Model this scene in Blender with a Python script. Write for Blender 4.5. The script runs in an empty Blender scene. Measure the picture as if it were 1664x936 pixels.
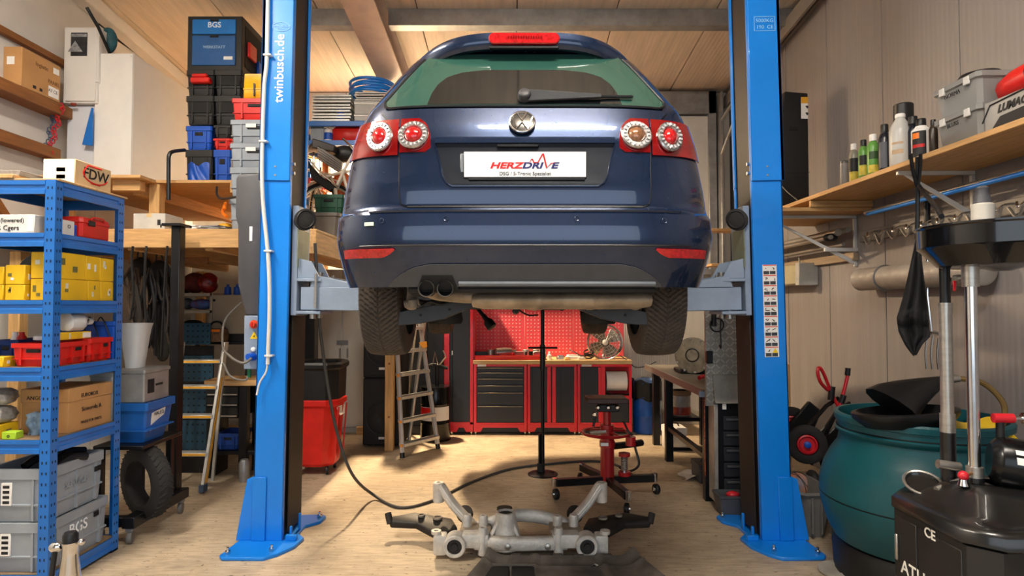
import bpy, bmesh, math, random
from math import sin, cos, pi, radians as R
from mathutils import Vector, Matrix
random.seed(11)
sc = bpy.context.scene
COL = sc.collection
# ------------------------------------------------------------------ camera
F = 1000.0                     # focal length in pixels of the 1664 px wide frame
H = 1.5                        # eye height
TH = math.atan(29 / F)         # slight upward pitch
cam = bpy.data.cameras.new('camera')
cam.sensor_width = 36.0
cam.lens = 36.0 * F / 1664
cam.clip_start = 0.05
camo = bpy.data.objects.new('camera', cam)
COL.objects.link(camo)
camo.location = (0, 0, H)
camo.rotation_euler = (pi / 2 + TH, 0, 0)
sc.camera = camo
# ------------------------------------------------------------------ view, world, lights
sc.view_settings.view_transform = 'Standard'
sc.view_settings.look = 'None'
sc.view_settings.gamma = 1.0
sc.view_settings.use_curve_mapping = False
sc.view_settings.exposure = 0.40
W = bpy.data.worlds.new('World')
sc.world = W
W.use_nodes = True
bg = W.node_tree.nodes['Background']
bg.inputs[0].default_value = (0.80, 0.90, 1.0, 1)      # bright overcast daylight
bg.inputs[1].default_value = 1.75


def area(name, loc, rot, sx, sy, power, col):
    l = bpy.data.lights.new(name, 'AREA')
    l.shape = 'RECTANGLE'
    l.size, l.size_y = sx, sy
    l.energy = power
    l.color = col
    o = bpy.data.objects.new(name, l)
    COL.objects.link(o)
    o.location, o.rotation_euler = loc, rot
    return o


# ceiling tube lamps (their housings are built with the ceiling); the last two are added fill
LAMPS = [  # x, y, z, length in x, length in y, watts, colour
    (-1.45, 7.20, 3.70, .14, .40, 410, (1.0, .75, .47)),
    (-2.60, 2.30, 4.40, .20, 1.50, 100, (1.0, .92, .80)),  # added fill lamp, out of view over the shelf
    (0.40, 1.20, 4.50, 1.50, .20, 70, (1.0, .94, .86)),  # added fill lamp, unseen above the camera
]
for i, (x, y, z, sx, sy, w, c) in enumerate(LAMPS):
    area('tube_or_fill_light', (x, y, z - .075), (0, 0, 0), sx * .9, sy * .95, w, c)


# daylight comes through the open roller door behind the camera; the portal only guides sampling of the sky
pt = area('door_portal', (0, -1.62, 1.75), (pi / 2, 0, 0), 4.4, 3.5, 1, (1, 1, 1))
pt.data.cycles.is_portal = True


# ------------------------------------------------------------------ pixel geometry helpers
def P(px, py, d):
    a, b = (px - 832) / F, (468 - py) / F
    dy, dz = cos(TH) - b * sin(TH), sin(TH) + b * cos(TH)
    k = d / dy
    return Vector((a * k, d, H + dz * k))


def X(px, d, py=497):
    return P(px, py, d).x


def Z(py, d):
    return P(832, py, d).z


def FL(px, py):
    a, b = (px - 832) / F, (468 - py) / F
    dy, dz = cos(TH) - b * sin(TH), sin(TH) + b * cos(TH)
    k = -H / dz
    return Vector((a * k, dy * k, 0))


# ------------------------------------------------------------------ materials
def lin(h):
    if not isinstance(h, str):
        return tuple(h)
    h = h.lstrip('#')
    r = []
    for i in (0, 2, 4):
        c = int(h[i:i + 2], 16) / 255
        r.append(c / 12.92 if c <= .04045 else ((c + .055) / 1.055) ** 2.4)
    return tuple(r)


MATS = {}


def mat(name, col, rough=.5, metal=0, var=.12, scale=6, bump=0.0, bscale=80, coat=0, trans=0,
        emit=0, stretch=(1, 1, 1), col2=None, ior=1.45, alpha=1, spec=.5, rvar=.1):
    """procedural material: noise-varied colour and roughness, optional relief"""
    if name in MATS:
        return MATS[name]
    m = bpy.data.materials.new(name)
    m.use_nodes = True
    t = m.node_tree
    N, L = t.nodes, t.links
    b = N['Principled BSDF']
    c = lin(col)
    tc = N.new('ShaderNodeTexCoord')
    mp = N.new('ShaderNodeMapping')
    mp.inputs['Scale'].default_value = stretch
    L.new(tc.outputs['Object'], mp.inputs[0])
    nz = N.new('ShaderNodeTexNoise')
    nz.inputs['Scale'].default_value = scale
    nz.inputs['Detail'].default_value = 5
    nz.inputs['Roughness'].default_value = .6
    L.new(mp.outputs[0], nz.inputs[0])
    rp = N.new('ShaderNodeValToRGB')
    rp.color_ramp.elements[0].position = .3
    rp.color_ramp.elements[1].position = .7
    lo = lin(col2) if col2 else tuple(x * (1 - var * 1.6) for x in c)
    hi = tuple(min(1, x * (1 + var)) for x in c)
    rp.color_ramp.elements[0].color = (*lo, 1)
    rp.color_ramp.elements[1].color = (*hi, 1)
    L.new(nz.outputs[0], rp.inputs[0])
    L.new(rp.outputs[0], b.inputs['Base Color'])
    if rvar and not trans:
        mr = N.new('ShaderNodeMapRange')
        mr.inputs[3].default_value = max(0, rough - rvar)
        mr.inputs[4].default_value = min(1, rough + rvar)
        L.new(nz.outputs[0], mr.inputs[0])
        L.new(mr.outputs[0], b.inputs['Roughness'])
    else:
        b.inputs['Roughness'].default_value = rough
    b.inputs['Metallic'].default_value = metal
    b.inputs['IOR'].default_value = ior
    b.inputs['Specular IOR Level'].default_value = spec
    b.inputs['Coat Weight'].default_value = coat
    b.inputs['Coat Roughness'].default_value = .04
    b.inputs['Transmission Weight'].default_value = trans
    b.inputs['Alpha'].default_value = alpha
    if emit:
        b.inputs['Emission Color'].default_value = (*c, 1)
        b.inputs['Emission Strength'].default_value = emit
    if bump:
        n2 = N.new('ShaderNodeTexNoise')
        n2.inputs['Scale'].default_value = bscale
        n2.inputs['Detail'].default_value = 4
        L.new(mp.outputs[0], n2.inputs[0])
        bp = N.new('ShaderNodeBump')
        bp.inputs['Strength'].default_value = bump
        bp.inputs['Distance'].default_value = .01
        L.new(n2.outputs[0], bp.inputs['Height'])
        L.new(bp.outputs[0], b.inputs['Normal'])
    MATS[name] = m
    return m


def wood(name, col, ax=(1, 14, 14), dark=.65):
    m = mat(name, col, .62, 0, .1, 3.5, .15, 30, stretch=ax, col2=tuple(x * dark for x in lin(col)))
    return m


BLUE = mat('lift_blue_paint', '#0B7DDE', .34, 0, .05, 2, coat=.25)
SHBLUE = mat('shelf_blue_paint', '#1668BC', .36, 0, .1, 5, coat=.2)
GREYBLUE = mat('grey_blue_paint', '#8A9AB0', .38, .1, .08, 6)
DKGREY = mat('dark_grey_plastic', '#4A4A4E', .5, 0, .08, 5)
BLACK = mat('black_plastic', '#141416', .42, 0, .25, 6)
BLACKM = mat('black_steel', '#17171A', .36, .3, .25, 5)
RUBBER = mat('rubber', '#232120', .8, 0, .2, 12, .2, 60)
CHROME = mat('chrome', '#D8D8D8', .16, 1, .06, 10, rvar=.06)
STEEL = mat('brushed_steel', '#B2ADA5', .34, .8, .12, 6, stretch=(1, 1, 8))
ALU = mat('aluminium', '#C9C8C4', .38, .55, .1, 6, stretch=(6, 6, 1))
CASTALU = mat('cast_aluminium', '#D6D0C6', .55, .35, .2, 9, .35, 70)
WHITE = mat('white_paint', '#D9D6D1', .45, 0, .04, 3)
PAPER = mat('white_paper', '#E8E6E2', .6, 0, .05, 5)
RED = mat('red_plastic', '#CE1F17', .38, 0, .12, 5)
REDP = mat('red_paint', '#C9202C', .35, 0, .1, 5, coat=.2)
YEL = mat('yellow_carton', '#E6B81B', .55, 0, .1, 5)
GREYC = mat('grey_crate_plastic', '#8F969E', .48, 0, .08, 6)
CRBLUE = mat('blue_crate_plastic', '#0F4FB6', .42, 0, .1, 5)
CARD = mat('cardboard', '#B98A57', .75, 0, .1, 4, .1, 60)
PINE = wood('pine_wood_x', '#CFA26B')
PINEY = wood('pine_wood_y', '#CFA26B', (14, 1, 14))
PINEZ = wood('pine_wood_z', '#D2A66C', (14, 14, 1))
BROWNW = wood('brown_batten_wood', '#8E5A2C', (14, 1, 14))
INK = mat('black_ink', '#1B1B1D', .6, 0, .1)
REDINK = mat('red_ink', '#D81414', .5, 0, .05)
NAVYINK = mat('navy_ink', '#1F2568', .5, 0, .05)
WINK = mat('white_ink', '#E9EEF2', .5, 0, .04)
CLEAR = mat('clear_plastic', '#DDE3E6', .18, 0, .03, trans=.85, ior=1.2)
ORANGE = mat('orange_plastic', '#F07A12', .4, 0, .1)
GREEN = mat('green_label', '#6FAE3C', .5, 0, .12)


# ------------------------------------------------------------------ mesh builder
class MB:
    def __init__(s):
        s.v, s.f = [], []

    def add(s, vs, fs):
        n = len(s.v)
        s.v += [Vector(p) for p in vs]
        s.f += [tuple(i + n for i in q) for q in fs]
        return s

    def bx(s, x0, x1, y0, y1, z0, z1, M=None):
        vs = [Vector((x, y, z)) for z in (z0, z1) for y in (y0, y1) for x in (x0, x1)]
        if M:
            vs = [M @ p for p in vs]
        return s.add(vs, [(0, 2, 3, 1), (4, 5, 7, 6), (0, 1, 5, 4), (2, 6, 7, 3), (0, 4, 6, 2), (1, 3, 7, 5)])

    def box(s, c, d, M=None):
        return s.bx(c[0] - d[0] / 2, c[0] + d[0] / 2, c[1] - d[1] / 2, c[1] + d[1] / 2, c[2] - d[2] / 2, c[2] + d[2] / 2, M)

    def pbox(s, x0, x1, y0, y1, d, dep):
        a, b = P(x0, y1, d), P(x1, y0, d)
        return s.bx(a.x, b.x, d, d + dep, a.z, b.z)

    def prism(s, poly, ext):
        n = len(poly)
        e = Vector(ext)
        a = [Vector(p) for p in poly]
        return s.add(a + [p + e for p in a], [tuple(range(n))[::-1], tuple(range(n, 2 * n))] +
                     [(i, (i + 1) % n, n + (i + 1) % n, n + i) for i in range(n)])

    def lathe(s, prof, n=24, o=(0, 0, 0), M=None, ax=None, sx=1, sy=1, cap=True):
        """prof = [(r, h)...] about the local z axis"""
        o = Vector(o)
        if ax is not None:
            M = Vector((0, 0, 1)).rotation_difference(Vector(ax).normalized()).to_matrix()
        vs, fs = [], []
        for r, h in prof:
            for k in range(n):
                p = Vector((r * cos(2 * pi * k / n) * sx, r * sin(2 * pi * k / n) * sy, h))
                vs.append(o + (M @ p if M is not None else p))
        for i in range(len(prof) - 1):
            for k in range(n):
                a, b = i * n + k, i * n + (k + 1) % n
                fs.append((a, b, b + n, a + n))
        if cap:
            if prof[0][0] > 1e-4:
                fs.append(tuple(range(n))[::-1])
            if prof[-1][0] > 1e-4:
                fs.append(tuple(range((len(prof) - 1) * n, len(prof) * n)))
        return s.add(vs, fs)

    def cyl(s, p0, p1, r, r1=None, n=14):
        p0, p1 = Vector(p0), Vector(p1)
        return s.lathe([(r, 0), (r if r1 is None else r1, (p1 - p0).length)], n, p0, ax=p1 - p0)

    def tube(s, pts, r, n=8, closed=False):
        pts = [Vector(p) for p in pts]
        m = len(pts)
        T = [(pts[(i + 1) % m if closed else min(i + 1, m - 1)] - pts[(i - 1) % m if closed else max(i - 1, 0)]).normalized() for i in range(m)]
        u = T[0].orthogonal().normalized()
        vs, fs = [], []
        for i in range(m):
            u = (u - T[i] * u.dot(T[i])).normalized()
            w = T[i].cross(u)
            rr = r[i] if isinstance(r, (list, tuple)) else r
            for k in range(n):
                a = 2 * pi * k / n
                vs.append(pts[i] + u * cos(a) * rr + w * sin(a) * rr)
        for i in range(m if closed else m - 1):
            j = (i + 1) % m
            for k in range(n):
                fs.append((i * n + k, i * n + (k + 1) % n, j * n + (k + 1) % n, j * n + k))
        if not closed:
            fs += [tuple(range(n))[::-1], tuple(range((m - 1) * n, m * n))]
        return s.add(vs, fs)

    def torus(s, c, R0, r, ax=(0, 0, 1), n=28, m=8, sx=1, sy=1):
        M = Vector((0, 0, 1)).rotation_difference(Vector(ax).normalized()).to_matrix()
        return s.tube([Vector(c) + M @ Vector((cos(2 * pi * k / n) * R0 * sx, sin(2 * pi * k / n) * R0 * sy, 0)) for k in range(n)], r, m, True)

    def sphere(s, c, r, n=16, m=10, sc_=(1, 1, 1)):
        vs, fs = [], []
        for i in range(1, m):
            for k in range(n):
                a, b = pi * i / m, 2 * pi * k / n
                vs.append(Vector(c) + Vector((sin(a) * cos(b) * sc_[0], sin(a) * sin(b) * sc_[1], cos(a) * sc_[2])) * r)
        vs += [Vector(c) + Vector((0, 0, r * sc_[2])), Vector(c) - Vector((0, 0, r * sc_[2]))]
        for i in range(m - 2):
            for k in range(n):
                a, b = i * n + k, i * n + (k + 1) % n
                fs.append((a, b, b + n, a + n))
        t = len(vs) - 2
        for k in range(n):
            fs.append((t, (k + 1) % n, k))
            fs.append((t + 1, (m - 2) * n + k, (m - 2) * n + (k + 1) % n))
        return s.add(vs, fs)

    def grid(s, fn, nu, nv, closed_u=False):
        vs = [fn(i / nu, j / nv) for j in range(nv + 1) for i in range(nu if closed_u else nu + 1)]
        k = nu if closed_u else nu + 1
        fs = []
        for j in range(nv):
            for i in range(nu):
                a, b = j * k + i, j * k + (i + 1) % k
                fs.append((a, b, b + k, a + k))
        return s.add(vs, fs)

    def text(s, body, size, M, ext=.0008, shear=0, align='CENTER', bold=0):
        cu = bpy.data.curves.new('t', 'FONT')
        cu.body, cu.size, cu.extrude, cu.shear = body, size, ext, shear
        cu.align_x, cu.align_y = align, 'CENTER'
        cu.offset = bold
        cu.resolution_u = 3
        o = bpy.data.objects.new('t', cu)
        me = o.to_mesh()
        s.add([M @ v.co for v in me.vertices], [tuple(p.vertices) for p in me.polygons])
        o.to_mesh_clear()
        bpy.data.objects.remove(o)
        bpy.data.curves.remove(cu)
        return s

    def mesh(s, name, m, bev=0, thick=0, ang=38, seg=1, fix=True):
        me = bpy.data.meshes.new(name)
        me.from_pydata([tuple(p) for p in s.v], [], s.f)
        bm = bmesh.new()
        bm.from_mesh(me)
        if fix:
            bmesh.ops.recalc_face_normals(bm, faces=bm.faces)
        if thick:
            bmesh.ops.solidify(bm, geom=bm.faces[:], thickness=thick)
        if bev:
            es = [e for e in bm.edges if len(e.link_faces) == 2 and e.calc_face_angle(0) > .6]
            bmesh.ops.bevel(bm, geom=es, offset=bev, offset_type='OFFSET', segments=seg, profile=.5, affect='EDGES', clamp_overlap=True)
        bm.to_mesh(me)
        bm.free()
        me.shade_smooth()
        me.set_sharp_from_angle(angle=R(ang))
        if m:
            me.materials.append(m)
        return me

    def build(s, name, m, parent=None, bev=0, thick=0, ang=38, seg=1, fix=True):
        xs, ys, zs = zip(*[tuple(p) for p in s.v])
        c = Vector(((min(xs) + max(xs)) / 2, (min(ys) + max(ys)) / 2, min(zs)))
        s.v = [p - c for p in s.v]
        o = bpy.data.objects.new(name, s.mesh(name, m, bev, thick, ang, seg, fix))
        COL.objects.link(o)
        ORG[o] = c
        o.location = c - (ORG[parent] if parent else Vector())
        if parent:
            o.parent = parent
        return o


ORG = {}


def tag(o, label, cat, group=None, kind=None):
    if label:
        o['label'] = label
    if cat:
        o['category'] = cat
    if group:
        o['group'] = group
    if kind:
        o['kind'] = kind
    return o


def thing(name, label, cat, loc=(0, 0, 0), rz=0, group=None, local=False):
    o = bpy.data.objects.new(name, None)
    COL.objects.link(o)
    o.empty_display_size = .1
    o.location = loc
    o.rotation_euler = (0, 0, rz)
    ORG[o] = Vector() if local else Vector(loc)
    return tag(o, label, cat, group)


def struct(o):
    o['kind'] = 'structure'
    return o


def inst(o, parent, loc):
    """another object sharing o's mesh, same parent, at a build-frame position"""
    c = o.copy()
    COL.objects.link(c)
    c.parent = parent
    c.location = Vector(loc) - ORG[parent]
    ORG[c] = Vector(loc)
    return c


def dup(root, loc, rz, label, group=None):
    def rec(o, par):
        c = o.copy()
        COL.objects.link(c)
        c.parent = par
        for ch in o.children:
            rec(ch, c)
        return c
    r = rec(root, None)
    r.location = loc
    r.rotation_euler = (0, 0, rz)
    r['label'] = label
    if group:
        r['group'] = group
    return r


def smooth(pts, k=6):
    """Catmull-Rom through pts"""
    pts = [Vector(p) for p in pts]
    q = [pts[0] * 2 - pts[1]] + pts + [pts[-1] * 2 - pts[-2]]
    out = []
    for i in range(1, len(q) - 2):
        for j in range(k):
            t = j / k
            a, b, c, d = q[i - 1:i + 3]
            out.append(.5 * ((2 * b) + (c - a) * t + (2 * a - 5 * b + 4 * c - d) * t * t + (3 * b - a - 3 * c + d) * t ** 3))
    return out + [pts[-1]]


def interp(tab, x):
    if x <= tab[0][0]:
        return tab[0][1]
    for (a, b), (c, d) in zip(tab, tab[1:]):
        if x <= c:
            return b + (d - b) * (x - a) / (c - a)
    return tab[-1][1]


def face_cam(p, extra=0, tilt=0):
    """matrix for text standing upright, facing -y"""
    return Matrix.Translation(p) @ Matrix.Rotation(tilt, 4, 'Z') @ Matrix.Rotation(pi / 2, 4, 'X') @ Matrix.Rotation(extra, 4, 'Z')


def face_px(p):
    """matrix for upright text on a face looking along +x (reads left to right going +y)"""
    return Matrix.Translation(p) @ Matrix.Rotation(pi / 2, 4, 'Z') @ Matrix.Rotation(pi / 2, 4, 'X')
# ================================================================== THE ROOM
XL, XR, YB, Y0 = -4.10, 2.85, 7.85, -1.6
def zc(y):
    return 4.25 + (YB - y) * .095


def floor_mat():
    m = bpy.data.materials.new('screed_floor')
    m.use_nodes = True
    t = m.node_tree
    N, L = t.nodes, t.links
    b = N['Principled BSDF']
    tc = N.new('ShaderNodeTexCoord')
    def noise(scale, detail, st=(1, 1, 1), rough=.6):
        mp = N.new('ShaderNodeMapping')
        mp.inputs['Scale'].default_value = st
        L.new(tc.outputs['Object'], mp.inputs[0])
        n = N.new('ShaderNodeTexNoise')
        n.inputs['Scale'].default_value = scale
        n.inputs['Detail'].default_value = detail
        n.inputs['Roughness'].default_value = rough
        L.new(mp.outputs[0], n.inputs[0])
        return n
    def ramp(n, p0, c0, p1, c1):
        r = N.new('ShaderNodeValToRGB')
        r.color_ramp.elements[0].position, r.color_ramp.elements[1].position = p0, p1
        r.color_ramp.elements[0].color, r.color_ramp.elements[1].color = (*c0, 1), (*c1, 1)
        L.new(n.outputs[0], r.inputs[0])
        return r
    def mul(a, bb, f=1):
        x = N.new('ShaderNodeMix')
        x.data_type = 'RGBA'
        x.blend_type = 'MULTIPLY'
        x.inputs[0].default_value = f
        L.new(a.outputs[0] if a.bl_idname != 'ShaderNodeMix' else a.outputs[2], x.inputs[6])
        L.new(bb.outputs[0], x.inputs[7])
        return x
    base = ramp(noise(1.1, 6), .32, lin('#B09E85'), .7, lin('#CDBA9E'))
    brush = ramp(noise(15, 4, (.45, 3.6, 1), .65), .38, (.66, .64, .61), .60, (1, 1, 1))
    spots = ramp(noise(22, 3, (1, 1.6, 1), .7), .315, (.22, .19, .16), .36, (1, 1, 1))
    dirt = ramp(noise(3.2, 7), .36, (.70, .68, .66), .55, (1, 1, 1))
    x = mul(mul(mul(base, brush, .75), spots, .9), dirt, .7)
    L.new(x.outputs[2], b.inputs['Base Color'])
    b.inputs['Roughness'].default_value = .62
    bp = N.new('ShaderNodeBump')
    bp.inputs['Strength'].default_value = .6
    bp.inputs['Distance'].default_value = .006
    L.new(noise(20, 4, (.5, 3.4, 1)).outputs[0], bp.inputs['Height'])
    L.new(bp.outputs[0], b.inputs['Normal'])
    return m


o = MB().bx(XL - .2, XR + .2, Y0, YB + .2, -.15, 0).build('floor', floor_mat())
struct(o)
o = MB().bx(-14, 14, -16, Y0 - .005, -.2, -.03).build('forecourt', mat('forecourt_asphalt', '#6E6C69', .85, 0, .15, 5, .3, 120))
struct(o)


def panel_mat(name, col, axis, var=.06):
    """coated sandwich-panel steel with fine ribs and streaks along the panel"""
    m = mat(name, col, .5, 0, var, 1.5, 0, stretch=(9, 9, .5) if axis != 'y' else (9, .5, 9))
    t = m.node_tree
    N, L = t.nodes, t.links
    tc = N.new('ShaderNodeTexCoord')
    w = N.new('ShaderNodeTexWave')
    w.wave_type = 'BANDS'
    w.bands_direction = 'X' if axis == 'y' else 'Y'
    w.wave_profile = 'TRI'
    w.inputs['Scale'].default_value = 7.0
    L.new(tc.outputs['Object'], w.inputs[0])
    bp = N.new('ShaderNodeBump')
    bp.inputs['Strength'].default_value = .25
    bp.inputs['Distance'].default_value = .004
    L.new(w.outputs['Fac'], bp.inputs['Height'])
    L.new(bp.outputs[0], N['Principled BSDF'].inputs['Normal'])
    return m


WALLR = panel_mat('wall_panel_grey', '#8B8583', 'z')
WALLL = mat('wall_left_white', '#CFCBC5', .6, 0, .06, 2)
WALLB = mat('wall_back_panel', '#C4C0B8', .55, 0, .05, 2, stretch=(8, 8, .5))
CEIL = panel_mat('ceiling_panel_sheet', '#DDCDB9', 'y', .1)
JOINT = mat('panel_joint', '#3A3734', .8, 0, .1)
STEELG = mat('galvanised_steel', '#9B9B9B', .42, .6, .15, 8)

wr = struct(MB().bx(XR, XR + .15, Y0, YB + .15, 0, 5.3).build('wall_right', JOINT))
ys = [Y0 + .01, -.26, .56, 1.38, 2.20, 3.02, 3.85, 4.66, 5.48, 6.30, 7.10, YB]
for a, b in zip(ys, ys[1:]):
    MB().bx(XR - .018, XR, a + .004, b - .004, 0, zc(b) - .01).build('panel', WALLR, wr, .003)
wl = struct(MB().bx(XL - .15, XL, Y0, YB + .15, 0, 5.3).build('wall_left', JOINT))
for a, b in zip([Y0, .3, 2.2, 4.1, 6.0], [.3, 2.2, 4.1, 6.0, YB]):
    MB().bx(XL, XL + .018, a + .004, b - .004, 0, zc(b) - .01).build('panel', WALLL, wl, .003)
wb = struct(MB().bx(XL - .15, XR + .15, YB, YB + .15, 0, 4.6).build('wall_back', JOINT))
k = XL
while k < XR - .1:
    e = min(k + .985, XR)
    MB().bx(k + .004, e - .004, YB - .018, YB, 0, 4.24).build('panel', WALLB, wb, .003)
    k = e
# ribbed sheet right of the bench
rib = MB()
xa, xb, n = X(1010, YB), X(1085, YB), 26
pts = []
for i in range(n * 4):
    f = (i % 4)
    pts.append((xa + (xb - xa) * i / (n * 4 - 1), YB - .02 - (.014 if f in (1, 2) else 0)))
rib.add([Vector((x, y, z)) for z in (0.02, 2.1) for x, y in pts], [(i, i + 1, i + 1 + len(pts), i + len(pts)) for i in range(len(pts) - 1)])
rib.build('ribbed_sheet', mat('ribbed_sheet_white', '#D6D2CA', .5, 0, .05), wb, thick=-.003)
ce = struct(MB().prism([(XL - .15, Y0, zc(Y0) + .03), (XL - .15, YB + .15, zc(YB + .15) + .03), (XL - .15, YB + .15, zc(YB) + .2), (XL - .15, Y0, zc(Y0) + .2)], (XR - XL + .3, 0, 0)).build('ceiling', JOINT))
k = .05 - .985 * 5
while k < XR:
    a, b = max(k, XL), min(k + .985, XR)
    if b - a > .05:
        MB().prism([(a + .005, Y0, zc(Y0)), (a + .005, YB, zc(YB)), (a + .005, YB, zc(YB) + .03), (a + .005, Y0, zc(Y0) + .03)], (b - a - .01, 0, 0)).build('panel', CEIL, ce, .004)
    k += .985

# front wall with the open roller door behind the camera
fw = MB()
fw.prism([(XL - .15, Y0 - .12, 0), (-2.2, Y0 - .12, 0), (-2.2, Y0 - .12, 3.5), (2.2, Y0 - .12, 3.5), (2.2, Y0 - .12, 0), (XR + .15, Y0 - .12, 0), (XR + .15, Y0 - .12, 5.4), (XL - .15, Y0 - .12, 5.4)], (0, .12, 0))
struct(fw.build('wall_front', WALLR))
# roof steel: longitudinal rafter, cross purlin, eaves angle, back portal
RAFT = mat('primed_rafter_steel', '#B3A199', .5, .1, .1, 5)
xr = -1.47 * .9375
raf = MB()
def slant(mb, x0, x1, y0, y1, dz0, dz1):
    mb.prism([(x0, y0, zc(y0) + dz0), (x0, y1, zc(y1) + dz0), (x0, y1, zc(y1) + dz1), (x0, y0, zc(y0) + dz1)], (x1 - x0, 0, 0))
slant(raf, xr - .15, xr + .15, Y0, YB - .02, -.27, -.25)
slant(raf, xr - .012, xr + .012, Y0, YB - .02, -.25, -.02)
slant(raf, xr - .15, xr + .15, Y0, YB - .02, -.02, -.001)
struct(raf.build('trim_1', RAFT))
pur = MB()
yp = 5.98
zt = zc(yp) - .002
pur.prism([(0, yp, zt - .15), (0, yp + .012, zt - .15), (0, yp + .012, zt), (0, yp, zt)], (XR, 0, 0))
pur.prism([(0, yp, zt - .165), (0, yp + .13, zt - .165), (0, yp + .13, zt - .15), (0, yp, zt - .15)], (XR, 0, 0))
pur.v = [Vector((p.x * (XR - .0 - (xr + .16)) / XR + xr + .16, p.y, p.z)) for p in pur.v]
struct(pur.build('trim_2', STEELG))
pur = MB()
pur.bx(-2.15, xr - .16, yp, yp + .012, zt - .15, zt).bx(-2.15, xr - .16, yp, yp + .13, zt - .165, zt - .15)
struct(pur.build('trim_3', STEELG))
ea = MB()
for dz, w in ((-.10, .10), (-.18, .03)):
    slant(ea, XR - .018 - w, XR - .018, Y0, YB - .02, dz, dz + .03)
struct(ea.build('trim_4', mat('eaves_angle', '#8C857D', .5, .2, .1)))
struct(MB().prism([(XR - .16, Y0, zc(Y0) - .25), (XR - .16, YB - .1, zc(YB) - .25), (XR - .16, YB - .1, zc(YB) - .10), (XR - .16, Y0, zc(Y0) - .10)], (.025, 0, 0)).build('trim_5', MATS['eaves_angle']))
el = MB()
slant(el, XL + .018, XL + .16, Y0, YB - .02, -.14, -.005)
struct(el.build('trim_6', WHITE, None, .01))
# grey portal frame at the back right
pf = MB()
pf.bx(X(1040, 7.75), X(1166, 7.75), 7.72, 7.83, Z(186, 7.75), Z(149, 7.75))
pf.bx(X(1153, 7.75), X(1166, 7.75), 7.72, 7.83, 0, Z(149, 7.75))
pf.bx(X(1168, 7.75), X(1172, 7.75), 7.60, 7.83, 0, Z(155, 7.75))
struct(pf.build('trim_7', STEELG, None, .006))
dl = struct(MB().bx(X(1085, 7.8), X(1152, 7.8), 7.76, 7.82, Z(432, 7.8), Z(190, 7.8)).build('door_1', mat('roller_door_white', '#D5D1C8', .5, 0, .05), None, .006))
struct(MB().bx(X(1085, 7.8), X(1153, 7.8), 7.70, 7.76, Z(447, 7.8), Z(438, 7.8)).build('trim_8', STEELG, None, .004))

# wooden battens on the left wall
def batten(z, h, y0, y1, name, dx=.12):
    return struct(MB().bx(XL + .018, XL + .018 + dx, y0, y1, z, z + h).build(name, BROWNW, None, .006))
batten(3.16, .10, 3.6, 5.45, 'trim_9', .16)
batten(2.78, .10, 3.6, 5.40, 'trim_10', .10)
batten(3.66, .06, 3.6, 5.60, 'trim_11', .05)
struct(MB().prism([(XL + .02, 4.3, 2.80), (XL + .02, 4.4, 2.80), (XL + .02, 4.95, 2.2), (XL + .02, 4.85, 2.2)], (.06, 0, 0)).build('trim_12', BROWNW, None, .005))

# lamp housings, also for the added fill lamps
HOUS = mat('lamp_housing', '#E4E2DD', .4, 0, .03)
TUBES = [mat('lamp_tube_warm', (1, .8, .56), .4, 0, 0, emit=35), mat('fill_lamp_tube', (1, .9, .75), .4, 0, 0, emit=120)]  # the brighter tubes belong to the added fill lamps
for i, (x, y, z, sx, sy, w, c) in enumerate(LAMPS):
    t = thing('ceiling_or_fill_lamp', ['white tube lamp under the roof behind the blue car', 'added white fill lamp under the roof above the blue shelf', 'added white fill lamp under the roof above the camera'][i], 'lamp', (x, y, z))
    lx = sx > sy
    hx, hy = (sx / 2, .03) if lx else (.03, sy / 2)
    MB().bx(x - hx, x + hx, y - hy, y + hy, z, z + .05).build('housing', HOUS, t, .006)
    for s in (-1, 1):
        a = Vector((x - sx * .47, y + s * .065, z - .03)) if lx else Vector((x + s * .065, y - sy * .47, z - .03))
        b = Vector((x + sx * .47, y + s * .065, z - .03)) if lx else Vector((x + s * .065, y + sy * .47, z - .03))
        MB().cyl(a, b, .014, n=10).build('tube', TUBES[min(i, 1)], t)
    rod = MB()
    for s in (-.35, .35):
        yy = y if lx else y + s * sy
        xx = x + s * sx if lx else x
        rod.cyl((xx, yy, z + .04), (xx, yy, zc(yy) - .001), .006, n=6)
    rod.build('hanger', STEELG, t)
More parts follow.
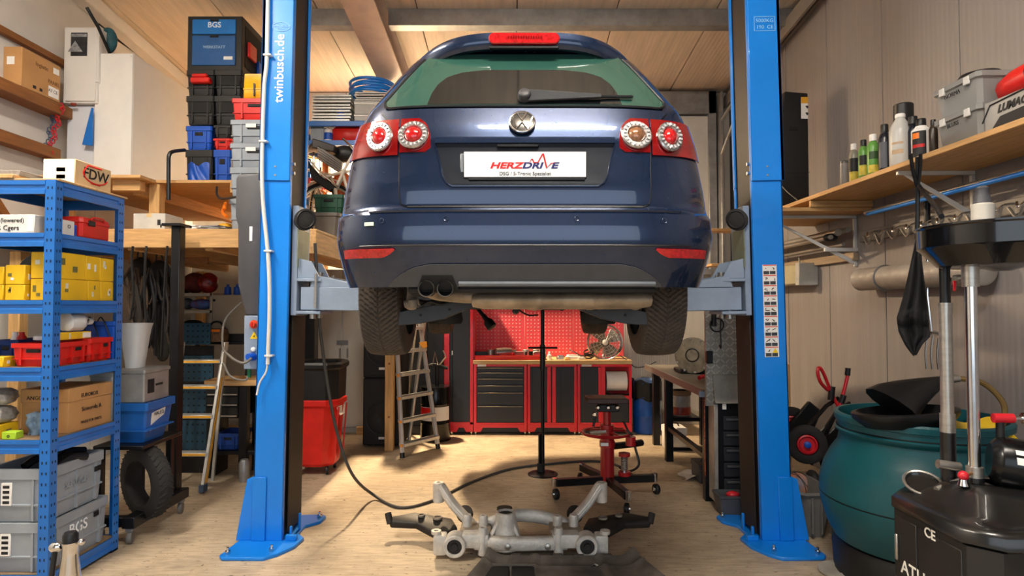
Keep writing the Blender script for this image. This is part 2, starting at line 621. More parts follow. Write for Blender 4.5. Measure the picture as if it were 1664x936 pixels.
# ================================================================== TWO-POST LIFT
BELT = mat('post_belt_cover', '#2A221E', .6, 0, .12, 4)
ZS = 2.30     # height where the upper sleeve begins
def lift_post(side):
    s = side
    xi, xo = (-1.450, -1.638) if s < 0 else (1.575, 1.770)     # inner / outer face
    y0, y1 = 3.92, 4.24
    lab = 'blue steel lift post with a white cable, left of the car' if s < 0 else 'blue steel lift post with warning stickers, right of the car'
    t = thing('lift_post', lab, 'car lift', ((xi + xo) / 2, 4.05, 0), group='two posts of the car lift')
    def bx(mb, xa, xb, *r):
        mb.bx(min(xa, xb), max(xa, xb), *r)
        return mb
    th = .012
    def col(mb, z0, z1, e=0):
        a, b = xi - s * (-e) * 0, xo
        # C-section open towards the car
        bx(mb, xo + s * e, xo - s * th, y0 - e, y1 + e, z0, z1)
        bx(mb, xo + s * e, xi, y0 - e, y0 + th, z0, z1)
        bx(mb, xo + s * e, xi, y1 - th, y1 + e, z0, z1)
        bx(mb, xi, xi + s * th, y0 + th, y0 + .035, z0, z1)
        bx(mb, xi, xi + s * th, y1 - .028, y1 - th, z0, z1)
    m = MB(); col(m, .02, ZS + .02)
    m.build('post', BLUE, t, .004)
    m = MB(); col(m, ZS, 4.12, .012)
    m.build('post_sleeve', BLUE, t, .004)
    m = MB()
    bx(m, xi + s * .014, xi + s * .024, y0 + .02, y1 - .02, .03, 4.1)
    m.build('belt_cover', BELT, t)
    bx(MB_ := MB(), xi - s * .010, xi - s * .002, y0 + .075, y1 + .004, .045, 1.44)
    MB_.build('lower_belt_cover', BELT, t, .002)
    m = MB()
    bx(m, xi + s * .010, xi + s * .016, y0 + .038, y0 + .044, .05, 1.35)
    m.build('steel_cable', STEEL, t)
    # base plate with notch
    cx = (xi + xo) / 2
    a = lambda x, y: (cx + s * x, y, 0)
    pl = [a(-.14, 3.72), a(-.08, 3.66), a(.165, 3.66), a(.19, 3.69), a(.15, 4.38), a(-.20, 4.42), a(-.235, 4.38), a(-.225, 4.28), a(-.15, 4.20), a(-.15, 4.06), a(-.215, 3.98), a(-.20, 3.84)]
    MB().prism(pl, (0, 0, .022)).build('base_plate', BLUE, t, .004)
    # gusset
    for gy in (.01, .25):
        MB().prism([(xo, y0 + gy, .022), (xo + s * .10, y0 + gy - (.02 if gy < .1 else 0), .022), (xo + s * .045, y0 + gy, .40), (xo, y0 + gy, .42)], (0, .012, 0)).build('gusset', BLUE, t, .003)
    if 0: m.prism([(xo, y0 + .01, .022), (xo + s * .095, y0 - .02, .022), (xo + s * .045, y0 + .01, .40), (xo, y0 + .01, .42)], (0, .012, 0))
    m = MB()
    bx(m, xo - s * .085, xo + s * .004, y0 - .012, y0, .022, .42)
    m.build('gusset_plate', BLUE, t, .003)
    for bxx, byy in ((-.09, 3.76), (.15, 3.71), (-.195, 4.36), (.12, 4.34)):
        b = MB().cyl(a(bxx, byy), Vector(a(bxx, byy)) + Vector((0, 0, .06)), .008, n=8)
        b.cyl(Vector(a(bxx, byy)) + Vector((0, 0, .022)), Vector(a(bxx, byy)) + Vector((0, 0, .04)), .017, n=6)
        b.build('anchor_bolt', CHROME, t)
    for k in range(2):
        bx(MB_ := MB(), xi - s * .05, xi - s * .035, y0 + .03 + k * .16, y0 + .05 + k * .16, .022, .10 + .03 * k)
        MB_.build('pulley_bracket', BLUE, t, .003)
    bx(MB_ := MB(), xi - s * .09, xi - s * .02, y0 + .0, y0 + .03, .022, .055)
    MB_.build('foot_bracket', BLUE, t, .003)
    for zz in (2.36, 2.42):
        MB().cyl((xi - s * .012, y0 + .045, zz), (xi + s * .01, y0 + .045, zz), .012, n=8).build('bolt', CHROME, t)
    for zz in (2.335, 2.39):
        MB().cyl(((xi + xo) / 2, y0 - .016, zz), ((xi + xo) / 2, y0 - .008, zz), .007, n=8).build('screw', STEELG, t)
    # carriage with pad and two swing arms
    zc0 = 1.55
    m = MB()
    bx(m, xi - s * .045, xi - s * .005, y0 + .04, y1 - .05, zc0 - .11, 2.15)
    m.build('carriage', GREYBLUE, t, .004)
    m = MB()
    bx(m, xi - s * .052, xi - s * .045, y0 + .02, y1 - .09, zc0 + .2, 2.0)
    m.build('carriage_guard', mat('worn_guard_steel', '#8C9682', .45, .3, .25, 5), t, .002)
    for zz in (zc0 - .1, zc0 + .11):
        bx(MB_ := MB(), xi - s * .20, xi - s * .045, y0 + .03, y1 - .02, zz, zz + .02)
        MB_.build('arm_bracket', GREYBLUE, t, .003)
    for yy in (y0 + .045, y1 - .045):
        MB().prism([(xi - s * .045, yy, zc0 + .13), (xi - s * .19, yy, zc0 + .13), (xi - s * .13, yy, zc0 + .24), (xi - s * .045, yy, zc0 + .26)], (0, .012, 0)).build('bracket_web', GREYBLUE, t, .003)
    pad = Vector((xi - s * .075, y0 + .06, 2.06))
    m = MB().lathe([(.055, 0), (.066, .006), (.066, .03), (.05, .036)], 24, pad, ax=(-s * .55, -.85, 0), sx=1, sy=1.1)
    pd = m.build('door_pad', RUBBER, t)
    MB().torus(pad + Vector((-s * .55, -.85, 0)) * .037, .052, .005, (-s * .55, -.85, 0), sy=1.1).build('pad_ring', BLACK, pd)
    for nm, tgt in (('rear', (s * .74 + .05, 3.93)), ('front', (s * .72 + .05, 5.25))):
        p0 = Vector((xi - s * .13, y0 + .10 if nm == 'rear' else y1 - .08, zc0))
        p1 = Vector((tgt[0], tgt[1], zc0))
        d = (p1 - p0)
        ln = d.length
        M = Matrix.Translation(p0) @ Matrix.Rotation(math.atan2(d.y, d.x), 4, 'Z')
        m = MB().bx(-.06, ln * .72, -.055, .055, -.075, .075, M)
        arm = m.build('swing_arm', GREYBLUE, t, .005)
        MB().bx(ln * .55, ln, -.038, .038, -.055, .055, M).build('arm_extension', GREYBLUE, arm, .004)
        for q in (-1, 1):
            MB().prism([M @ Vector((0, q * .05, .075)), M @ Vector((ln * .65, q * .05, .075)), M @ Vector((0.03, q * .05, .15))], M.to_3x3() @ Vector((0, .01, 0))).build('arm_rib', GREYBLUE, arm, .002)
        MB().cyl(M @ Vector((0, 0, -.13)), M @ Vector((0, 0, .18)), .022, n=12).build('pivot_pin', STEEL, arm)
        MB().cyl(M @ Vector((.05, -.07, -.06)), M @ Vector((.05, -.07, .16)), .009, n=8).build('lock_rod', STEEL, arm)
        m = MB().cyl(M @ Vector((ln, 0, -.05)), M @ Vector((ln, 0, .06)), .03, n=16)
        m.cyl(M @ Vector((ln, 0, .06)), M @ Vector((ln, 0, .085)), .06, n=20)
        m.build('support_pad', RUBBER, arm)
    return t, xi, xo, y0


LP, lxi, lxo, ly0 = lift_post(-1)
RP, rxi, rxo, ry0 = lift_post(1)
LP.rotation_euler.y, RP.rotation_euler.y = R(.75), R(-1.0)
# lettering on the posts
xm = (lxi + lxo) / 2 + .012
MB().text('twinbusch.de', .084, face_cam((xm, ly0 - .0135, Z(112, ly0)), pi / 2), bold=.0008).build('lettering', WINK, LP)
m = MB()
c = Vector((xm + .005, ly0 - .0135, Z(45, ly0)))
m.torus(c, .030, .0016, (0, 1, 0), sx=1.9, sy=1)
m.text('TWIN BUSCH', .019, face_cam(c + Vector((0, 0, .004)))).text('GERMANY', .010, face_cam(c + Vector((0, 0, -.014))))
m.build('oval_logo', mat('pale_blue_ink', '#8CC4EE', .5, 0, .04), LP)
c = Vector(((rxi + rxo) / 2 + .01, ry0 - .0135, Z(40, ry0)))
m = MB().text('5000KG', .034, face_cam(c + Vector((0, 0, .02)))).text('190  CE', .034, face_cam(c + Vector((0, 0, -.022))))
for a, b in (((-.068, -.048), (.068, -.045)), ((-.068, .045), (.068, .048)), ((-.068, -.048), (-.065, .048)), ((.065, -.048), (.068, .048))):
    m.bx(c.x + a[0], c.x + b[0], c.y - .0008, c.y + .0008, c.z + a[1], c.z + b[1])
m.build('load_rating', MATS['pale_blue_ink'], RP)
# sticker strip with pictograms
xa, xb, za, zb = rxi + .052, rxi + .142, Z(580, ry0), Z(430, ry0)
st = MB().bx(xa, xb, ry0 - .002, ry0 - .0005, za, zb).build('warning_strip', PAPER, RP)
n = 9
rh = (zb - za) / n
mr, mk, mp = MB(), MB(), MB()
for i in range(n):
    z0 = za + i * rh
    if i:
        pass
    mr.bx(xa + .004, xb - .004, ry0 - .003, ry0 - .002, z0 + rh * .9, z0 + rh * .985)
    for q in range(2):
        xx = xa + .006 + q * .04
        mk.bx(xx, xx + .036, ry0 - .003, ry0 - .002, z0 + rh * .06, z0 + rh * .38)
        c0 = Vector((xx + .018, ry0 - .0026, z0 + rh * .62))
        rnd = random.Random(i * 2 + q)
        if i == 0 and q:
            continue
        pts = [c0 + Vector((rnd.uniform(-.014, .014), 0, rnd.uniform(-.011, .011))) for _ in range(4)]
        mp.tube(pts, .0022, 5)
mr.build('red_bars', mat('sticker_red', '#D9472F', .5), st)['kind'] = 'stuff'
mk.build('text_blocks', mat('sticker_dark', '#3A3F46', .5), st)['kind'] = 'stuff'
mp.build('pictograms', INK, st)['kind'] = 'stuff'
c0 = Vector((xa + .066, ry0 - .003, za + rh * .62))
MB().prism([c0 + Vector((-.016, 0, -.014)), c0 + Vector((.016, 0, -.014)), c0 + Vector((0, 0, .016))], (0, .001, 0)).build('warning_triangle', mat('sign_yellow', '#F2C914', .5), st)
# white conduit on the left post
pts = [P(436, -60, 3.89), P(434, 90, 3.89), P(429, 150, 3.89), P(426, 300, 3.89), P(436, 420, 3.89), P(438, 500, 3.89), P(435, 592, 3.89)]
cab = tag(MB().tube(smooth(pts), .0125, 10).build('cable_conduit', mat('white_conduit', '#D3D2CE', .5, 0, .06)), 'white cable conduit clipped along the left lift post', 'conduit')
MB().tube(smooth([P(435, 588, 3.89), P(432, 605, 3.89), P(422, 622, 3.89), P(417, 642, 3.88)]), .006, 8).build('cable_end', WHITE, cab)
for py in (90, 230, 408, 578):
    xx = interp([(90, 434), (230, 427), (408, 435), (578, 436)], py)
    p = P(xx, py, 3.89)
    MB().bx(p.x - .02, p.x + .03, 3.872, 3.92, p.z - .006, p.z + .006).build('clip', WHITE, cab, .002)
# drive unit: grey hood and switch box behind the left post
t = thing('lift_control', 'dark grey motor hood and switch box on the outside of the left lift post', 'control box', (-1.83, 4.1, 1.0))
d = 4.02
poly = [P(383, 290, d), P(387, 283, d), P(428, 281, d), P(428, 512, d), P(399, 512, d), P(386, 462, d), P(386, 366, d), P(382, 352, d)]
MB().prism(poly, (0, .22, 0)).build('motor_hood', DKGREY, t, .012, seg=2)
MB().bx(X(404, d), X(409, d), d - .004, d + .01, Z(392, d), Z(368, d)).build('oil_window', PAPER, t, .002)
MB().bx(X(397, d), X(428, d), d, d + .16, Z(600, d), Z(513, d)).build('switch_box', GREYBLUE, t, .004)
c = P(413, 527, d)
m = MB().lathe([(.028, 0), (.028, .006), (.018, .008), (.018, .03), (.015, .034)], 20, c, ax=(0, -1, 0))
sw = m.build('main_switch', mat('orange_red_knob', '#D8431F', .4), t)
MB().bx(c.x - .004, c.x + .004, c.y - .042, c.y - .03, c.z - .016, c.z + .016).build('switch_grip', RED, sw)
c = P(413, 545, d)
wt = MB().prism([c + Vector((-.026, 0, -.022)), c + Vector((.026, 0, -.022)), c + Vector((0, 0, .026))], (0, -.002, 0)).build('warning_triangle', MATS['sign_yellow'], t)
MB().text('4', .022, face_cam(c + Vector((0, -.003, -.006)))).build('symbol', INK, wt)
c = P(412, 568, d)
MB().lathe([(.016, 0), (.016, .008), (.01, .014)], 16, c, ax=(0, -1, 0)).build('push_button', PAPER, t)
c = P(412, 580, d)
pg = MB().lathe([(.024, -.01), (.026, .03), (.02, .05)], 14, c, ax=(-.4, -1, .1)).build('plug', CRBLUE, t)
MB().cyl(P(405, 600, d + .05), P(405, 613, d + .05), .012, n=10).build('cable_gland', mat('green_gland', '#1E7A4A', .5), t)
MB().tube(smooth([P(409, 582, d - .05), P(395, 590, d - .06), P(375, 580, d - .03), P(362, 562, 4.4), P(366, 520, 4.8), P(392, 492, 5.0)]), .008, 8).build('power_cable', mat('grey_cable', '#6A6560', .6), t)
MB().tube(smooth([P(402, 612, d + .05), P(398, 618, d), P(375, 612, 4.1), P(363, 590, 4.2)]), .007, 8).build('motor_cable', MATS['grey_cable'], t)

# ================================================================== CAR
CX = X(853, 2.65)
PAINT = mat('navy_metallic_paint', '#172B4A', .26, .5, .02, 40, coat=1.0, rvar=.04)
VALG = mat('bumper_valance_plastic', '#4B4B4D', .6, 0, .08, 20, .1, 200)
GLASSD = mat('tinted_rear_glass', '#2B5046', .05, 0, .03, 2, coat=1, rvar=0)
GLASSK = mat('cabin_shade_glass', '#15181A', .06, 0, .15, 2, coat=1, rvar=0)  # opaque dark colour stands in for the unlit cabin behind the panes
LRED = mat('tail_lamp_red', '#84050A', .08, 0, .15, 30, coat=1, rvar=0)
LRED2 = mat('tail_lamp_bright_red', '#C4161C', .12, 0, .3, 70, coat=1, rvar=0)
LCLR = mat('tail_lamp_chrome', '#BEBEBE', .28, .85, .35, 60, coat=1, rvar=.05)
UNDER = mat('underbody_black', '#1D1C1B', .7, 0, .3, 10)
ARMG = mat('suspension_arm_grey', '#3C3E42', .5, .2, .15, 8)
RUSTY = mat('exhaust_steel', '#A99A86', .45, .5, .25, 8)
DUSTY = mat('dusty_metal', '#8A7F72', .7, .2, .25, 12)
yrT = [(1.50, 2.66), (1.584, 2.615), (1.672, 2.575), (1.74, 2.552), (1.755, 2.545), (1.80, 2.540), (1.885, 2.552), (1.905, 2.585), (1.925, 2.598), (2.01, 2.60), (2.05, 2.61), (2.17, 2.632), (2.215, 2.636), (2.275, 2.655), (2.383, 2.70), (2.50, 2.765), (2.62, 2.835), (2.70, 2.885), (2.735, 2.97), (2.76, 3.25), (2.785, 3.55), (2.80, 3.95)]
wT = [(1.50, .79), (1.61, .822), (1.72, .842), (1.80, .852), (1.90, .846), (1.97, .835), (2.117, .812), (2.317, .772), (2.40, .742), (2.465, .702), (2.594, .622), (2.68, .562), (2.71, .535), (2.735, .50), (2.76, .44), (2.785, .33), (2.80, .18)]
yfT = [(1.50, 6.5), (1.6, 6.68), (1.85, 6.72), (2.05, 6.62), (2.15, 6.2), (2.20, 5.85), (2.25, 5.65), (2.45, 5.35), (2.68, 4.98), (2.735, 4.8), (2.785, 4.5), (2.80, 4.25)]
DT = [(1.5, .42), (1.9, .42), (2.1, .38), (2.3, .36), (2.6, .30), (2.735, .28), (2.8, .18)]
NE = 4.2


def sgnpow(a, e):
    return math.copysign(abs(a) ** e, a)


def rear(x, z, off=0.0, pull=0.0):
    """point on the rear skin at lateral x (from the car's middle) and height z"""
    w, D, yr = interp(wT, z), interp(DT, z), interp(yrT, z)
    u = min(abs(x) / w, .9995)
    y = yr + D * (1 - (1 - u ** NE) ** (1 / NE))
    if not off:
        return Vector((CX + x, y - pull, z))
    e = .004
    q = lambda xx, zz: rear(xx, zz)
    lim = w * .997
    xe = max(-lim + e, min(lim - e, x))
    n = (q(xe + e, z) - q(xe - e, z)).cross(q(xe, z + e) - q(xe, z - e)).normalized()
    return Vector((CX + x, y - pull, z)) + n * off


def nrm(x, z):
    return (rear(x, z, 1) - rear(x, z)).normalized()


def patch(mb, lo, hi, zs, off, nu=24, pull=0, thick=.006):
    """skin patch between x=lo(z) and x=hi(z), with thickness; x is spaced evenly"""
    rows = []
    for z in zs:
        a, b = lo(z), hi(z)
        rows.append([a + (b - a) * i / nu for i in range(nu + 1)])
    n = len(zs)
    vs, fs = [], []
    for o_ in (off, off - thick):
        for z, r in zip(zs, rows):
            vs += [rear(x, z, o_, pull) for x in r]
    k = nu + 1
    b0 = n * k
    for j in range(n - 1):
        for i in range(nu):
            a = j * k + i
            fs.append((a, a + 1, a + 1 + k, a + k))
            fs.append((b0 + a, b0 + a + k, b0 + a + k + 1, b0 + a + 1))
    for j in range(n - 1):
        for i in (0, nu):
            a = j * k + i
            fs.append((a, a + k, b0 + a + k, b0 + a))
    for i in range(nu):
        for j in (0, n - 1):
            a = j * k + i
            fs.append((a, a + 1, b0 + a + 1, b0 + a))
    return mb.add(vs, fs)


def zr(z0, z1, n):
    return [z0 + (z1 - z0) * i / n for i in range(n + 1)]


car = thing('car', 'dark blue hatchback raised on the lift, seen from behind', 'car', (CX, 4.6, 1.22))
# --- body shell: stacked plan loops
zl = sorted(set([1.58, 1.61, 1.64, 1.672, 1.70, 1.73, 1.745, 1.755, 1.77, 1.80, 1.84, 1.87, 1.885, 1.895, 1.905, 1.915, 1.925] + [1.95 + .03 * i for i in range(26)] + [2.72, 2.735, 2.748, 2.76, 2.772, 2.785, 2.793, 2.80]))
NA = 26
b = MB()
for z in zl:
    w, D, yr, yf = interp(wT, z), interp(DT, z), interp(yrT, z), interp(yfT, z)
    pts = []
    for i in range(-NA, NA + 1):        # rear sweep
        a = pi / 2 * i / NA
        a = pi / 2 * sgnpow(i / NA, .8)
        pts.append((w * sgnpow(sin(a), 2 / NE), yr + D - D * abs(cos(a)) ** (2 / NE)))
    for f in (.12, .25, .4, .55, .7, .85):
        pts.append((w, yr + D + (yf - .4 - yr - D) * f))
    for i in range(-8, 9):
        a = -pi / 2 * i / 8
        pts.append((w * sgnpow(sin(a), 2 / 3.0), yf - .4 + .4 * abs(cos(a)) ** (2 / 3.0)))
    for f in (.85, .7, .55, .4, .25, .12):
        pts.append((-w, yr + D + (yf - .4 - yr - D) * f))
    b.v += [Vector((CX + x, y, z)) for x, y in pts]
    nk = len(pts)
for j in range(len(zl) - 1):
    for i in range(nk):
        a, c = j * nk + i, j * nk + (i + 1) % nk
        b.f.append((a, c, c + nk, a + nk))
b.f.append(tuple(range(nk))[::-1])
b.f.append(tuple(range((len(zl) - 1) * nk, len(zl) * nk)))
body = b.build('body', PAINT, car, ang=50)
AXY, AXZ, TR, FXY = 3.40, 1.545, .317, 5.98
cut = MB()
for yy in (AXY, FXY):
    for s in (-1, 1):
        cut.cyl((CX + s * .56, yy, AXZ + .06), (CX + s * 1.1, yy, AXZ + .06), .365, n=40)
co = cut.build('cutter', None)
bpy.context.view_layer.update()
md = body.modifiers.new('b', 'BOOLEAN')
md.object, md.operation, md.solver = co, 'DIFFERENCE', 'EXACT'
dg = bpy.context.evaluated_depsgraph_get()
me = bpy.data.meshes.new_from_object(body.evaluated_get(dg))
body.modifiers.clear()
body.data = me
me.shade_smooth()
me.set_sharp_from_angle(angle=R(45))
bpy.data.objects.remove(co)
# side windows
for s in (-1, 1):
    m = MB()
    zz = zr(2.36, 2.66, 6)
    def sw(u, v, s=s):
        z = 2.37 + .27 * v
        w = interp(wT, z) + .004
        y = (3.30 + .12 * v) + u * (2.25 - .75 * v)
        return Vector((CX + s * w, y, z))
    m.grid(sw, 10, 5)
    m.build('side_window', GLASSK, car, thick=.004)
# mirrors
for s in (-1, 1):
    MB().sphere((CX + s * .95, 5.15, 2.33), .1, 14, 8, (1, .6, .75)).build('door_mirror', PAINT, car)
# --- tailgate skin
tgT = [(1.922, .50), (1.935, .525), (1.96, .532), (2.29, .545), (2.32, .60), (2.36, .635), (2.40, .632), (2.46, .60), (2.70, .46)]
tg = MB()
patch(tg, lambda z: -interp(tgT, z), lambda z: interp(tgT, z), [1.922, 1.928, 1.935, 1.95, 1.97, 2.0, 2.03, 2.07, 2.12, 2.17, 2.20, 2.207, 2.215, 2.225, 2.25, 2.275, 2.30, 2.32, 2.345, 2.368], .007, 44)
tailgate = tg.build('tailgate', PAINT, car, ang=50)
# shut lines around the tailgate
m = MB()
for s in (-1, 1):
    m.tube([rear(s * (interp(tgT, z) + .004), z, .001) for z in [1.920] + zr(1.935, 2.36, 14)], .0035, 5)
m.tube([rear(x, 1.918, .002) for x in zr(-.5, .5, 30)], .005, 5)
m.build('shut_line', BLACK, car)
# lower bumper crease line
m = MB()
m.tube([rear(x, 1.752, .002) for x in zr(-.70, .70, 40)], .0035, 5)
m.build('bumper_seam', BLACK, car)
m = MB()
patch(m, lambda z: -.66, lambda z: .66, [1.890, 1.896, 1.902], .012, 40, thick=.012)
m.build('bumper_ledge', PAINT, car)
# plate recess in the tailgate
rcT = [(2.005, .30), (2.02, .335), (2.05, .352), (2.10, .36), (2.19, .385), (2.205, .39)]
m = MB()
patch(m, lambda z: -interp(rcT, z), lambda z: interp(rcT, z), [2.005, 2.012, 2.02, 2.05, 2.08, 2.12, 2.16, 2.19, 2.203], .0085, 20)
rec = m.build('plate_recess', mat('recess_dark_blue', '#141A24', .35, .2, .1), tailgate)
m = MB()
m.tube([rear(-interp(rcT, z), z, .011) for z in zr(2.203, 2.02, 10)] + [rear(x, 2.006, .011) for x in zr(-.31, .31, 20)] + [rear(interp(rcT, z), z, .011) for z in zr(2.02, 2.203, 10)], .004, 6)
m.build('recess_edge', PAINT, tailgate)
m = MB()
patch(m, lambda z: -.385, lambda z: .385, [2.196, 2.203, 2.212, 2.218], .022, 30, thick=.03)
m.build('handle_strip', PAINT, tailgate)
m = MB()
m.bx(CX - .12, CX + .06, 2.612, 2.63, 2.178, 2.193).build('handle_switch', BLACK, tailgate, .004)
m = MB().bx(CX - .277, CX - .25, 2.606, 2.625, 2.055, 2.15)
m.build('plate_lamp', mat('plate_lamp_glass', '#7F858A', .3), tailgate, .004)
# number plate
pc = Vector((CX, 2.596, 2.098))
pl = MB().bx(pc.x - .262, pc.x + .262, pc.y, pc.y + .012, pc.z - .059, pc.z + .057).build('plate_frame', BLACK, tailgate, .003)
MB().bx(pc.x - .259, pc.x + .259, pc.y - .002, pc.y + .001, pc.z - .052, pc.z + .056).build('number_plate', mat('plate_white', '#F2F2F2', .35, 0, .01), pl, .001)
MB().bx(pc.x - .24, pc.x + .255, pc.y - .004, pc.y + .006, pc.z - .066, pc.z - .057).build('frame_lip', BLACK, pl, .002)
y = pc.y - .0028
sx = lambda v: pc.x + (v - 818) / 1664 * .612      # crop pixel to metres on the plate
sz = lambda v: pc.z + (272 - v) / 1664 * .612
def fit(mb, a, b):
    lo, hi = min(p.x for p in mb.v), max(p.x for p in mb.v)
    mb.v = [Vector((a + (p.x - lo) / (hi - lo) * (b - a), p.y, p.z)) for p in mb.v]
    return mb
fit(MB().text('HERZ', .036, face_cam((pc.x - .072, y, pc.z - .004)), shear=.25, bold=.0012), sx(416), sx(815)).build('plate_lettering', REDINK, pl)
for q_, a_, b_ in (('DRI', 786, 1034), ('E', 1118, 1216)):
    fit(MB().text(q_, .036, face_cam((pc.x + .077, y, pc.z - .004)), shear=.25, bold=.0012), sx(a_), sx(b_)).build('plate_lettering', NAVYINK, pl)
sx = lambda v: pc.x + (v - 818) / 1664 * .612      # crop pixel to metres on the plate
sz = lambda v: pc.z + (272 - v) / 1664 * .612
pts = [(865, 250), (893, 206), (903, 206), (918, 245), (965, 245), (1020, 145), (1028, 145), (1066, 305), (1120, 255), (1170, 250)]
MB().tube([Vector((sx(a), y, sz(bb))) for a, bb in pts], [.001, .0022, .0028, .003, .003, .0032, .0034, .0036, .0024, .0008], 6).build('heartbeat_line', REDINK, pl)
MB().bx(sx(530), sx(830), y - .0004, y + .0004, sz(249), sz(246)).build('accent_line', NAVYINK, pl)
MB().text('DSG / S-Tronic Spezialist', .0215, face_cam((pc.x, y, pc.z - .038))).build('plate_small_lettering', INK, pl)
# --- rear window: green tinted pane, the dark cabin behind painted over its middle
gT = [(2.385, .615), (2.41, .625), (2.46, .592), (2.55, .535), (2.64, .475), (2.68, .44)]
m = MB()
patch(m, lambda z: -interp(gT, z), lambda z: interp(gT, z), [2.385, 2.395] + zr(2.41, 2.68, 10), .009, 36)
glass = m.build('rear_window', GLASSD, tailgate, ang=60)
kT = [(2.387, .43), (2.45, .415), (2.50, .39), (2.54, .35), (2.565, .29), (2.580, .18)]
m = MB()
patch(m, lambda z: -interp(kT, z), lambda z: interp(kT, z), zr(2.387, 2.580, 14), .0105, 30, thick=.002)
m.build('cabin_shade_patch', GLASSK, glass, ang=60)  # dark patch paints the cabin's shade seen through the pane
m = MB()
m.tube([rear(-interp(gT, z) - .006, z, .009) for z in zr(2.66, 2.39, 10)] + [rear(x, 2.379, .008) for x in zr(-.60, .60, 24)] + [rear(interp(gT, z) + .006, z, .009) for z in zr(2.39, 2.66, 10)], .006, 6)
m.build('window_seal', BLACK, tailgate)
# --- roof spoiler with brake light
sp = MB()
def spf(u, v):
    x = (u * 2 - 1)
    hw = .520
    e = abs(x)
    xx = x * hw
    ztop = 2.772 - .075 * e ** 3.2
    tip = 2.80 + .17 * e ** 4
    # profile: roof root -> top edge -> tip face -> underside
    pr = [(3.42, ztop + .002), (3.1, ztop + .004), (tip + .03, ztop), (tip, ztop - .012), (tip - .004, ztop - .06), (tip + .012, ztop - .083), (tip + .20, ztop - .06)]
    k = min(int(v * 6 + 1e-6), 5)
    f = v * 6 - k
    y_ = pr[k][0] + (pr[k + 1][0] - pr[k][0]) * f
    z_ = pr[k][1] + (pr[k + 1][1] - pr[k][1]) * f
    return Vector((CX + xx, y_, z_))
sp.grid(spf, 36, 12)
spo = sp.build('roof_spoiler', PAINT, tailgate, ang=60, thick=.004)
m = MB()
n = 20
zc_, hw, hh = 2.727, .163, .026
pts = []
for i in range(n + 1):
    a = -pi / 2 + pi * i / n
    pts.append((hw - hh + hh * cos(a), hh * sin(a)))
for i in range(n + 1):
    a = pi / 2 + pi * i / n
    pts.append((-hw + hh + hh * cos(a), hh * sin(a)))
m.prism([Vector((CX + p[0], 2.784, zc_ + p[1])) for p in pts], (0, .05, 0))
bl = m.build('brake_light', LRED2, spo, .004)
m = MB()
for i in range(14):
    m.bx(CX - .075 + i * .0115, CX - .067 + i * .0115, 2.7815, 2.785, zc_ - .004, zc_ + .008)
m.build('led_row', LRED, bl)['kind'] = 'stuff'
MB().bx(CX - .16, CX + .16, 2.795, 2.815, 2.683, 2.697).build('light_trim', BLACK, spo, .003)
# --- wiper
p0 = rear(.0, 2.415, .03)
m = MB()
m.lathe([(.03, -.02), (.03, .012), (.022, .022)], 20, p0, ax=nrm(0, 2.42))
m.prism([p0 + Vector((0, -.012, -.03)), p0 + Vector((.34, -.006, -.012)), p0 + Vector((.34, -.006, .006)), p0 + Vector((0, -.012, .026))], (0, .02, 0))
wp = m.build('wiper_arm', mat('wiper_grey', '#3C3C3E', .5), tailgate, .004)
MB().tube([rear(.10, 2.41, .022), rear(.30, 2.415, .024), rear(.48, 2.42, .022)], .007, 6).build('wiper_blade', BLACK, wp)
# --- emblem
ec = rear(-.012, 2.288, .012)
en = nrm(0, 2.288)
M = Vector((0, 0, 1)).rotation_difference(en).to_matrix()
# build an upright frame on the panel
ex = Vector((1, 0, 0))
ez = (Vector((0, 0, 1)) - en * en.z).normalized()
er = .058
em = MB().lathe([(er, 0), (er, .006), (er * .9, .009)], 36, ec, ax=en).build('emblem', mat('emblem_grey', '#5E5C58', .25, .7, .1), tailgate)
m = MB().torus(ec + en * .009, er * .93, .005, en, 40, 8)
q = lambda a, bb: ec + ex * a * er + ez * bb * er + en * .012
for pts in (((-.36, .84), (0, .08), (.36, .84)), ((-.80, .42), (-.42, -.70), (0, -.06), (.42, -.70), (.80, .42))):
    m.tube([q(*p) for p in pts], .0042, 6)
m.build('emblem_mark', CHROME, em)
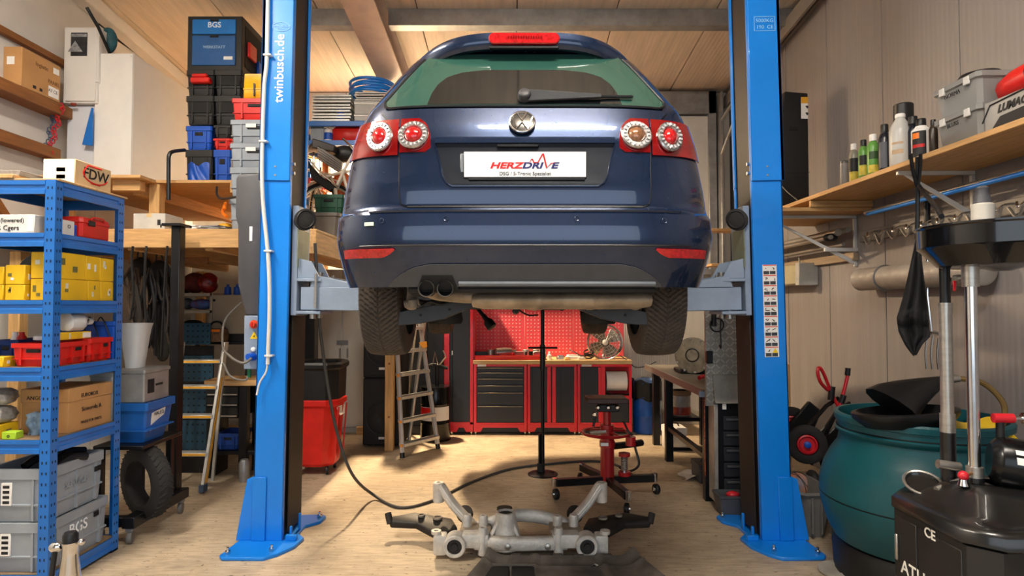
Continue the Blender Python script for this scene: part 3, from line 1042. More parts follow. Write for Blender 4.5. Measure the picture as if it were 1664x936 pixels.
# --- tail lamps
def lamp(s):
    so = thing_part = None
    m = MB()
    lo = lambda z: .550
    oT = [(2.145, .805), (2.17, .79), (2.25, .775), (2.315, .755)]
    top = 2.318
    zz = zr(2.150, top, 8)
    patch(m, lambda z: s * .550, lambda z: s * interp(oT, z) * .985, zz, .010, 18)
    a = m.build('tail_lamp', LRED, car, ang=60)
    m = MB()
    iT = [(2.160, .43), (2.18, .405), (2.24, .408), (2.29, .425), (2.318, .46)]
    patch(m, lambda z: s * .541, lambda z: s * interp(iT, z), zr(2.160, 2.318, 8), .011, 12)
    c = m.build('tail_lamp_inner', LRED, tailgate, ang=60)
    for par, x, rr, kx, inner in ((a, .632, .076, .80, LRED2), (c, .482, .068, 1, LRED2 if s < 0 else mat('lamp_amber', '#9A6A4A', .15, .3, .3, 60, coat=1))):
        z = 2.236
        nn = nrm(s * x, z)
        p = rear(s * x, z, .012)
        ring = MB().lathe([(rr, -.004), (rr, .004), (rr * .92, .010), (rr * .62, .010), (rr * .56, .004)], 32, p, ax=nn, sx=kx, cap=False).build('reflector_ring', LCLR, par)
        m = MB()
        MM = Vector((0, 0, 1)).rotation_difference(nn).to_matrix()
        for i in range(18):
            aa = 2 * pi * i / 18
            r1 = rr * .78
            m.add(*_pip(p + nn * .011 + MM @ Vector((cos(aa) * r1 * kx, sin(aa) * r1, 0)), MM, aa, rr * .085))
        (m.build('led_pips', mat('led_white', '#E4E4E4', .15, .3, .05, coat=1), ring))['kind'] = 'stuff'
        MB().lathe([(rr * .56, -.002), (rr * .52, .010), (rr * .35, .020), (rr * .12, .024), (.0001, .0245)], 24, p, ax=nn, sx=kx).build('lamp_dome', inner, par)
def _pip(c, MM, aa, h):
    vs, e1, e2, e3 = [], Vector((cos(aa), sin(aa), 0)), Vector((-sin(aa), cos(aa), 0)), Vector((0, 0, 1))
    for k in (0, .004):
        for u, v in ((-1, -.6), (1, -.6), (1, .6), (-1, .6)):
            vs.append(c + MM @ (e1 * u * h + e2 * v * h + e3 * k))
    return vs, [(3, 2, 1, 0), (4, 5, 6, 7), (0, 1, 5, 4), (1, 2, 6, 5), (2, 3, 7, 6), (3, 0, 4, 7)]
for s in (-1, 1):
    lamp(s)
# --- bumper reflectors, valance, stickers
for s in (-1, 1):
    m = MB()
    rl = [(1.705, .60), (1.715, .57), (1.735, .545), (1.742, .55)]
    patch(m, lambda z: s * interp(rl, z), lambda z: s * .775, [1.705, 1.71, 1.72, 1.735, 1.742], .010, 16)
    m.build('bumper_reflector', LRED2, car, ang=60)
vT = [(1.584, .585), (1.60, .575), (1.63, .535), (1.65, .50), (1.668, .455), (1.676, .40)]
m = MB()
patch(m, lambda z: -interp(vT, z), lambda z: interp(vT, z), zr(1.584, 1.676, 8), .010, 40)
val = m.build('valance', VALG, car, ang=50)
m = MB()
m.tube([rear(x, 1.600, .016) for x in zr(-.28, .55, 24)], .010, 8)
m.build('valance_lip', mat('valance_lip_plastic', '#6C7278', .5), val)
m = MB()
m.tube([rear(x, 1.578, .0) + Vector((0, .02, -.008)) for x in zr(-.50, .56, 24)], .014, 8)
m.build('lower_edge', UNDER, car)
m = MB()
patch(m, lambda z: -.455 + .02 * (z - 1.58) / .05, lambda z: -.285 - .02 * (z - 1.58) / .05, [1.575, 1.59, 1.61, 1.625, 1.634], .014, 10)
m.build('exhaust_cutout', UNDER, val)
m = MB()
patch(m, lambda z: -.675, lambda z: -.635, [1.835, 1.850], .009, 3)
m.build('inspection_sticker', mat('pale_green_sticker', '#CFE3CC', .5), car)
for x in (-.60, -.33, .215, .58):
    p = rear(x, 1.855 if abs(x) > .5 else 1.862, .008)
    MB().torus(p, .010, .0014, nrm(x, 1.86), 16, 5).build('parking_sensor', PAINT, car)
# --- underbody, exhaust and suspension
MB().bx(CX - .54, CX + .54, 2.85, 6.5, 1.545, 1.60).build('underbody', UNDER, car, .02)
for x in (-.418, -.338):
    MB().lathe([(.034, -.02), (.036, 0), (.031, 0), (.029, .12)], 22, (CX + x, 2.60, 1.572), ax=(0, 1, .02), cap=False).build('exhaust_tip', mat('sooty_exhaust', '#6B6258', .4, .8, .25, 10), car)
    MB().cyl((CX + x, 2.68, 1.572), (CX + x, 2.70, 1.572), .03, n=18).build('exhaust_plug', UNDER, car)  # dark disc closing the bore of the tip
MB().tube(smooth([(CX - .418, 2.70, 1.572), (CX - .40, 2.78, 1.56), (CX - .30, 2.86, 1.548), (CX - .2, 2.88, 1.545)]), .034, 10).build('tailpipe', RUSTY, car)
m = MB().lathe([(.01, -.42), (.055, -.41), (.07, -.36), (.072, -.12), (.077, -.11), (.077, -.09), (.072, -.08), (.072, .12), (.077, .13), (.077, .15), (.072, .16), (.07, .36), (.055, .42), (.01, .43)], 24, (CX + .17, 2.90, 1.528), ax=(1, 0, 0), sx=.62, sy=1.35)
m.build('silencer', RUSTY, car)
for s in (-1, 1):
    pm = lambda px, py, d=3.12: Vector((CX + s * (P(853 + (853 - px), py, d).x - CX) * -1 * -1, d, Z(py, d)))
    poly = [pm(653, 507), pm(700, 497), pm(745, 490), pm(795, 487), pm(792, 495), pm(762, 504), pm(725, 519), pm(690, 526), pm(653, 529)]
    ar = MB().prism(poly, (0, .10, 0)).build('lower_arm', ARMG, car, .004)
    for a_, b_ in ((690, 512), (737, 503)):
        MB().cyl(pm(a_, b_) + Vector((0, -.003, 0)), pm(a_, b_) + Vector((0, .004, 0)), .007, n=10).build('arm_hole', UNDER, ar)
    MB().cyl(pm(673, 500, 3.0), pm(676, 470, 3.05), .026, n=14).build('damper', DUSTY, car)
    m = MB().cyl(pm(662, 495, 2.98), pm(686, 490, 2.98), .018, n=12).cyl(pm(676, 500, 2.97), pm(676, 488, 2.97), .024, n=12)
    m.build('bushing', DUSTY, car)
    MB().tube(smooth([pm(665, 484, 3.05), pm(700, 492, 3.1), pm(730, 486, 3.1), pm(760, 489, 3.15)]), .012, 8).build('link_rod', UNDER, car)
    MB().tube(smooth([pm(690, 497, 3.05), pm(705, 490, 3.05), pm(720, 494, 3.05), pm(738, 488, 3.08)]), .008, 8).build('brake_hose', BLACK, car)
    m = MB().lathe([(.09, 0), (.1, .02), (.09, .09), (.05, .11)], 20, Vector((CX + s * -.43 * -1, 3.45, 1.40)))
    m.build('spring_seat', UNDER, car)
MB().cyl((CX - .5, 3.42, 1.52), (CX + .5, 3.42, 1.52), .04, n=12).build('rear_axle', UNDER, car)
# --- wheels
def tyre_mesh():
    n, k = 504, 40
    prof = []
    wdt = .112
    for j in range(k + 1):
        u = -1 + 2 * j / k
        a = abs(u)
        if a < .78:
            r = TR - .010 * (a / .78) ** 2.5
            x = u / .78 * wdt * .88
        else:
            f = (a - .78) / .22
            x = math.copysign(wdt * (.88 + .12 * sin(f * pi * .75)), u)
            r = TR - .010 - .105 * f ** 1.15
        prof.append((x, r, a))
    vs, fs = [], []
    for i in range(n):
        th = 2 * pi * i / n
        for x, r, a in prof:
            dep = 0
            if a < .80:
                ph = (th / (2 * pi) * 72 + a * 3.6) % 1
                if ph < .24:
                    dep = .007
                else:
                    ph2 = (th / (2 * pi) * 72 + a * 3.6 + .55 + (.5 if x > 0 else 0)) % 1
                if a < .03:
                    dep = .006
            elif a < .9:
                ph = (th / (2 * pi) * 72 + .8 * 3.6) % 1
                dep = .005 if ph < .24 else 0
            rr = r - dep
            vs.append((x, rr * cos(th), rr * sin(th)))
    kk = k + 1
    for i in range(n):
        j2 = (i + 1) % n
        for j in range(k):
            fs.append((i * kk + j, j2 * kk + j, j2 * kk + j + 1, i * kk + j + 1))
    me = bpy.data.meshes.new('tyre')
    me.from_pydata(vs, [], fs)
    me.shade_smooth()
    me.set_sharp_from_angle(angle=R(30))
    me.materials.append(mat('tyre_rubber', '#4A4139', .75, 0, .2, 14))
    return me
tme = tyre_mesh()
for yy, hx in ((AXY, .728), (FXY, .74)):
    for s in (-1, 1):
        w = bpy.data.objects.new('tyre', tme)
        COL.objects.link(w)
        w.parent = car
        c = Vector((CX + s * hx, yy, AXZ))
        w.location = c - ORG[car]
        w.scale = (s, 1, 1)
        ORG[w] = c
        m = MB()
        m.lathe([(.205, -.11), (.212, -.09), (.19, -.07), (.18, .08), (.205, .1), (.212, .11), (.2, .105), (.17, .06), (.06, .05), (.05, .06), (.0001, .065)], 36, c, ax=(s, 0, 0), cap=False)
        m.build('rim', mat('wheel_steel', '#5C5955', .4, .6, .2), car)
        m = MB().cyl(c - Vector((s * .05, 0, 0)), c - Vector((s * .035, 0, 0)), .14, n=28)
        m.build('brake_disc', DUSTY, car)
# ================================================================== generic containers
def rloop(x0, x1, y0, y1, e, z, ch):
    x0, x1, y0, y1 = x0 - e, x1 + e, y0 - e, y1 + e
    return [Vector(p) for p in ((x0 + ch, y0, z), (x1 - ch, y0, z), (x1, y0 + ch, z), (x1, y1 - ch, z), (x1 - ch, y1, z), (x0 + ch, y1, z), (x0, y1 - ch, z), (x0, y0 + ch, z))]


def loft(mb, loops, cap0=True, cap1=True):
    n = len(loops[0])
    vs = [p for l in loops for p in l]
    fs = [(j * n + i, j * n + (i + 1) % n, (j + 1) * n + (i + 1) % n, (j + 1) * n + i) for j in range(len(loops) - 1) for i in range(n)]
    if cap0:
        fs.append(tuple(range(n))[::-1])
    if cap1:
        fs.append(tuple(range((len(loops) - 1) * n, len(loops) * n)))
    return mb.add(vs, fs)


DARK = mat('shadow_black_plastic', '#0C0C0D', .7, 0, .2)


def crate(name, label, cat, x0, x1, y0, y1, z0, z1, m, group=None, ribs=True, taper=.012, front=True, side=True, slot=True):
    t = thing(name, label, cat, ((x0 + x1) / 2, (y0 + y1) / 2, z0), group=group)
    h = z1 - z0
    b, w = .006, .012
    prof = [(-taper - .004, z0), (-taper, z0 + .008), (-taper * .6, z0 + h * .30), (b * .4, z0 + h * .31), (b * .4, z0 + h * .335), (-taper * .5, z0 + h * .345),
            (-taper * .2, z0 + h * .80), (b, z0 + h * .81), (b, z1), (-w, z1), (-taper - w, z0 + .02)]
    loft(MB_ := MB(), [rloop(x0, x1, y0, y1, e, z, .012) for e, z in prof])
    o = MB_.build('body', m, t)
    if ribs:
        if front:
            for f in (.22, .78):
                xx = x0 + (x1 - x0) * f
                MB().bx(xx - .006, xx + .006, y0 - .004, y0 + .012, z0 + .01, z1 - .002).build('rib', m, o)
        if side:
            for f in (.15, .5, .85):
                yy = y0 + (y1 - y0) * f
                MB().bx(x1 - .012, x1 + .004, yy - .006, yy + .006, z0 + .01, z1 - .002).build('rib', m, o)
    if slot:
        if front:
            MB().bx(x0 + (x1 - x0) * .34, x0 + (x1 - x0) * .66, y0 - .0015, y0 + .01, z0 + h * .60, z0 + h * .75).build('handle_slot', DARK, o, .003)
        if side:
            MB().bx(x1 - .01, x1 + .0015, y0 + (y1 - y0) * .62, y0 + (y1 - y0) * .80, z0 + h * .60, z0 + h * .75).build('handle_slot', DARK, o, .003)
    return t


def carton(name, label, cat, x0, x1, y0, y1, z0, z1, m, group=None, lid=0, marks=(), txt=(), tape=True, flaps=False):
    t = thing(name, label, cat, ((x0 + x1) / 2, (y0 + y1) / 2, z0), group=group)
    if lid:
        o = MB().bx(x0 + .004, x1 - .004, y0 + .004, y1 - .004, z0, z1 - .004).build('body', m, t, .003)
        MB().bx(x0, x1, y0, y1, z1 - lid, z1).build('lid', m, t, .003)
    else:
        o = MB().bx(x0, x1, y0, y1, z0, z1).build('body', m, t, .003)
    if tape:
        MB().bx((x0 + x1) / 2 - .02, (x0 + x1) / 2 + .02, y0 - .001, y1 + .001, z1 - .03, z1 + .001).build('tape', mat('packing_tape', '#C7A878', .3), t)
    for k in marks:
        f, u0, u1, v0, v1, mm = k
        za, zb = z0 + (z1 - z0) * v0, z0 + (z1 - z0) * v1
        if f == 'f':
            MB().bx(x0 + (x1 - x0) * u0, x0 + (x1 - x0) * u1, y0 - .0015, y0 + .002, za, zb).build('label_patch', mm, t)
        else:
            MB().bx(x1 - .002, x1 + .0015, y0 + (y1 - y0) * u0, y0 + (y1 - y0) * u1, za, zb).build('label_patch', mm, t)
    for f, u, v, s, size, mm in txt:
        zz = z0 + (z1 - z0) * v
        if f == 'f':
            MB().text(s, size, face_cam((x0 + (x1 - x0) * u, y0 - .0015, zz))).build('print', mm, t)
        else:
            MB().text(s, size, face_px((x1 + .0015, y0 + (y1 - y0) * u, zz))).build('print', mm, t)
    return t


# ================================================================== BLUE SHELF, LEFT FOREGROUND
SX0, SX1, SY0, SY1 = -2.83, -2.43, 3.26, 3.84
LV = [.09, .793, 1.174, 1.53, 1.888, 2.168]
sh = thing('storage_shelf', 'tall blue steel shelf full of boxes in the left foreground', 'shelf', ((SX0 + SX1) / 2, (SY0 + SY1) / 2, 0))
for ix, x in enumerate((SX0, SX1)):
    for iy, y in enumerate((SY0, SY1)):
        sx, sy = (1 if ix == 0 else -1), (1 if iy == 0 else -1)
        m = MB()
        poly = [(x, y), (x + sx * .055, y), (x + sx * .055, y + sy * .004), (x + sx * .004, y + sy * .004), (x + sx * .004, y + sy * .055), (x, y + sy * .055)]
        m.prism([(a, b, 0) for a, b in poly], (0, 0, 2.172))
        po = m.build('post', SHBLUE, sh)
        hm = MB()
        for k in range(38):
            zz = .05 + k * .056
            for u in (.018, .040):
                hm.bx(x + sx * u - .003, x + sx * u + .003, y - .0012, y + .0012, zz, zz + .014)
                hm.bx(x - .0012, x + .0012, y + sy * u - .003, y + sy * u + .003, zz, zz + .014)
        hm.build('slots', DARK, po)['kind'] = 'stuff'
        MB().bx(min(x, x + sx * .06), max(x, x + sx * .06), min(y, y + sy * .06), max(y, y + sy * .06), 0, .012).build('foot', BLACK, sh)
for z in LV:
    def beam(p, q, nrmv):
        # pressed channel beam with a stepped profile
        p, q, nv = Vector(p), Vector(q), Vector(nrmv)
        pr = [(0, 0), (.003, 0), (.003, -.022), (-.004, -.026), (-.004, -.044), (.003, -.048), (.003, -.072), (-.012, -.072), (-.012, 0)]
        m = MB()
        m.prism([p + nv * a + Vector((0, 0, b)) for a, b in pr], q - p)
        m.build('beam', SHBLUE, sh, ang=20)
    beam((SX0 + .004, SY0, z), (SX1 - .055, SY0, z), (0, -1, 0))
    beam((SX0 + .004, SY1, z), (SX1 - .004, SY1, z), (0, 1, 0))
    beam((SX1, SY0 + .055, z), (SX1, SY1 - .055, z), (1, 0, 0))
    beam((SX0, SY0 + .055, z), (SX0, SY1 - .055, z), (-1, 0, 0))
    MB().bx(SX0 + .006, SX1 - .006, SY0 + .006, SY1 - .006, z - .012, z).build('board', mat('chipboard', '#8A7154', .8, 0, .15, 30), sh)

# --- top of the shelf
tp = 2.169
carton('parts_box', 'pale wooden box with a red and black logo on top of the blue shelf', 'box', -2.63, -2.45, 3.43, 3.74, tp + .012, 2.325, mat('light_ply_box', '#D9B98A', .6, 0, .06), marks=[('f', .02, .98, .02, .98, WHITE), ('f', .42, .70, .5, .66, PAPER), ('f', .42, .70, .22, .38, PAPER)], tape=False)
bx_ = [o for o in bpy.data.objects if o.name.startswith('parts_box')][0]
M = face_px((-2.448, 3.60, 2.262))
MB().text('FDW', .085, M @ Matrix.Scale(1.15, 4, (1, 0, 0)), shear=.1, bold=.001).build('logo_lettering', INK, bx_)
pts = [M @ Vector((cos(a) * .105, sin(a) * .048, .0004)) for a in [R(x) for x in range(150, 345, 12)]]
MB().tube([M @ Vector((.05, .048, .0004)), M @ Vector((-.07, .048, .0004))] + pts, .004, 5).build('logo_ring', REDINK, bx_)
MB().text('COMPANY', .018, M @ Matrix.Translation((0, -.05, 0))).build('logo_small_lettering', REDINK, bx_)
for i, (a, b, y0, y1, z, h, n_, l_) in enumerate([(-2.83, -2.42, 3.27, 3.86, tp, .012, 'plywood_board', 'thin plywood board lying on the blue shelf top'),
                                                   (-2.86, -2.66, 3.26, 3.72, tp + .012, .022, 'timber_board', 'rough pale board on the blue shelf top beside the wooden box'),
                                                   (-2.88, -2.655, 3.30, 3.70, tp + .034, .03, 'timber_offcut', 'dark weathered board lying uppermost on the blue shelf')]):
    tag(MB().bx(a, b, y0, y1, z, z + h).build(n_, [wood('ply_wood', '#C9A578'), PINEY, mat('weathered_wood', '#8B857E', .7, 0, .2, 8, stretch=(12, 1, 12))][i], None, .003), l_, 'board')
# --- level with the white boxes and red case
z = LV[4]
carton('white_box', 'white cardboard box with handwritten black words on the second shelf', 'box', -2.80, -2.55, 3.275, 3.55, z, z + .10, WHITE, tape=False, marks=[('f', .85, .97, .1, .9, PAPER)], txt=[('f', .42, .68, '(F)  (lowered)', .032, INK), ('f', .35, .28, 'DPR Cgers', .036, INK)])
carton('white_box', 'small white box beside the red case on the blue shelf', 'box', -2.53, -2.46, 3.34, 3.45, z, z + .085, WHITE, tape=False, txt=[('s', .6, .6, 'O', .03, INK)])
rc = thing('tool_case', 'small red plastic case with black latch on the blue shelf', 'case', (-2.52, 3.6, z))
loft(m := MB(), [rloop(-2.60, -2.45, 3.49, 3.74, e, zz, .015) for e, zz in ((-.006, z), (0, z + .01), (0, z + .085), (.004, z + .09), (.004, z + .098), (-.004, z + .12), (-.02, z + .125))])
m.build('shell', RED, rc, ang=30)
MB().bx(-2.449, -2.443, 3.54, 3.60, z + .075, z + .105).build('latch', BLACK, rc, .002)
MB().tube(smooth([(-2.447, 3.56, z + .11), (-2.44, 3.58, z + .125), (-2.44, 3.66, z + .125), (-2.447, 3.68, z + .11)]), .005, 6).build('handle', RED, rc)
tag(MB().bx(-2.52, -2.47, 3.46, 3.485, z, z + .07).build('blue_packet', CRBLUE, None, .004), 'small blue packet between white box and red case', 'packet')
# --- yellow cartons
z = LV[3]
pm1, pm2 = mat('grey_print', '#6F6A3A', .6), mat('pale_print', '#D8D8CC', .6)
def yb(label, *a, seed=0):
    r = random.Random(seed)
    mk = []
    for f in 'fs':
        for _ in range(2):
            u, v = r.uniform(.08, .7), r.uniform(.15, .6)
            mk.append((f, u, u + r.uniform(.08, .2), v, v + r.uniform(.12, .3), r.choice([pm1, pm2, PAPER])))
    return carton('yellow_carton', label, 'box', *a, YEL, 'yellow cartons on the blue shelf', marks=mk, tape=False)
yb('large yellow carton at the near end, upper row, behind the shelf post', -2.60, -2.45, 3.32, 3.53, z + .118, z + .262, seed=1)
yb('yellow carton at the far end of the upper row on the blue shelf', -2.60, -2.45, 3.535, 3.65, z + .118, z + .258, seed=2)
yb('narrow yellow carton last in the upper row on the blue shelf', -2.60, -2.45, 3.655, 3.78, z + .118, z + .255, seed=3)
yb('long yellow carton below the large one, lower row', -2.60, -2.45, 3.32, 3.55, z, z + .116, seed=4)
yb('yellow carton in the middle of the lower row on the blue shelf', -2.60, -2.45, 3.555, 3.66, z, z + .116, seed=5)
yb('yellow carton last in the lower row, next to the rear post', -2.60, -2.45, 3.665, 3.78, z, z + .116, seed=6)
yb('yellow carton left of the front post, upper one of the pair', -2.72, -2.615, 3.30, 3.45, z + .085, z + .19, seed=7)
yb('yellow carton left of the front post, lower one of the pair', -2.72, -2.615, 3.30, 3.45, z, z + .083, seed=8)
yb('yellow carton at the left picture edge, upper', -2.82, -2.73, 3.30, 3.45, z + .085, z + .18, seed=9)
yb('yellow carton at the left picture edge, lower', -2.82, -2.73, 3.30, 3.45, z, z + .083, seed=10)
hd = thing('spool', 'dark round cable spool behind the yellow cartons', 'spool', (-2.74, 3.65, z))
MB().cyl((-2.74, 3.56, z + .14), (-2.74, 3.575, z + .14), .135, n=26).build('flange', BLACK, hd, .003)
MB().cyl((-2.74, 3.66, z + .14), (-2.74, 3.675, z + .14), .135, n=26).build('flange', BLACK, hd, .003)
MB().cyl((-2.74, 3.575, z + .14), (-2.74, 3.66, z + .14), .09, n=20).build('drum', DKGREY, hd)
# --- red crates level
z = LV[2]
crate('red_crate', 'near red open crate on the blue shelf', 'crate', -2.68, -2.445, 3.30, 3.555, z, z + .125, RED)
crate('red_crate', 'far red open crate on the blue shelf', 'crate', -2.66, -2.445, 3.57, 3.775, z, z + .135, RED)
yl = carton('yellow_carton', 'flat yellow carton on the board edge in front of the red crate', 'box', -2.83, -2.70, 3.275, 3.36, z, z + .055, YEL, 'yellow cartons on the blue shelf', tape=False, marks=[('f', .35, .55, .2, .8, PAPER), ('s', .3, .5, .3, .6, PAPER)])
carton('yellow_carton', 'long flat yellow carton resting across the near red crate', 'box', -2.56, -2.47, 3.36, 3.62, z + .137, z + .178, YEL, 'yellow cartons on the blue shelf', tape=False, marks=[('s', .72, .97, .15, .85, PAPER), ('s', .3, .34, .1, .9, pm2)])
crate('blue_crate', 'dark blue crate with bottles at the left picture edge', 'crate', -2.83, -2.71, 3.37, 3.62, z, z + .14, mat('dark_blue_plastic', '#12306E', .45))
tag(MB().lathe([(.035, 0), (.037, .01), (.037, .09), (.02, .11), (.014, .13), (.014, .15)], 16, (-2.78, 3.45, z + .03)).build('bottle', PAPER), 'white bottle standing in the dark blue crate', 'bottle')
tag(MB().lathe([(.022, 0), (.024, .01), (.024, .12), (.014, .135), (.014, .15)], 14, (-2.735, 3.44, z + .03)).build('bottle', RED), 'thin red bottle standing in the dark blue crate', 'bottle')
tag(MB().lathe([(.03, 0), (.045, .003), (.045, .024), (.03, .03)], 20, (-2.60, 3.42, z + .135)).build('tape_roll', PAPER), 'pale tape roll on the near red crate', 'tape roll')
cn = thing('canister', 'translucent white canister lying above the red crates', 'canister', (-2.52, 3.5, z + .178))
loft(m := MB(), [[Vector((p.x, 3.44 + (p.z) * 1.0, z + .235 + p.y)) for p in rloop(-2.545, -2.455, -.05, .05, e, zz, .02)] for e, zz in ((-.02, 0), (-.002, .012), (0, .10), (-.004, .125), (-.03, .165), (-.034, .19))])
m.build('body', mat('milky_plastic', '#D9DBDB', .35, 0, .04), cn, ang=50)
MB().cyl((-2.5, 3.63, z + .235), (-2.5, 3.655, z + .235), .02, n=14).build('cap', PAPER, cn)
bt = thing('blue_tub', 'big blue plastic tub with cables behind the red crates', 'tub', (-2.53, 3.79, z))
loft(m := MB(), [rloop(-2.72, -2.44, 3.785, 3.832, e, zz, .01) for e, zz in ((-.01, z), (-.004, z + .2), (.002, z + .205), (.002, z + .23), (-.006, z + .23), (-.012, z + .02))])
m.build('shell', CRBLUE, bt)
for k in range(3):
    MB().tube(smooth([(-2.7 + k * .07, 3.80, z + .225), (-2.66 + k * .07, 3.78, z + .255), (-2.62 + k * .07, 3.778, z + .18), (-2.60 + k * .07, 3.779, z + .12)]), .004, 6).build('cable', BLACK, bt)
# --- cardboard level
z = LV[1]
carton('cardboard_box', 'brown cardboard box with dark print on the lower blue shelf', 'box', -2.72, -2.45, 3.42, 3.79, z, z + .245, CARD, lid=.075, tape=False,
       txt=[('s', .45, .80, 'EUROBOX', .03, INK), ('s', .5, .48, 'Scmorola A', .035, INK), ('s', .5, .18, 'MADE FOR PARTS', .022, INK), ('f', .3, .80, 'ANGO', .03, INK)])
for i, (zz, a, b) in enumerate(((z + .075, -2.83, -2.715), (z + .17, -2.83, -2.715))):
    m = MB()
    def bag(u, v, i=i, zz=zz):
        th, ph = u * 2 * pi, (v - .5) * pi
        k = 1 + .10 * sin(5 * th + i * 2) * cos(ph) + .06 * sin(9 * ph + 3 * th)
        c, s_ = cos(ph), sin(ph)
        return Vector((-2.775 + math.copysign(abs(cos(th) * c) ** .6, cos(th)) * .058 * k, 3.36 + math.copysign(abs(sin(th) * c) ** .6, sin(th)) * .07 * k, zz + .045 + s_ * .046))
    m.grid(bag, 28, 14, True)
    tag(m.build('parts_bag', mat('silver_bag_film', '#A9A5A2', .35, .3, .3, 20, .6, 25), ang=80), ['lower crumpled silver parts bag', 'upper crumpled silver parts bag'][i] + ' at the left edge', 'bag')
yb2 = carton('yellow_carton', 'yellow carton under the silver bags on the lower shelf', 'box', -2.83, -2.725, 3.285, 3.42, z, z + .072, YEL, 'yellow cartons on the blue shelf', tape=False, txt=[('f', .35, .5, 'els', .04, NAVYINK), ('s', .5, .5, 'arr', .03, NAVYINK)])
carton('green_packet', 'lime green packet at the shelf edge before the cardboard box', 'packet', -2.70, -2.625, 3.275, 3.33, z, z + .04, mat('lime_green', '#A9CE2E', .5), tape=False, txt=[('f', .5, .5, 'o', .03, INK)])
m = MB()
m.grid(lambda u, v: Vector((-2.66 + .10 * u + .01 * sin(v * 9), 3.395 + .012 * sin(u * 11 + v * 4), z + .001 + v * .13 * (1 - .3 * abs(u - .5)))), 10, 8)
tag(m.build('plastic_bag', mat('blue_white_film', '#8FA9C4', .3, 0, .5, 9), thick=.006, ang=80), 'crumpled blue and white plastic bag against the cardboard box', 'bag')
carton('grey_box', 'grey plastic storage box at the back of the cardboard shelf', 'box', -2.60, -2.452, 3.795, 3.832, z, z + .30, GREYC, tape=False, lid=.03)
# --- big grey euro crates at the bottom
z = LV[0]
e1 = crate('euro_crate', 'lower grey stacking crate with white letters on the shelf bottom', 'crate', -2.80, -2.455, 3.285, 3.77, z, z + .262, GREYC, 'grey stacking crates', slot=False)
e2 = crate('euro_crate', 'upper grey stacking crate with embossed side, full of black parts', 'crate', -2.80, -2.458, 3.285, 3.73, z + .264, z + .545, GREYC, 'grey stacking crates', slot=False)
MB().text('BGS', .085, face_px((-2.453, 3.52, z + .16)), bold=.001).build('lettering', WINK, e1)
MB().text('SERVICE', .05, face_px((-2.456, 3.50, z + .42)), ext=.002).build('embossed_lettering', GREYC, e2)
for e, zb in ((e1, z), (e2, z + .264)):
    MB().bx(-2.70, -2.645, 3.2805, 3.29, zb + .09, zb + .21).build('label_holder', PAPER, e, .002)
    m = MB()
    for k in range(4):
        m.bx(-2.69, -2.655, 3.2795, 3.281, zb + .10 + k * .027, zb + .115 + k * .027)
    m.build('label_print', INK, e)['kind'] = 'stuff'
    MB().bx(-2.458, -2.452, 3.65, 3.71, zb + .17, zb + .20).build('side_grip', DARK, e, .002)
for k in range(5):
    r = random.Random(k)
    c = Vector((-2.72 + k * .055, 3.36 + r.random() * .2, z + .53))
    m = MB().tube(smooth([c, c + Vector((.02, .07, .03)), c + Vector((.05, .16, .015))]), .022, 8)
    tag(m.build('rubber_part', BLACK), ['first', 'second', 'third', 'fourth', 'fifth'][k] + ' black rubber part from the left in the upper grey crate', 'part', 'black rubber parts in the crate')

# ================================================================== SHINY JACK IN THE LOWER LEFT CORNER
p = P(114, 900, 2.6)
bx0, by0 = p.x, p.y
jk = thing('hydraulic_jack', 'chrome pump jack with black cap in the lower left corner', 'jack', (bx0, by0, 0))
MB().lathe([(.10, 0), (.10, .03), (.06, .05), (.055, .12), (.05, .2), (.042, .36), (.03, .46), (.029, .50), (.031, .505), (.031, .515), (.0001, .515)], 24, (bx0, by0, 0)).build('body', CHROME, jk)
MB().lathe([(.029, .513), (.029, .545), (.022, .556), (.0001, .557)], 20, (bx0, by0, 0)).build('cap', BLACK, jk)
MB().lathe([(.012, 0), (.020, .01), (.020, .035), (.012, .045)], 14, (bx0 - .075, by0 - .01, .495), ax=(1, 0, .1)).build('knob', CHROME, jk)
MB().sphere((bx0 + .045, by0, .515), .015, 12, 8).build('valve', CHROME, jk)
MB().tube([(bx0 - .055, by0 - .01, .49), (bx0 - .07, by0 - .02, .30), (bx0 - .09, by0 - .03, .05)], .011, 8).build('lever', BLACK, jk)
# ================================================================== TIMBER PLATFORM ON THE LEFT
DZ = 2.09
plat = thing('timber_platform', 'pine timber storage platform along the left wall', 'platform', (-2.8, 4.7, 1.9))
MB().bx(-4.0, -1.62, 4.70, 4.76, 1.945, DZ - .02).build('front_beam', PINE, plat, .004)
MB().bx(-1.56, -1.50, 4.70, 7.75, 1.90, DZ - .02).build('side_beam', PINEY, plat, .004)
MB().bx(-1.62, -1.56, 4.70, 4.78, 1.90, DZ - .02).build('beam_end', PINE, plat, .003)
for x in (-3.6, -2.95, -2.35, -1.95):
    MB().bx(x - .03, x + .03, 4.76, 7.75, 1.93, DZ - .02).build('joist', PINEY, plat, .003)
y = 4.70
k = 0
while y < 7.7:
    MB().bx(-4.05, -1.50, y + .003, y + .187, DZ - .02, DZ + .001 * (k % 3)).build('plank', PINE, plat, .002)
    y += .19
    k += 1
for x, yy in ((-3.9, 4.75), (-1.53, 7.6), (-3.9, 7.6)):
    MB().bx(x - .045, x + .045, yy + .07, yy + .16, 0, 1.93).build('post', PINEZ, plat, .004)
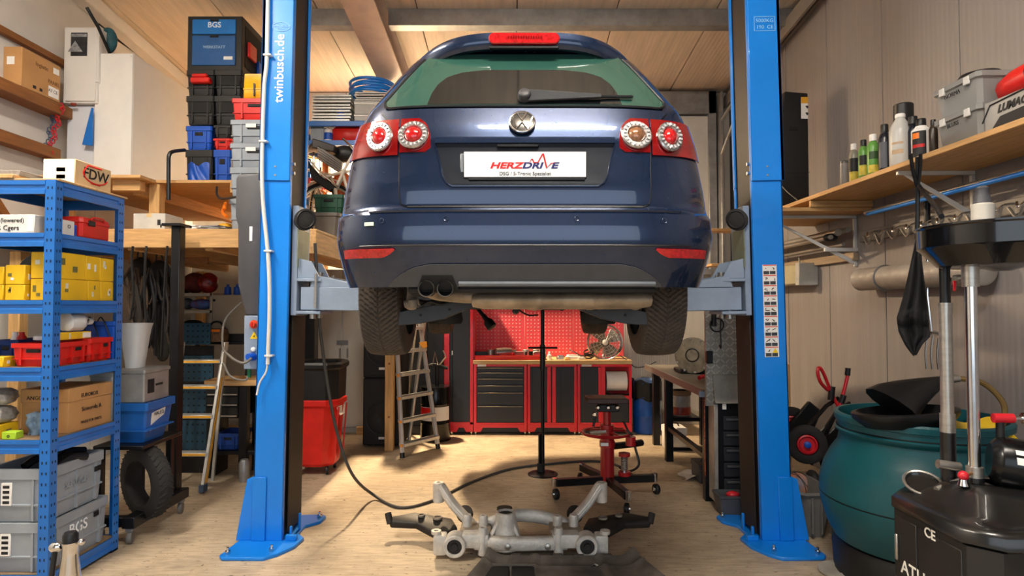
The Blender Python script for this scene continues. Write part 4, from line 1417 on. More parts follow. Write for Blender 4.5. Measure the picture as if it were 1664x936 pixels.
# upper deck
UZ = 2.58
up = thing('timber_shelf', 'upper pine deck carrying the white cabinet and crates', 'shelf', (-3.2, 5.2, UZ))
y = 5.25
while y < 7.6:
    MB().bx(-4.05, -2.35, y + .003, y + .197, UZ - .025, UZ).build('plank', PINE, up, .002)
    y += .20
MB().bx(-4.05, -3.05, 5.02, 5.245, UZ - .03, UZ - .004).build('plank', PINE, up, .003)
MB().bx(-2.42, -2.35, 5.25, 7.6, UZ - .11, UZ - .026).build('joist', PINEY, up, .003)
MB().bx(-3.25, -3.17, 5.25, 7.6, UZ - .13, UZ - .026).build('joist', PINEY, up, .003)
MB().bx(-3.33, -3.10, 5.10, 5.18, UZ - .12, UZ - .031).build('head_block', PINE, up, .003)
for x, yy in ((-3.08, 5.27), (-2.38, 7.4), (-3.95, 5.4)):
    MB().bx(x - .045, x + .045, yy, yy + .09, DZ + .004, UZ - .026).build('post', PINEZ, up, .003)
# --- white cabinets
cb = thing('white_cabinet', 'large white cabinet box standing on the upper deck', 'cabinet', (-3.5, 5.8, UZ))
MB().bx(-3.71, -3.375, 5.43, 6.45, UZ, Z(87, 5.43)).build('body', WHITE, cb, .004)
MB().bx(-3.708, -3.377, 5.418, 5.43, UZ + .005, Z(87, 5.43) - .004).build('front_panel', mat('cabinet_front_white', '#E0DDD8', .4, 0, .03), cb, .002)
for dz in (.03, Z(87, 5.43) - UZ - .03):
    for x in (-3.70, -3.39):
        MB().cyl((x, 5.413, UZ + dz), (x, 5.419, UZ + dz), .004, n=8).build('screw', STEEL, cb)
eb = thing('electric_cabinet', 'white wall cabinet with a dark poster beside the big white box', 'cabinet', (-3.86, 5.5, UZ))
d = 5.40
MB().bx(X(95, d), X(152, d), d, d + .22, Z(168, d), Z(44, d)).build('upper_case', WHITE, eb, .006)
MB().bx(X(100, d), X(149, d), d - .012, d, Z(165, d), Z(48, d)).build('door', WHITE, eb, .004)
MB().bx(X(96, d), X(150, d), d + .05, d + .22, UZ, Z(168, d) - .001).build('lower_panel', mat('cabinet_bluish_white', '#CDD0D6', .4, 0, .03), eb, .004)
MB().bx(X(148, d), X(154, d), d - .01, d + .05, Z(134, d), Z(44, d) + .01).build('side_rail', WHITE, eb, .003)
ps = MB().bx(X(108, d), X(135, d), d - .014, d - .0125, Z(92, d), Z(54, d)).build('poster', mat('dark_poster', '#26272A', .5, 0, .6, 14), eb)
MB().prism([P(110, 84, d - .0146), P(134, 84, d - .0146), P(122, 66, d - .0146)], (0, .0006, 0)).build('poster_peak', mat('poster_grey', '#8E8F92', .5, 0, .4, 30), ps)
MB().bx(X(109, d), X(134, d), d - .0148, d - .0142, Z(61, d), Z(56, d)).build('poster_band', MATS['poster_grey'], ps)
MB().prism([P(148, 175, d - .02), P(151, 175, d - .02), P(150, 237, d - .02), P(133, 235, d - .02)], (0, .012, 0)).build('blue_flag', SHBLUE, eb, .002)
tag(MB().tube([P(134, 170, 5.38) + Vector((-.06, 0, 0)), P(116, 169, 5.38)], .014, 6).build('chain_hook', mat('rust_red', '#8A3B2A', .6)), 'short rusty red bar holding the chain', 'hook')
for i, (a, b, mm, lb) in enumerate((((100, 172), (77, 262), REDP, 'red lashing chain hanging beside the white cabinet'), ((92, 172), (70, 265), mat('blue_chain', '#5A6E8C', .4, .5), 'blue steel lashing chain hanging beside the white cabinet'))):
    m = thing('chain', lb, 'chain', P(b[0], b[1], 5.3), group=None)
    for j in range(20):
        f = j / 19
        c = P(a[0] + (b[0] - a[0]) * f + 3 * sin(j * 1.3), a[1] + (b[1] - a[1]) * f, 5.3 + .02 * i)
        MB().torus(c, .016, .0045, (1, 0, 0) if j % 2 else (0, 1, .3), 10, 5, 1, 1.5).build('link', mm, m)
carton('cardboard_box', 'brown cardboard parcel on the wall batten, upper left', 'box', XL + .02, -3.93, 4.88, 5.30, 3.262, 3.58, CARD, marks=[('s', .68, .96, .06, .34, PAPER), ('s', .80, .96, .72, .88, PAPER), ('f', .2, .6, .55, .75, PAPER), ('s', .45, .52, .08, .16, INK), ('s', .28, .36, .08, .16, INK)], txt=[('s', .5, .75, 'logistic', .05, mat('brown_print', '#7A5530', .7)), ('s', .8, .22, 'A7 CE', .04, INK), ('s', .82, .45, 'PANEL', .045, MATS['brown_print'])], tape=False)
tag(MB().tube([P(141, 12, 5.2), P(160, 45, 5.28), P(178, 86, 5.46)], .014, 8).build('black_pole', BLACK), 'black pole leaning on the white cabinet top', 'pole')
m = MB().sphere(P(176, 66, 5.55), .1, 14, 10, (.8, .5, 1.2))
tag(m.build('helmet_bag', mat('teal_bag_cloth', '#1F5560', .6, 0, .4, 12)), 'dark teal bag on top of the white cabinet', 'bag')
tag(MB().tube(smooth([P(274, 325, 5.15), P(274, 270, 5.15), P(275, 252, 5.15), P(282, 246, 5.2), P(300, 244, 5.4)]), .016, 8).build('black_conduit', BLACK), 'black bent pipe beside the white cabinet', 'pipe')

# --- black drawer/bin tower
D5 = 5.5
def pc(name, label, cat, x0, x1, y0, y1, d, dep, m, group=None, **kw):
    a, b = P(x0, y1, d), P(x1, y0, d)
    return crate(name, label, cat, a.x, b.x, d, d + dep, a.z, b.z - .004, m, group, **kw)
BK = mat('black_bin_plastic', '#1C1C1E', .45, 0, .2)
# bins are stacked from the deck up
rows = [UZ + .002, 2.905, 3.135, 3.395, 3.63, 4.12]
tw = thing('tool_cabinet', 'black cabinet with two bright blue drawer fronts on top of the bin tower', 'cabinet', (-2.69, 5.7, rows[4]))
xa, xb = X(298, D5), X(388, D5)
loft(m := MB(), [rloop(xa, xb, D5, D5 + .75, 0, z_, .006) for z_ in (rows[4], rows[5])])
m.build('case', BK, tw)
w = xb - xa
for (v0, v1, nm, mm, tx, sz_) in ((.66, .94, 'upper_drawer', mat('bright_blue_front', '#1274C4', .4), 'BGS', .07), (.08, .64, 'lower_drawer', mat('mid_blue_front', '#1B5796', .4), 'WERKSTATT', .035)):
    za, zb = rows[4] + .49 * v0, rows[4] + .49 * v1
    o = MB().bx(xa + .045, xb - .055, D5 - .012, D5, za, zb).build(nm, mm, tw, .006)
    MB().text(tx, sz_, face_cam(((xa + xb) / 2, D5 - .013, za + (zb - za) * .6)), bold=.0008).build('lettering', WINK if 'upper' in nm else mat('light_blue_ink', '#9DBBD8', .5), o)
    MB().bx((xa + xb) / 2 - .04, (xa + xb) / 2 + .04, D5 - .016, D5 - .008, zb - .022, zb - .004).build('grip', DARK, o, .003)
    if 'lower' in nm:
        MB().bx(xb - .16, xb - .08, D5 - .0135, D5 - .011, za + .05, za + .08).build('label_patch', PAPER, o)
# side opening with contents
MB().bx(xb, xb + .004, D5 + .06, D5 + .60, rows[4] + .05, rows[5] - .06).build('side_opening', DARK, tw)
MB().bx(xb + .002, xb + .03, D5 + .10, D5 + .25, rows[4] + .16, rows[4] + .30).build('red_tray', RED, tw, .006)
MB().bx(xb + .002, xb + .03, D5 + .30, D5 + .50, rows[4] + .06, rows[4] + .20).build('blue_tray', CRBLUE, tw, .006)
mid = xa + w / 2
labs = ['left', 'right']
for r_, (za, zb) in enumerate(((rows[3], rows[4]), (rows[2], rows[3]))):
    for c_ in range(2):
        x0, x1 = (xa, mid - .003) if c_ == 0 else (mid + .003, xb)
        t = crate('black_bin', f'{labs[c_]} black storage bin, {["first", "second"][r_]} row below the blue drawers', 'bin', x0, x1, D5, D5 + .5, za, zb - .004, BK, 'black storage bins', slot=False, side=(c_ == 1))
        MB().bx(x0 + .02, x1 - .02, D5 - .0035, D5 + .004, za + (zb - za) * .40, zb - .055).build('front_opening', DARK, t, .002)
m = MB().bx(xa + .05, mid - .02, D5 - .05, D5 + .08, 3.50, 3.55).bx(xa + .06, mid - .05, D5 - .045, D5 + .05, 3.55, 3.585)
tag(m.build('power_tool', RED, None, .01), 'red power tool sticking out of the left black bin', 'tool')
crate('blue_crate', 'bright blue crate at the left of the bin tower', 'crate', xa, mid - .02, D5, D5 + .4, rows[1], 3.118, CRBLUE, side=False)
crate('black_bin', 'flat black bin beside the bright blue crate', 'bin', mid, xb - .09, D5, D5 + .4, 3.01, 3.125, BK, 'black storage bins', slot=False)
crate('red_crate', 'small red crate beside the bright blue crate in the tower', 'crate', mid, xb - .09, D5, D5 + .4, rows[1], 3.005, RED, side=False)
t = crate('black_bin', 'bottom left black bin holding blue crumpled sacks', 'bin', xa, mid - .005, D5, D5 + .4, rows[0], rows[1] - .004, BK, 'black storage bins', slot=False, side=False)
m = MB()
m.grid(lambda u, v: Vector((xa + .025 + (mid - xa - .055) * u, D5 - .004 - .03 * abs(sin(u * 7 + v * 3)) * sin(pi * u), rows[0] + .02 + .17 * v + .02 * sin(u * 9))), 16, 10)
m.build('sack', CRBLUE, t, thick=.004, ang=80)
crate('blue_crate', 'bright blue crate at the bottom right of the bin tower', 'crate', mid + .003, xb - .09, D5, D5 + .4, rows[0], rows[1] - .004, CRBLUE, side=False)
# --- grey crate pile beside the post
D4 = 4.78
gx0, gx1 = X(371, D4), X(371, D4) + .38
zz = DZ + .003
names = ['bottom', 'second', 'third', 'top']
h4 = [(DZ + .003, 2.345), (2.348, 2.58), (2.583, 2.77), (2.773, 2.955)]
for i, (a, b) in enumerate(h4):
    t = crate('grey_crate', f'{names[i]} grey crate in the pile beside the left lift post', 'crate', gx0, gx1, D4, D4 + .3, a, b, GREYC, 'grey crates beside the lift post')
    if i in (2, 3):
        MB().bx(gx0 + .12, gx0 + .2, D4 - .007, D4 + .002, b - .06, b - .03).build('label_patch', PAPER, t)
t = crate('red_crate', 'red crate stacked above the grey crates', 'crate', gx0 + .01, gx0 + .36, D4, D4 + .3, 2.958, 3.125, RED)
t = thing('yellow_case', 'bright yellow plastic case on top of the red crate', 'case', (gx0 + .2, D4 + .1, 3.128))
loft(m := MB(), [rloop(gx0 + .085, gx0 + .36, D4 + .02, D4 + .25, e, q, .01) for e, q in ((-.008, 3.128), (0, 3.14), (0, 3.20), (.004, 3.205), (.004, 3.213), (0, 3.22), (-.004, 3.33), (-.015, 3.335))])
m.build('shell', mat('yellow_plastic', '#E9A910', .4), t)
MB().bx(gx0 + .17, gx0 + .18, D4 + .005, D4 + .02, 3.15, 3.25).build('latch', BLACK, t)
# --- things on the lower deck, front
carton('white_box', 'long white carton at the platform edge behind the blue shelf', 'box', X(214, 4.74), X(266, 4.74), 4.74, 5.0, DZ + .003, DZ + .125, mat('grey_white_carton', '#BDB8AE', .6), marks=[('f', .76, .86, .25, .6, INK), ('f', .85, .9, .1, .3, INK)], tape=True)
for i, (px, dd, w_, mm, lb) in enumerate(((300, 4.76, .16, PAPER, 'stack of white papers on the platform edge'), (335, 4.78, .18, STEELG, 'grey metal sheets lying on the platform edge'), (352, 4.95, .14, PAPER, 'white catalogue lying behind the metal sheets'))):
    t = thing('sheet_stack', lb, 'sheets', (X(px, dd), dd, DZ + .003))
    for j in range(4):
        M = Matrix.Translation((X(px, dd) + .01 * j, dd + .1, DZ + .004 + j * .009)) @ Matrix.Rotation(.1 * j * (-1) ** j, 4, 'Z')
        MB().bx(-w_ / 2, w_ / 2, -.09, .09, 0, .008, M).build('sheet', mm, t)
tag(MB().lathe([(.06, 0), (.065, .02), (.05, .05), (.02, .06)], 16, (X(358, 5.0), 5.08, DZ + .034)).build('yellow_lamp', mat('amber_plastic', '#D89A1A', .4)), 'amber beacon lamp on the platform', 'lamp')
tag(MB().tube(smooth([P(365, 340, 4.9), P(366, 330, 4.95), P(362, 345, 5.0), P(368, 352, 4.9)]), .012, 6).build('orange_strap', ORANGE), 'orange strap end hanging beside the grey crates', 'strap')
tag(MB().tube(smooth([P(352, 304, 5.1), P(353, 318, 5.0), P(362, 323, 4.85), P(385, 320, 4.6)]), .010, 6).build('black_cable', BLACK), 'black cable looping below the bin tower', 'cable')

# ================================================================== BLUE RACK AND BICYCLES BEHIND THE LEFT POST
D6 = 6.6
rk = thing('rear_rack', 'blue rack with aluminium sheets at the back of the platform', 'shelf', (-1.75, 6.8, DZ))
ra, rb = -2.35, -1.53
for z_ in (3.50, 3.29):
    MB().bx(ra, rb, D6, D6 + .04, z_ - .055, z_).build('beam', SHBLUE, rk, .003)
    MB().bx(ra, rb, D6 + .5, D6 + .54, z_ - .055, z_).build('beam', SHBLUE, rk, .003)
    MB().bx(ra, rb, D6 + .04, D6 + .5, z_ - .02, z_ - .002).build('board', mat('rack_board', '#6E6A66', .7), rk)
for x in (ra - .02, rb - .0):
    for yy in (D6, D6 + .5):
        MB().bx(x - .03, x + .03, yy + .002, yy + .038, DZ + .003, 3.55).build('post', SHBLUE, rk, .002)
for px, zb, n_, h_, w_, lb, mm in ((502, 3.50, 9, .030, .42, 'left', ALU), (572, 3.70, 5, .022, .36, 'right', ALU)):
    for j in range(n_):
        x0 = X(px, D6) + .004 * ((j * 37) % 5)
        q = MB().bx(x0, x0 + w_, D6 + .01 + .008 * (j % 3), D6 + .45, zb + j * (h_ + .004) + .001, zb + j * (h_ + .004) + h_ - .006)
        tag(q.build('aluminium_sheet', mm, None, .003), f'{["lowest", "second", "third", "fourth", "fifth", "sixth", "seventh", "eighth", "topmost"][j if j < n_ - 1 else 8]} aluminium sheet from below in the {lb} pile on the rack', 'metal sheet', 'aluminium sheets on the rack')
for j, (za, zb) in enumerate(((3.502, 3.57), (3.572, 3.698))):
    x0 = X(573, D6)
    t = thing('metal_box', ['flat', 'tall'][j] + ' pale metal box under the right sheet pile', 'box', (x0 + .2, D6 + .2, za))
    MB().bx(x0, x0 + .36, D6 + .01, D6 + .45, za, zb).build('body', mat('pale_metal', '#A8A6A4', .45, .2, .08), t, .004)
    MB().bx(x0 - .004, x0 + .364, D6 + .004, D6 + .02, zb - .014, zb - .002).build('edge', ALU, t, .002)
t = thing('blue_hose', 'coil of bright blue hose on the metal sheets', 'hose', (X(603, 6.8), 6.85, 3.84))
for j in range(5):
    MB().torus((X(604, 6.85) + .01 * (j % 2), 6.85, 3.835 + j * .032), .25 - .012 * (j % 2), .017, (0.03 * (-1) ** j, .05, 1), 34, 8).build('coil', BLUE, t)
tag(MB().lathe([(.05, 0), (.055, .02), (.055, .12), (.03, .16)], 14, (X(553, 6.7), 6.68, 3.50)).build('blue_motor', CRBLUE), 'small blue pump between the sheet piles', 'pump')
z_ = 3.29
cn = thing('fuel_can', 'red plastic fuel can on the lower rack board', 'canister', (X(565, 6.7), 6.75, z_))
loft(m := MB(), [rloop(X(538, 6.7), X(590, 6.7), 6.66, 6.84, e, q, .03) for e, q in ((-.02, z_), (0, z_ + .02), (0, z_ + .14), (-.02, z_ + .17), (-.05, z_ + .18))])
m.build('tank', RED, cn, ang=60)
MB().cyl((X(580, 6.7), 6.75, z_ + .17), (X(586, 6.7), 6.75, z_ + .22), .02, n=12).build('spout', BLACK, cn)
cn = thing('paint_tin', 'white tin with a blue band next to the red fuel can', 'tin', (X(531, 6.7), 6.72, z_))
MB().lathe([(.05, 0), (.052, .004), (.052, .14), (.055, .145), (.05, .15)], 20, (X(531, 6.7), 6.72, z_)).build('tin', PAPER, cn)
MB().lathe([(.0525, .03), (.0530, .035), (.0530, .10), (.0525, .105)], 20, (X(531, 6.7), 6.72, z_), cap=False).build('band', CRBLUE, cn)
carton('grey_box', 'dull grey box on the lower rack board beside the tin', 'box', X(503, 6.7), X(526, 6.7), 6.66, 6.9, z_, z_ + .20, GREYC, lid=.03, tape=False)
t = thing('chainsaw', 'red and black chainsaw lying at the rack end', 'tool', (X(600, 6.6), 6.65, z_))
MB().box((X(598, 6.65), 6.68, z_ + .09), (.16, .12, .14)).build('housing', RED, t, .02)
MB().tube(smooth([P(590, 212, 6.6), P(598, 200, 6.6), P(612, 204, 6.6)]), .014, 8).build('handle', BLACK, t)
# bicycles
RIM = mat('bicycle_rim', '#C9C2B4', .35, .5, .1)
CREAM = mat('cream_frame_paint', '#D8CDBB', .35, 0, .06)
def bicycle(label, c0, c1, r, frm, fend, spokes=18):
    """two wheel centres in world space; the frame plane follows them"""
    c0, c1 = Vector(c0), Vector(c1)
    t = thing('bicycle', label, 'bicycle', (c0.x, c0.y, c0.z - r))
    ax = (c1 - c0).normalized()
    nn = ax.cross(Vector((0, 0, 1))).normalized()
    up_ = Vector((0, 0, 1))
    for c in (c0, c1):
        wh = MB().torus(c, r, .018, nn, 40, 8).build('tyre', RUBBER, t)
        MB().torus(c, r - .022, .011, nn, 40, 6).build('rim', RIM, wh)
        for k in range(spokes):
            a = 2 * pi * k / spokes
            e = ax * cos(a) + up_ * sin(a)
            MB().cyl(c + nn * .02 * (-1) ** k, c + e * (r - .025), .0022, n=4).build('spoke', CHROME, wh)
        MB().cyl(c - nn * .035, c + nn * .035, .02, n=10).build('hub', CHROME, wh)
        if fend:
            MB().tube([c + (ax * cos(a) + up_ * sin(a)) * (r + .035) for a in [R(20 + 8 * q) for q in range(20)]], .016, 6).build('mudguard', fend, t)
    L_ = (c1 - c0).length
    bb = c0 + ax * L_ * .42 - up_ * .04
    seat = c0 + ax * L_ * .30 + up_ * .50
    head = c1 - ax * L_ * .20 + up_ * .50
    head2 = c1 - ax * L_ * .16 + up_ * .36
    for a, b in ((bb, seat), (seat - up_ * .08, head), (bb, head2), (bb, c0), (seat - up_ * .1, c0), (head, head2)):
        MB().cyl(a, b, .015, n=8).build('frame_tube', frm, t)
    MB().cyl(head2, c1, .013, n=8).build('fork', frm, t)
    MB().cyl(head, head + up_ * .15, .012, n=8).build('stem', CHROME, t)
    hb = head + up_ * .15
    MB().tube(smooth([hb - nn * .26 - ax * .12, hb - nn * .2, hb, hb + nn * .2, hb + nn * .26 - ax * .12]), .012, 8).build('handlebar', CHROME, t)
    MB().cyl(seat, seat + up_ * .10, .012, n=8).build('seat_post', CHROME, t)
    M = Matrix.Translation(seat + up_ * .12) @ Matrix.Rotation(math.atan2(ax.y, ax.x), 4, 'Z')
    MB().prism([M @ Vector(p) for p in ((-.12, -.07, 0), (-.12, .07, 0), (0, .05, 0), (.14, .015, 0), (.14, -.015, 0), (0, -.05, 0))], (0, 0, .045)).build('saddle', BLACK, t, .015, seg=2)
    return t
bicycle('cream bicycle leaning on the platform behind the lift post', (X(523, 5.85), 5.85, DZ + .33), (X(545, 6.9) - .35, 6.52, DZ + .33), .30, CREAM, RIM)
bicycle('bicycle with orange mudguards behind the cream bicycle', (-1.62, 6.28, DZ + .33), (-2.14, 6.56, DZ + .33), .29, mat('white_frame', '#D9D5CF', .4), ORANGE, 14)
bw = thing('bicycle_wheel', 'loose bicycle wheel with pale rim leaning behind the grey tub', 'wheel', (X(530, 5.76), 5.76, DZ))
wc0, wn = Vector((X(531, 5.77), 5.77, DZ + .30)), Vector((.25, -1, .12)).normalized()
MB().torus(wc0, .272, .017, wn, 44, 8).build('tyre', RUBBER, bw)
MB().torus(wc0, .247, .011, wn, 44, 6).build('rim', RIM, bw)
MB().torus(wc0 + Vector((0, .02, 0)), .31, .012, wn, 44, 6).build('mudguard', CREAM, bw)
Mw = Vector((0, 0, 1)).rotation_difference(wn).to_matrix()
for k in range(20):
    a = 2 * pi * k / 20
    MB().cyl(wc0 + wn * .02 * (-1) ** k, wc0 + Mw @ Vector((cos(a) * .245, sin(a) * .245, 0)), .0028, n=4).build('spoke', CHROME, bw)
MB().cyl(wc0 - wn * .03, wc0 + wn * .03, .022, n=12).build('hub', CHROME, bw)
for i, (pts_, mm, lb) in enumerate((([(548, 300), (560, 275), (574, 250)], CREAM, 'cream bent tube standing steeply beside the car'), ([(520, 290), (548, 282), (580, 276)], CREAM, 'cream tube lying across the bicycles'), ([(556, 275), (562, 300), (574, 330), (566, 350)], CREAM, 'long cream fork tube right of the green crate'), ([(545, 312), (553, 296), (560, 290)], STEEL, 'short chrome tube above the green crate'), ([(505, 292), (525, 288), (545, 296)], REDP, 'red bar lying above the loose wheel'))):
    tag(MB().tube(smooth([P(a, b, 5.62 + .03 * i) for a, b in pts_]), .014, 8).build('bent_tube', mm), lb, 'tube')
lump_o = MB().sphere(P(556, 303, 5.9), .13, 16, 10, (.8, .5, 1.1))
tag(lump_o.build('orange_bag', mat('orange_cloth', '#C4551B', .6, 0, .4, 12)), 'orange bag behind the loose bicycle wheel', 'bag')
crate('green_crate', 'dark green slotted crate among the bicycles', 'crate', X(508, 5.45), X(556, 5.45), 5.45, 5.70, Z(346, 5.45), Z(316, 5.45), mat('dark_green_plastic', '#1E4A36', .5))
t = thing('grey_tub', 'large grey tub below the green crate on the platform', 'tub', (X(532, 5.4), 5.5, DZ))
loft(m := MB(), [rloop(X(507, 5.42), X(548, 5.42), 5.42, 5.66, e, q, .02) for e, q in ((-.02, DZ + .004), (0, DZ + .20), (.012, DZ + .205), (.012, DZ + .235), (0, DZ + .235), (-.03, DZ + .01))])
m.build('shell', mat('tub_grey', '#6D675F', .5), t)
t = thing('car_trim', 'black moulded car trim panel leaning among the bicycles', 'car part', P(535, 300, 5.6))
MB().prism([P(500, 262, 5.6), P(520, 285, 5.6), P(548, 305, 5.6), P(536, 312, 5.6), P(505, 290, 5.6)], (0, .05, 0)).build('panel', BLACK, t, .012)
MB().tube([P(502, 260, 5.58), P(522, 282, 5.58), P(549, 303, 5.58)], .008, 6).build('edge', CHROME, t)
t = thing('radiator_grille', 'grey ribbed radiator lying behind the bicycles', 'car part', P(535, 262, 5.9))
MB().prism([P(515, 235, 5.9), P(555, 262, 5.9), P(553, 282, 5.9), P(516, 258, 5.9)], (0, .06, 0)).build('core', mat('radiator_grey', '#77736E', .5, .3), t, .004)
for j in range(5):
    MB().tube([P(516, 239 + j * 4.3, 5.89), P(554, 265 + j * 3.6, 5.89)], .004, 5).build('fin', STEELG, t)
t = thing('headlight', 'black chrome-edged headlight housing above the bicycles', 'car part', P(560, 245, 6.0))
MB().sphere(P(560, 250, 6.05), .12, 16, 10, (1, .5, .7)).build('housing', BLACK, t)
MB().tube(smooth([P(557, 225, 6.0), P(572, 240, 5.98), P(582, 256, 6.0)]), .012, 6).build('chrome_edge', CHROME, t)
tag(MB().prism([P(507, 224, 5.9), P(545, 236, 5.9), P(542, 247, 5.9), P(506, 240, 5.9)], (0, .2, 0)).build('plastic_cover', mat('brown_black_plastic', '#2E2926', .5), None, .01), 'dark plastic cover lying across the pile top', 'cover')
t = thing('toolbox', 'red flat toolbox lying behind the bicycle wheels', 'toolbox', P(520, 300, 6.3))
MB().pbox(500, 600, 288, 308, 6.75, .2).build('body', RED, t, .01)
MB().tube(smooth([P(535, 288, 6.74), P(540, 283, 6.72), P(560, 283, 6.72), P(565, 288, 6.74)]), .008, 6).build('handle', BLACK, t)
tag(MB().pbox(523, 533, 262, 285, 6.3, .1).build('orange_reflector', ORANGE, None, .01), 'upright orange reflector block among the bicycles', 'reflector')
# ================================================================== BELOW THE PLATFORM, LEFT
# wheeled black stand with the things stacked on it
sd = thing('wheeled_stand', 'black steel stand on castors with a tall post behind the blue shelf', 'stand', (-2.42, 4.2, 0))
MB().bx(-2.45, -2.37, 3.90, 4.56, .10, .17).build('base_beam', BLACKM, sd, .004)
MB().bx(-2.49, -2.425, 4.48, 4.56, .17, 2.08).build('tall_post', BLACKM, sd, .004)
MB().bx(-2.54, -2.40, 4.44, 4.60, 2.08, 2.10).build('post_head', BLACKM, sd, .003)
MB().bx(-2.66, -2.34, 3.93, 4.40, .585, .61).build('table_plate', BLACKM, sd, .004)
for x, yy in ((-2.42, 4.385), (-2.62, 3.95), (-2.62, 4.38)):
    MB().bx(x - .02, x + .02, yy - .02, yy + .02, .17 if x > -2.5 else .10, .585).build('leg', BLACKM, sd, .003)
MB().bx(-2.66, -2.45, 3.93, 3.99, .10, .16).build('cross_beam', BLACKM, sd, .003)
for x, yy in ((-2.41, 3.93), (-2.40, 4.50), (-2.62, 3.96), (-2.62, 4.40)):
    c = Vector((x, yy, .04))
    cs = MB().lathe([(.012, -.014), (.038, -.014), (.04, -.008), (.04, .008), (.038, .014), (.012, .014)], 20, c, ax=(1, .25, 0)).build('castor', mat('grey_castor', '#6B6865', .5), sd)
    MB().bx(x - .022, x + .022, yy - .02, yy + .02, .078, .10).build('castor_fork', STEELG, cs, .003)
def tyre_simple(name, label, c, R_, r_, ax, m, rimm=None):
    t = thing(name, label, 'tyre', (c[0], c[1], c[2] - R_ - r_))
    MB().lathe([(R_ - r_ * .7, -r_), (R_ + r_ * .2, -r_ * 1.1), (R_ + r_ * .8, -r_ * .8), (R_ + r_, -r_ * .3), (R_ + r_, r_ * .3), (R_ + r_ * .8, r_ * .8), (R_ + r_ * .2, r_ * 1.1), (R_ - r_ * .7, r_), (R_ - r_ * .75, 0), (R_ - r_ * .7, -r_)], 44, c, ax=ax, cap=False).build('casing', m, t)
    mt = MB()
    M = Vector((0, 0, 1)).rotation_difference(Vector(ax).normalized()).to_matrix()
    for k in range(36):
        a = 2 * pi * k / 36
        for s in (-1, 1):
            p0 = Vector(c) + M @ Vector((cos(a) * (R_ + r_ * .97), sin(a) * (R_ + r_ * .97), s * r_ * .12))
            p1 = Vector(c) + M @ Vector((cos(a + .1) * (R_ + r_ * .85), sin(a + .1) * (R_ + r_ * .85), s * r_ * .8))
            mt.tube([p0, p1], .006, 4)
    mt.build('tread', m, t)['kind'] = 'stuff'
    return t
tyre_simple('motorcycle_tyre', 'worn motorcycle tyre standing in the wheeled stand', (-2.41, 4.09, .345), .185, .055, (.5, .87, .05), RUBBER)
t = crate('blue_crate', 'blue crate with a white paper note on the wheeled stand', 'crate', -2.60, -2.345, 3.97, 4.30, .612, .875, mat('mid_blue_plastic', '#1A5FAE', .45), taper=.045, slot=False, ribs=False)
MB().add([(-2.352, 4.04, .80), (-2.352, 4.20, .82), (-2.375, 4.19, .70), (-2.375, 4.06, .68)], [(0, 1, 2, 3)]).build('paper_note', PAPER, t, thick=.002)
MB().text('HALLO', .035, face_px((-2.349, 4.12, .79)) @ Matrix.Rotation(-.17, 4, 'X')).build('note_print', INK, t)
t = thing('metal_box', 'dented silver metal box on the blue crate', 'box', (-2.48, 4.1, .88))
loft(m := MB(), [rloop(-2.58, -2.37, 3.98, 4.27, e, q, .008) for e, q in ((0, .878), (0, 1.06), (.008, 1.065), (.008, 1.085), (-.004, 1.09))])
m.build('body', mat('silver_sheet', '#A3A3A1', .4, .5, .15), t)
MB().bx(-2.371, -2.367, 4.02, 4.09, .93, 1.02).build('display', DARK, t)
MB().bx(-2.371, -2.367, 4.11, 4.19, .97, .985).build('print', INK, t)
t = thing('plastic_bin', 'tall translucent white bin standing on the silver box', 'bin', (-2.48, 4.1, 1.09))
loft(m := MB(), [rloop(-2.55, -2.43, 4.0, 4.16, e, q, .02) for e, q in ((-.02, 1.092), (.0, 1.30), (.008, 1.36), (.014, 1.385), (.006, 1.385), (-.025, 1.10))])
m.build('shell', mat('milky_bin', '#C6C8CA', .4, 0, .03), t, ang=60)
# hanging black harness bags and straps
bagm = mat('black_bag_cloth', '#1B1917', .7, 0, .5, 9, .4, 30)
hr = tag(MB().bx(-3.30, -2.62, 5.28, 5.32, 1.86, 1.92).build('hanging_rail', BROWNW, None, .003), 'dark wooden rail under the platform holding bags', 'rail')
for i, (px, py, rx, rz_, lb) in enumerate(((228, 450, .11, .17, 'black bag nearest the blue shelf on the rail'), (258, 455, .10, .17, 'black bag hanging right on the rail'), (240, 520, .12, .20, 'middle black bag below the rail'), (265, 545, .08, .22, 'long thin black bag at the right below the rail'), (222, 560, .09, .2, 'lower black bag beside the translucent bin'))):
    c = P(px, py, 5.25 - .03 * i)
    t = thing('hanging_bag', lb, 'bag', (c.x, c.y, c.z - rz_), group='bags hanging under the platform')
    m = MB()
    def bagf(u, v, i=i, c=c, rx=rx, rz_=rz_):
        th, ph = u * 2 * pi, (v - .5) * pi
        k = 1 + .16 * sin(3 * th + i) * cos(ph) + .10 * sin(7 * ph + 2 * th + i)
        return c + Vector((cos(th) * cos(ph) * rx * k, sin(th) * cos(ph) * rx * .6 * k, sin(ph) * rz_))
    m.grid(bagf, 22, 14, True)
    m.build('sack', bagm, t, ang=80)
    MB().tube(smooth([c + Vector((-.03, 0, rz_ * .9)), c + Vector((0, -.01, rz_ + .12)), c + Vector((.03, 0, rz_ * .9))]), .007, 5).build('strap', BLACK, t)
for i, (px0, px1) in enumerate(((216, 212), (238, 240), (272, 262))):
    tag(MB().tube(smooth([P(px0, 400, 4.66 + .02 * i), P(px0 - 2, 425, 4.67), P(px1 + 5 * (-1) ** i, 480, 4.68), P(px1, 520 + 30 * i, 4.70)]), .009, 6).build('rope', BLACK), ['first', 'second', 'third'][i] + ' black cord from the left hanging under the platform beam', 'cord')
rs = random.Random(9)
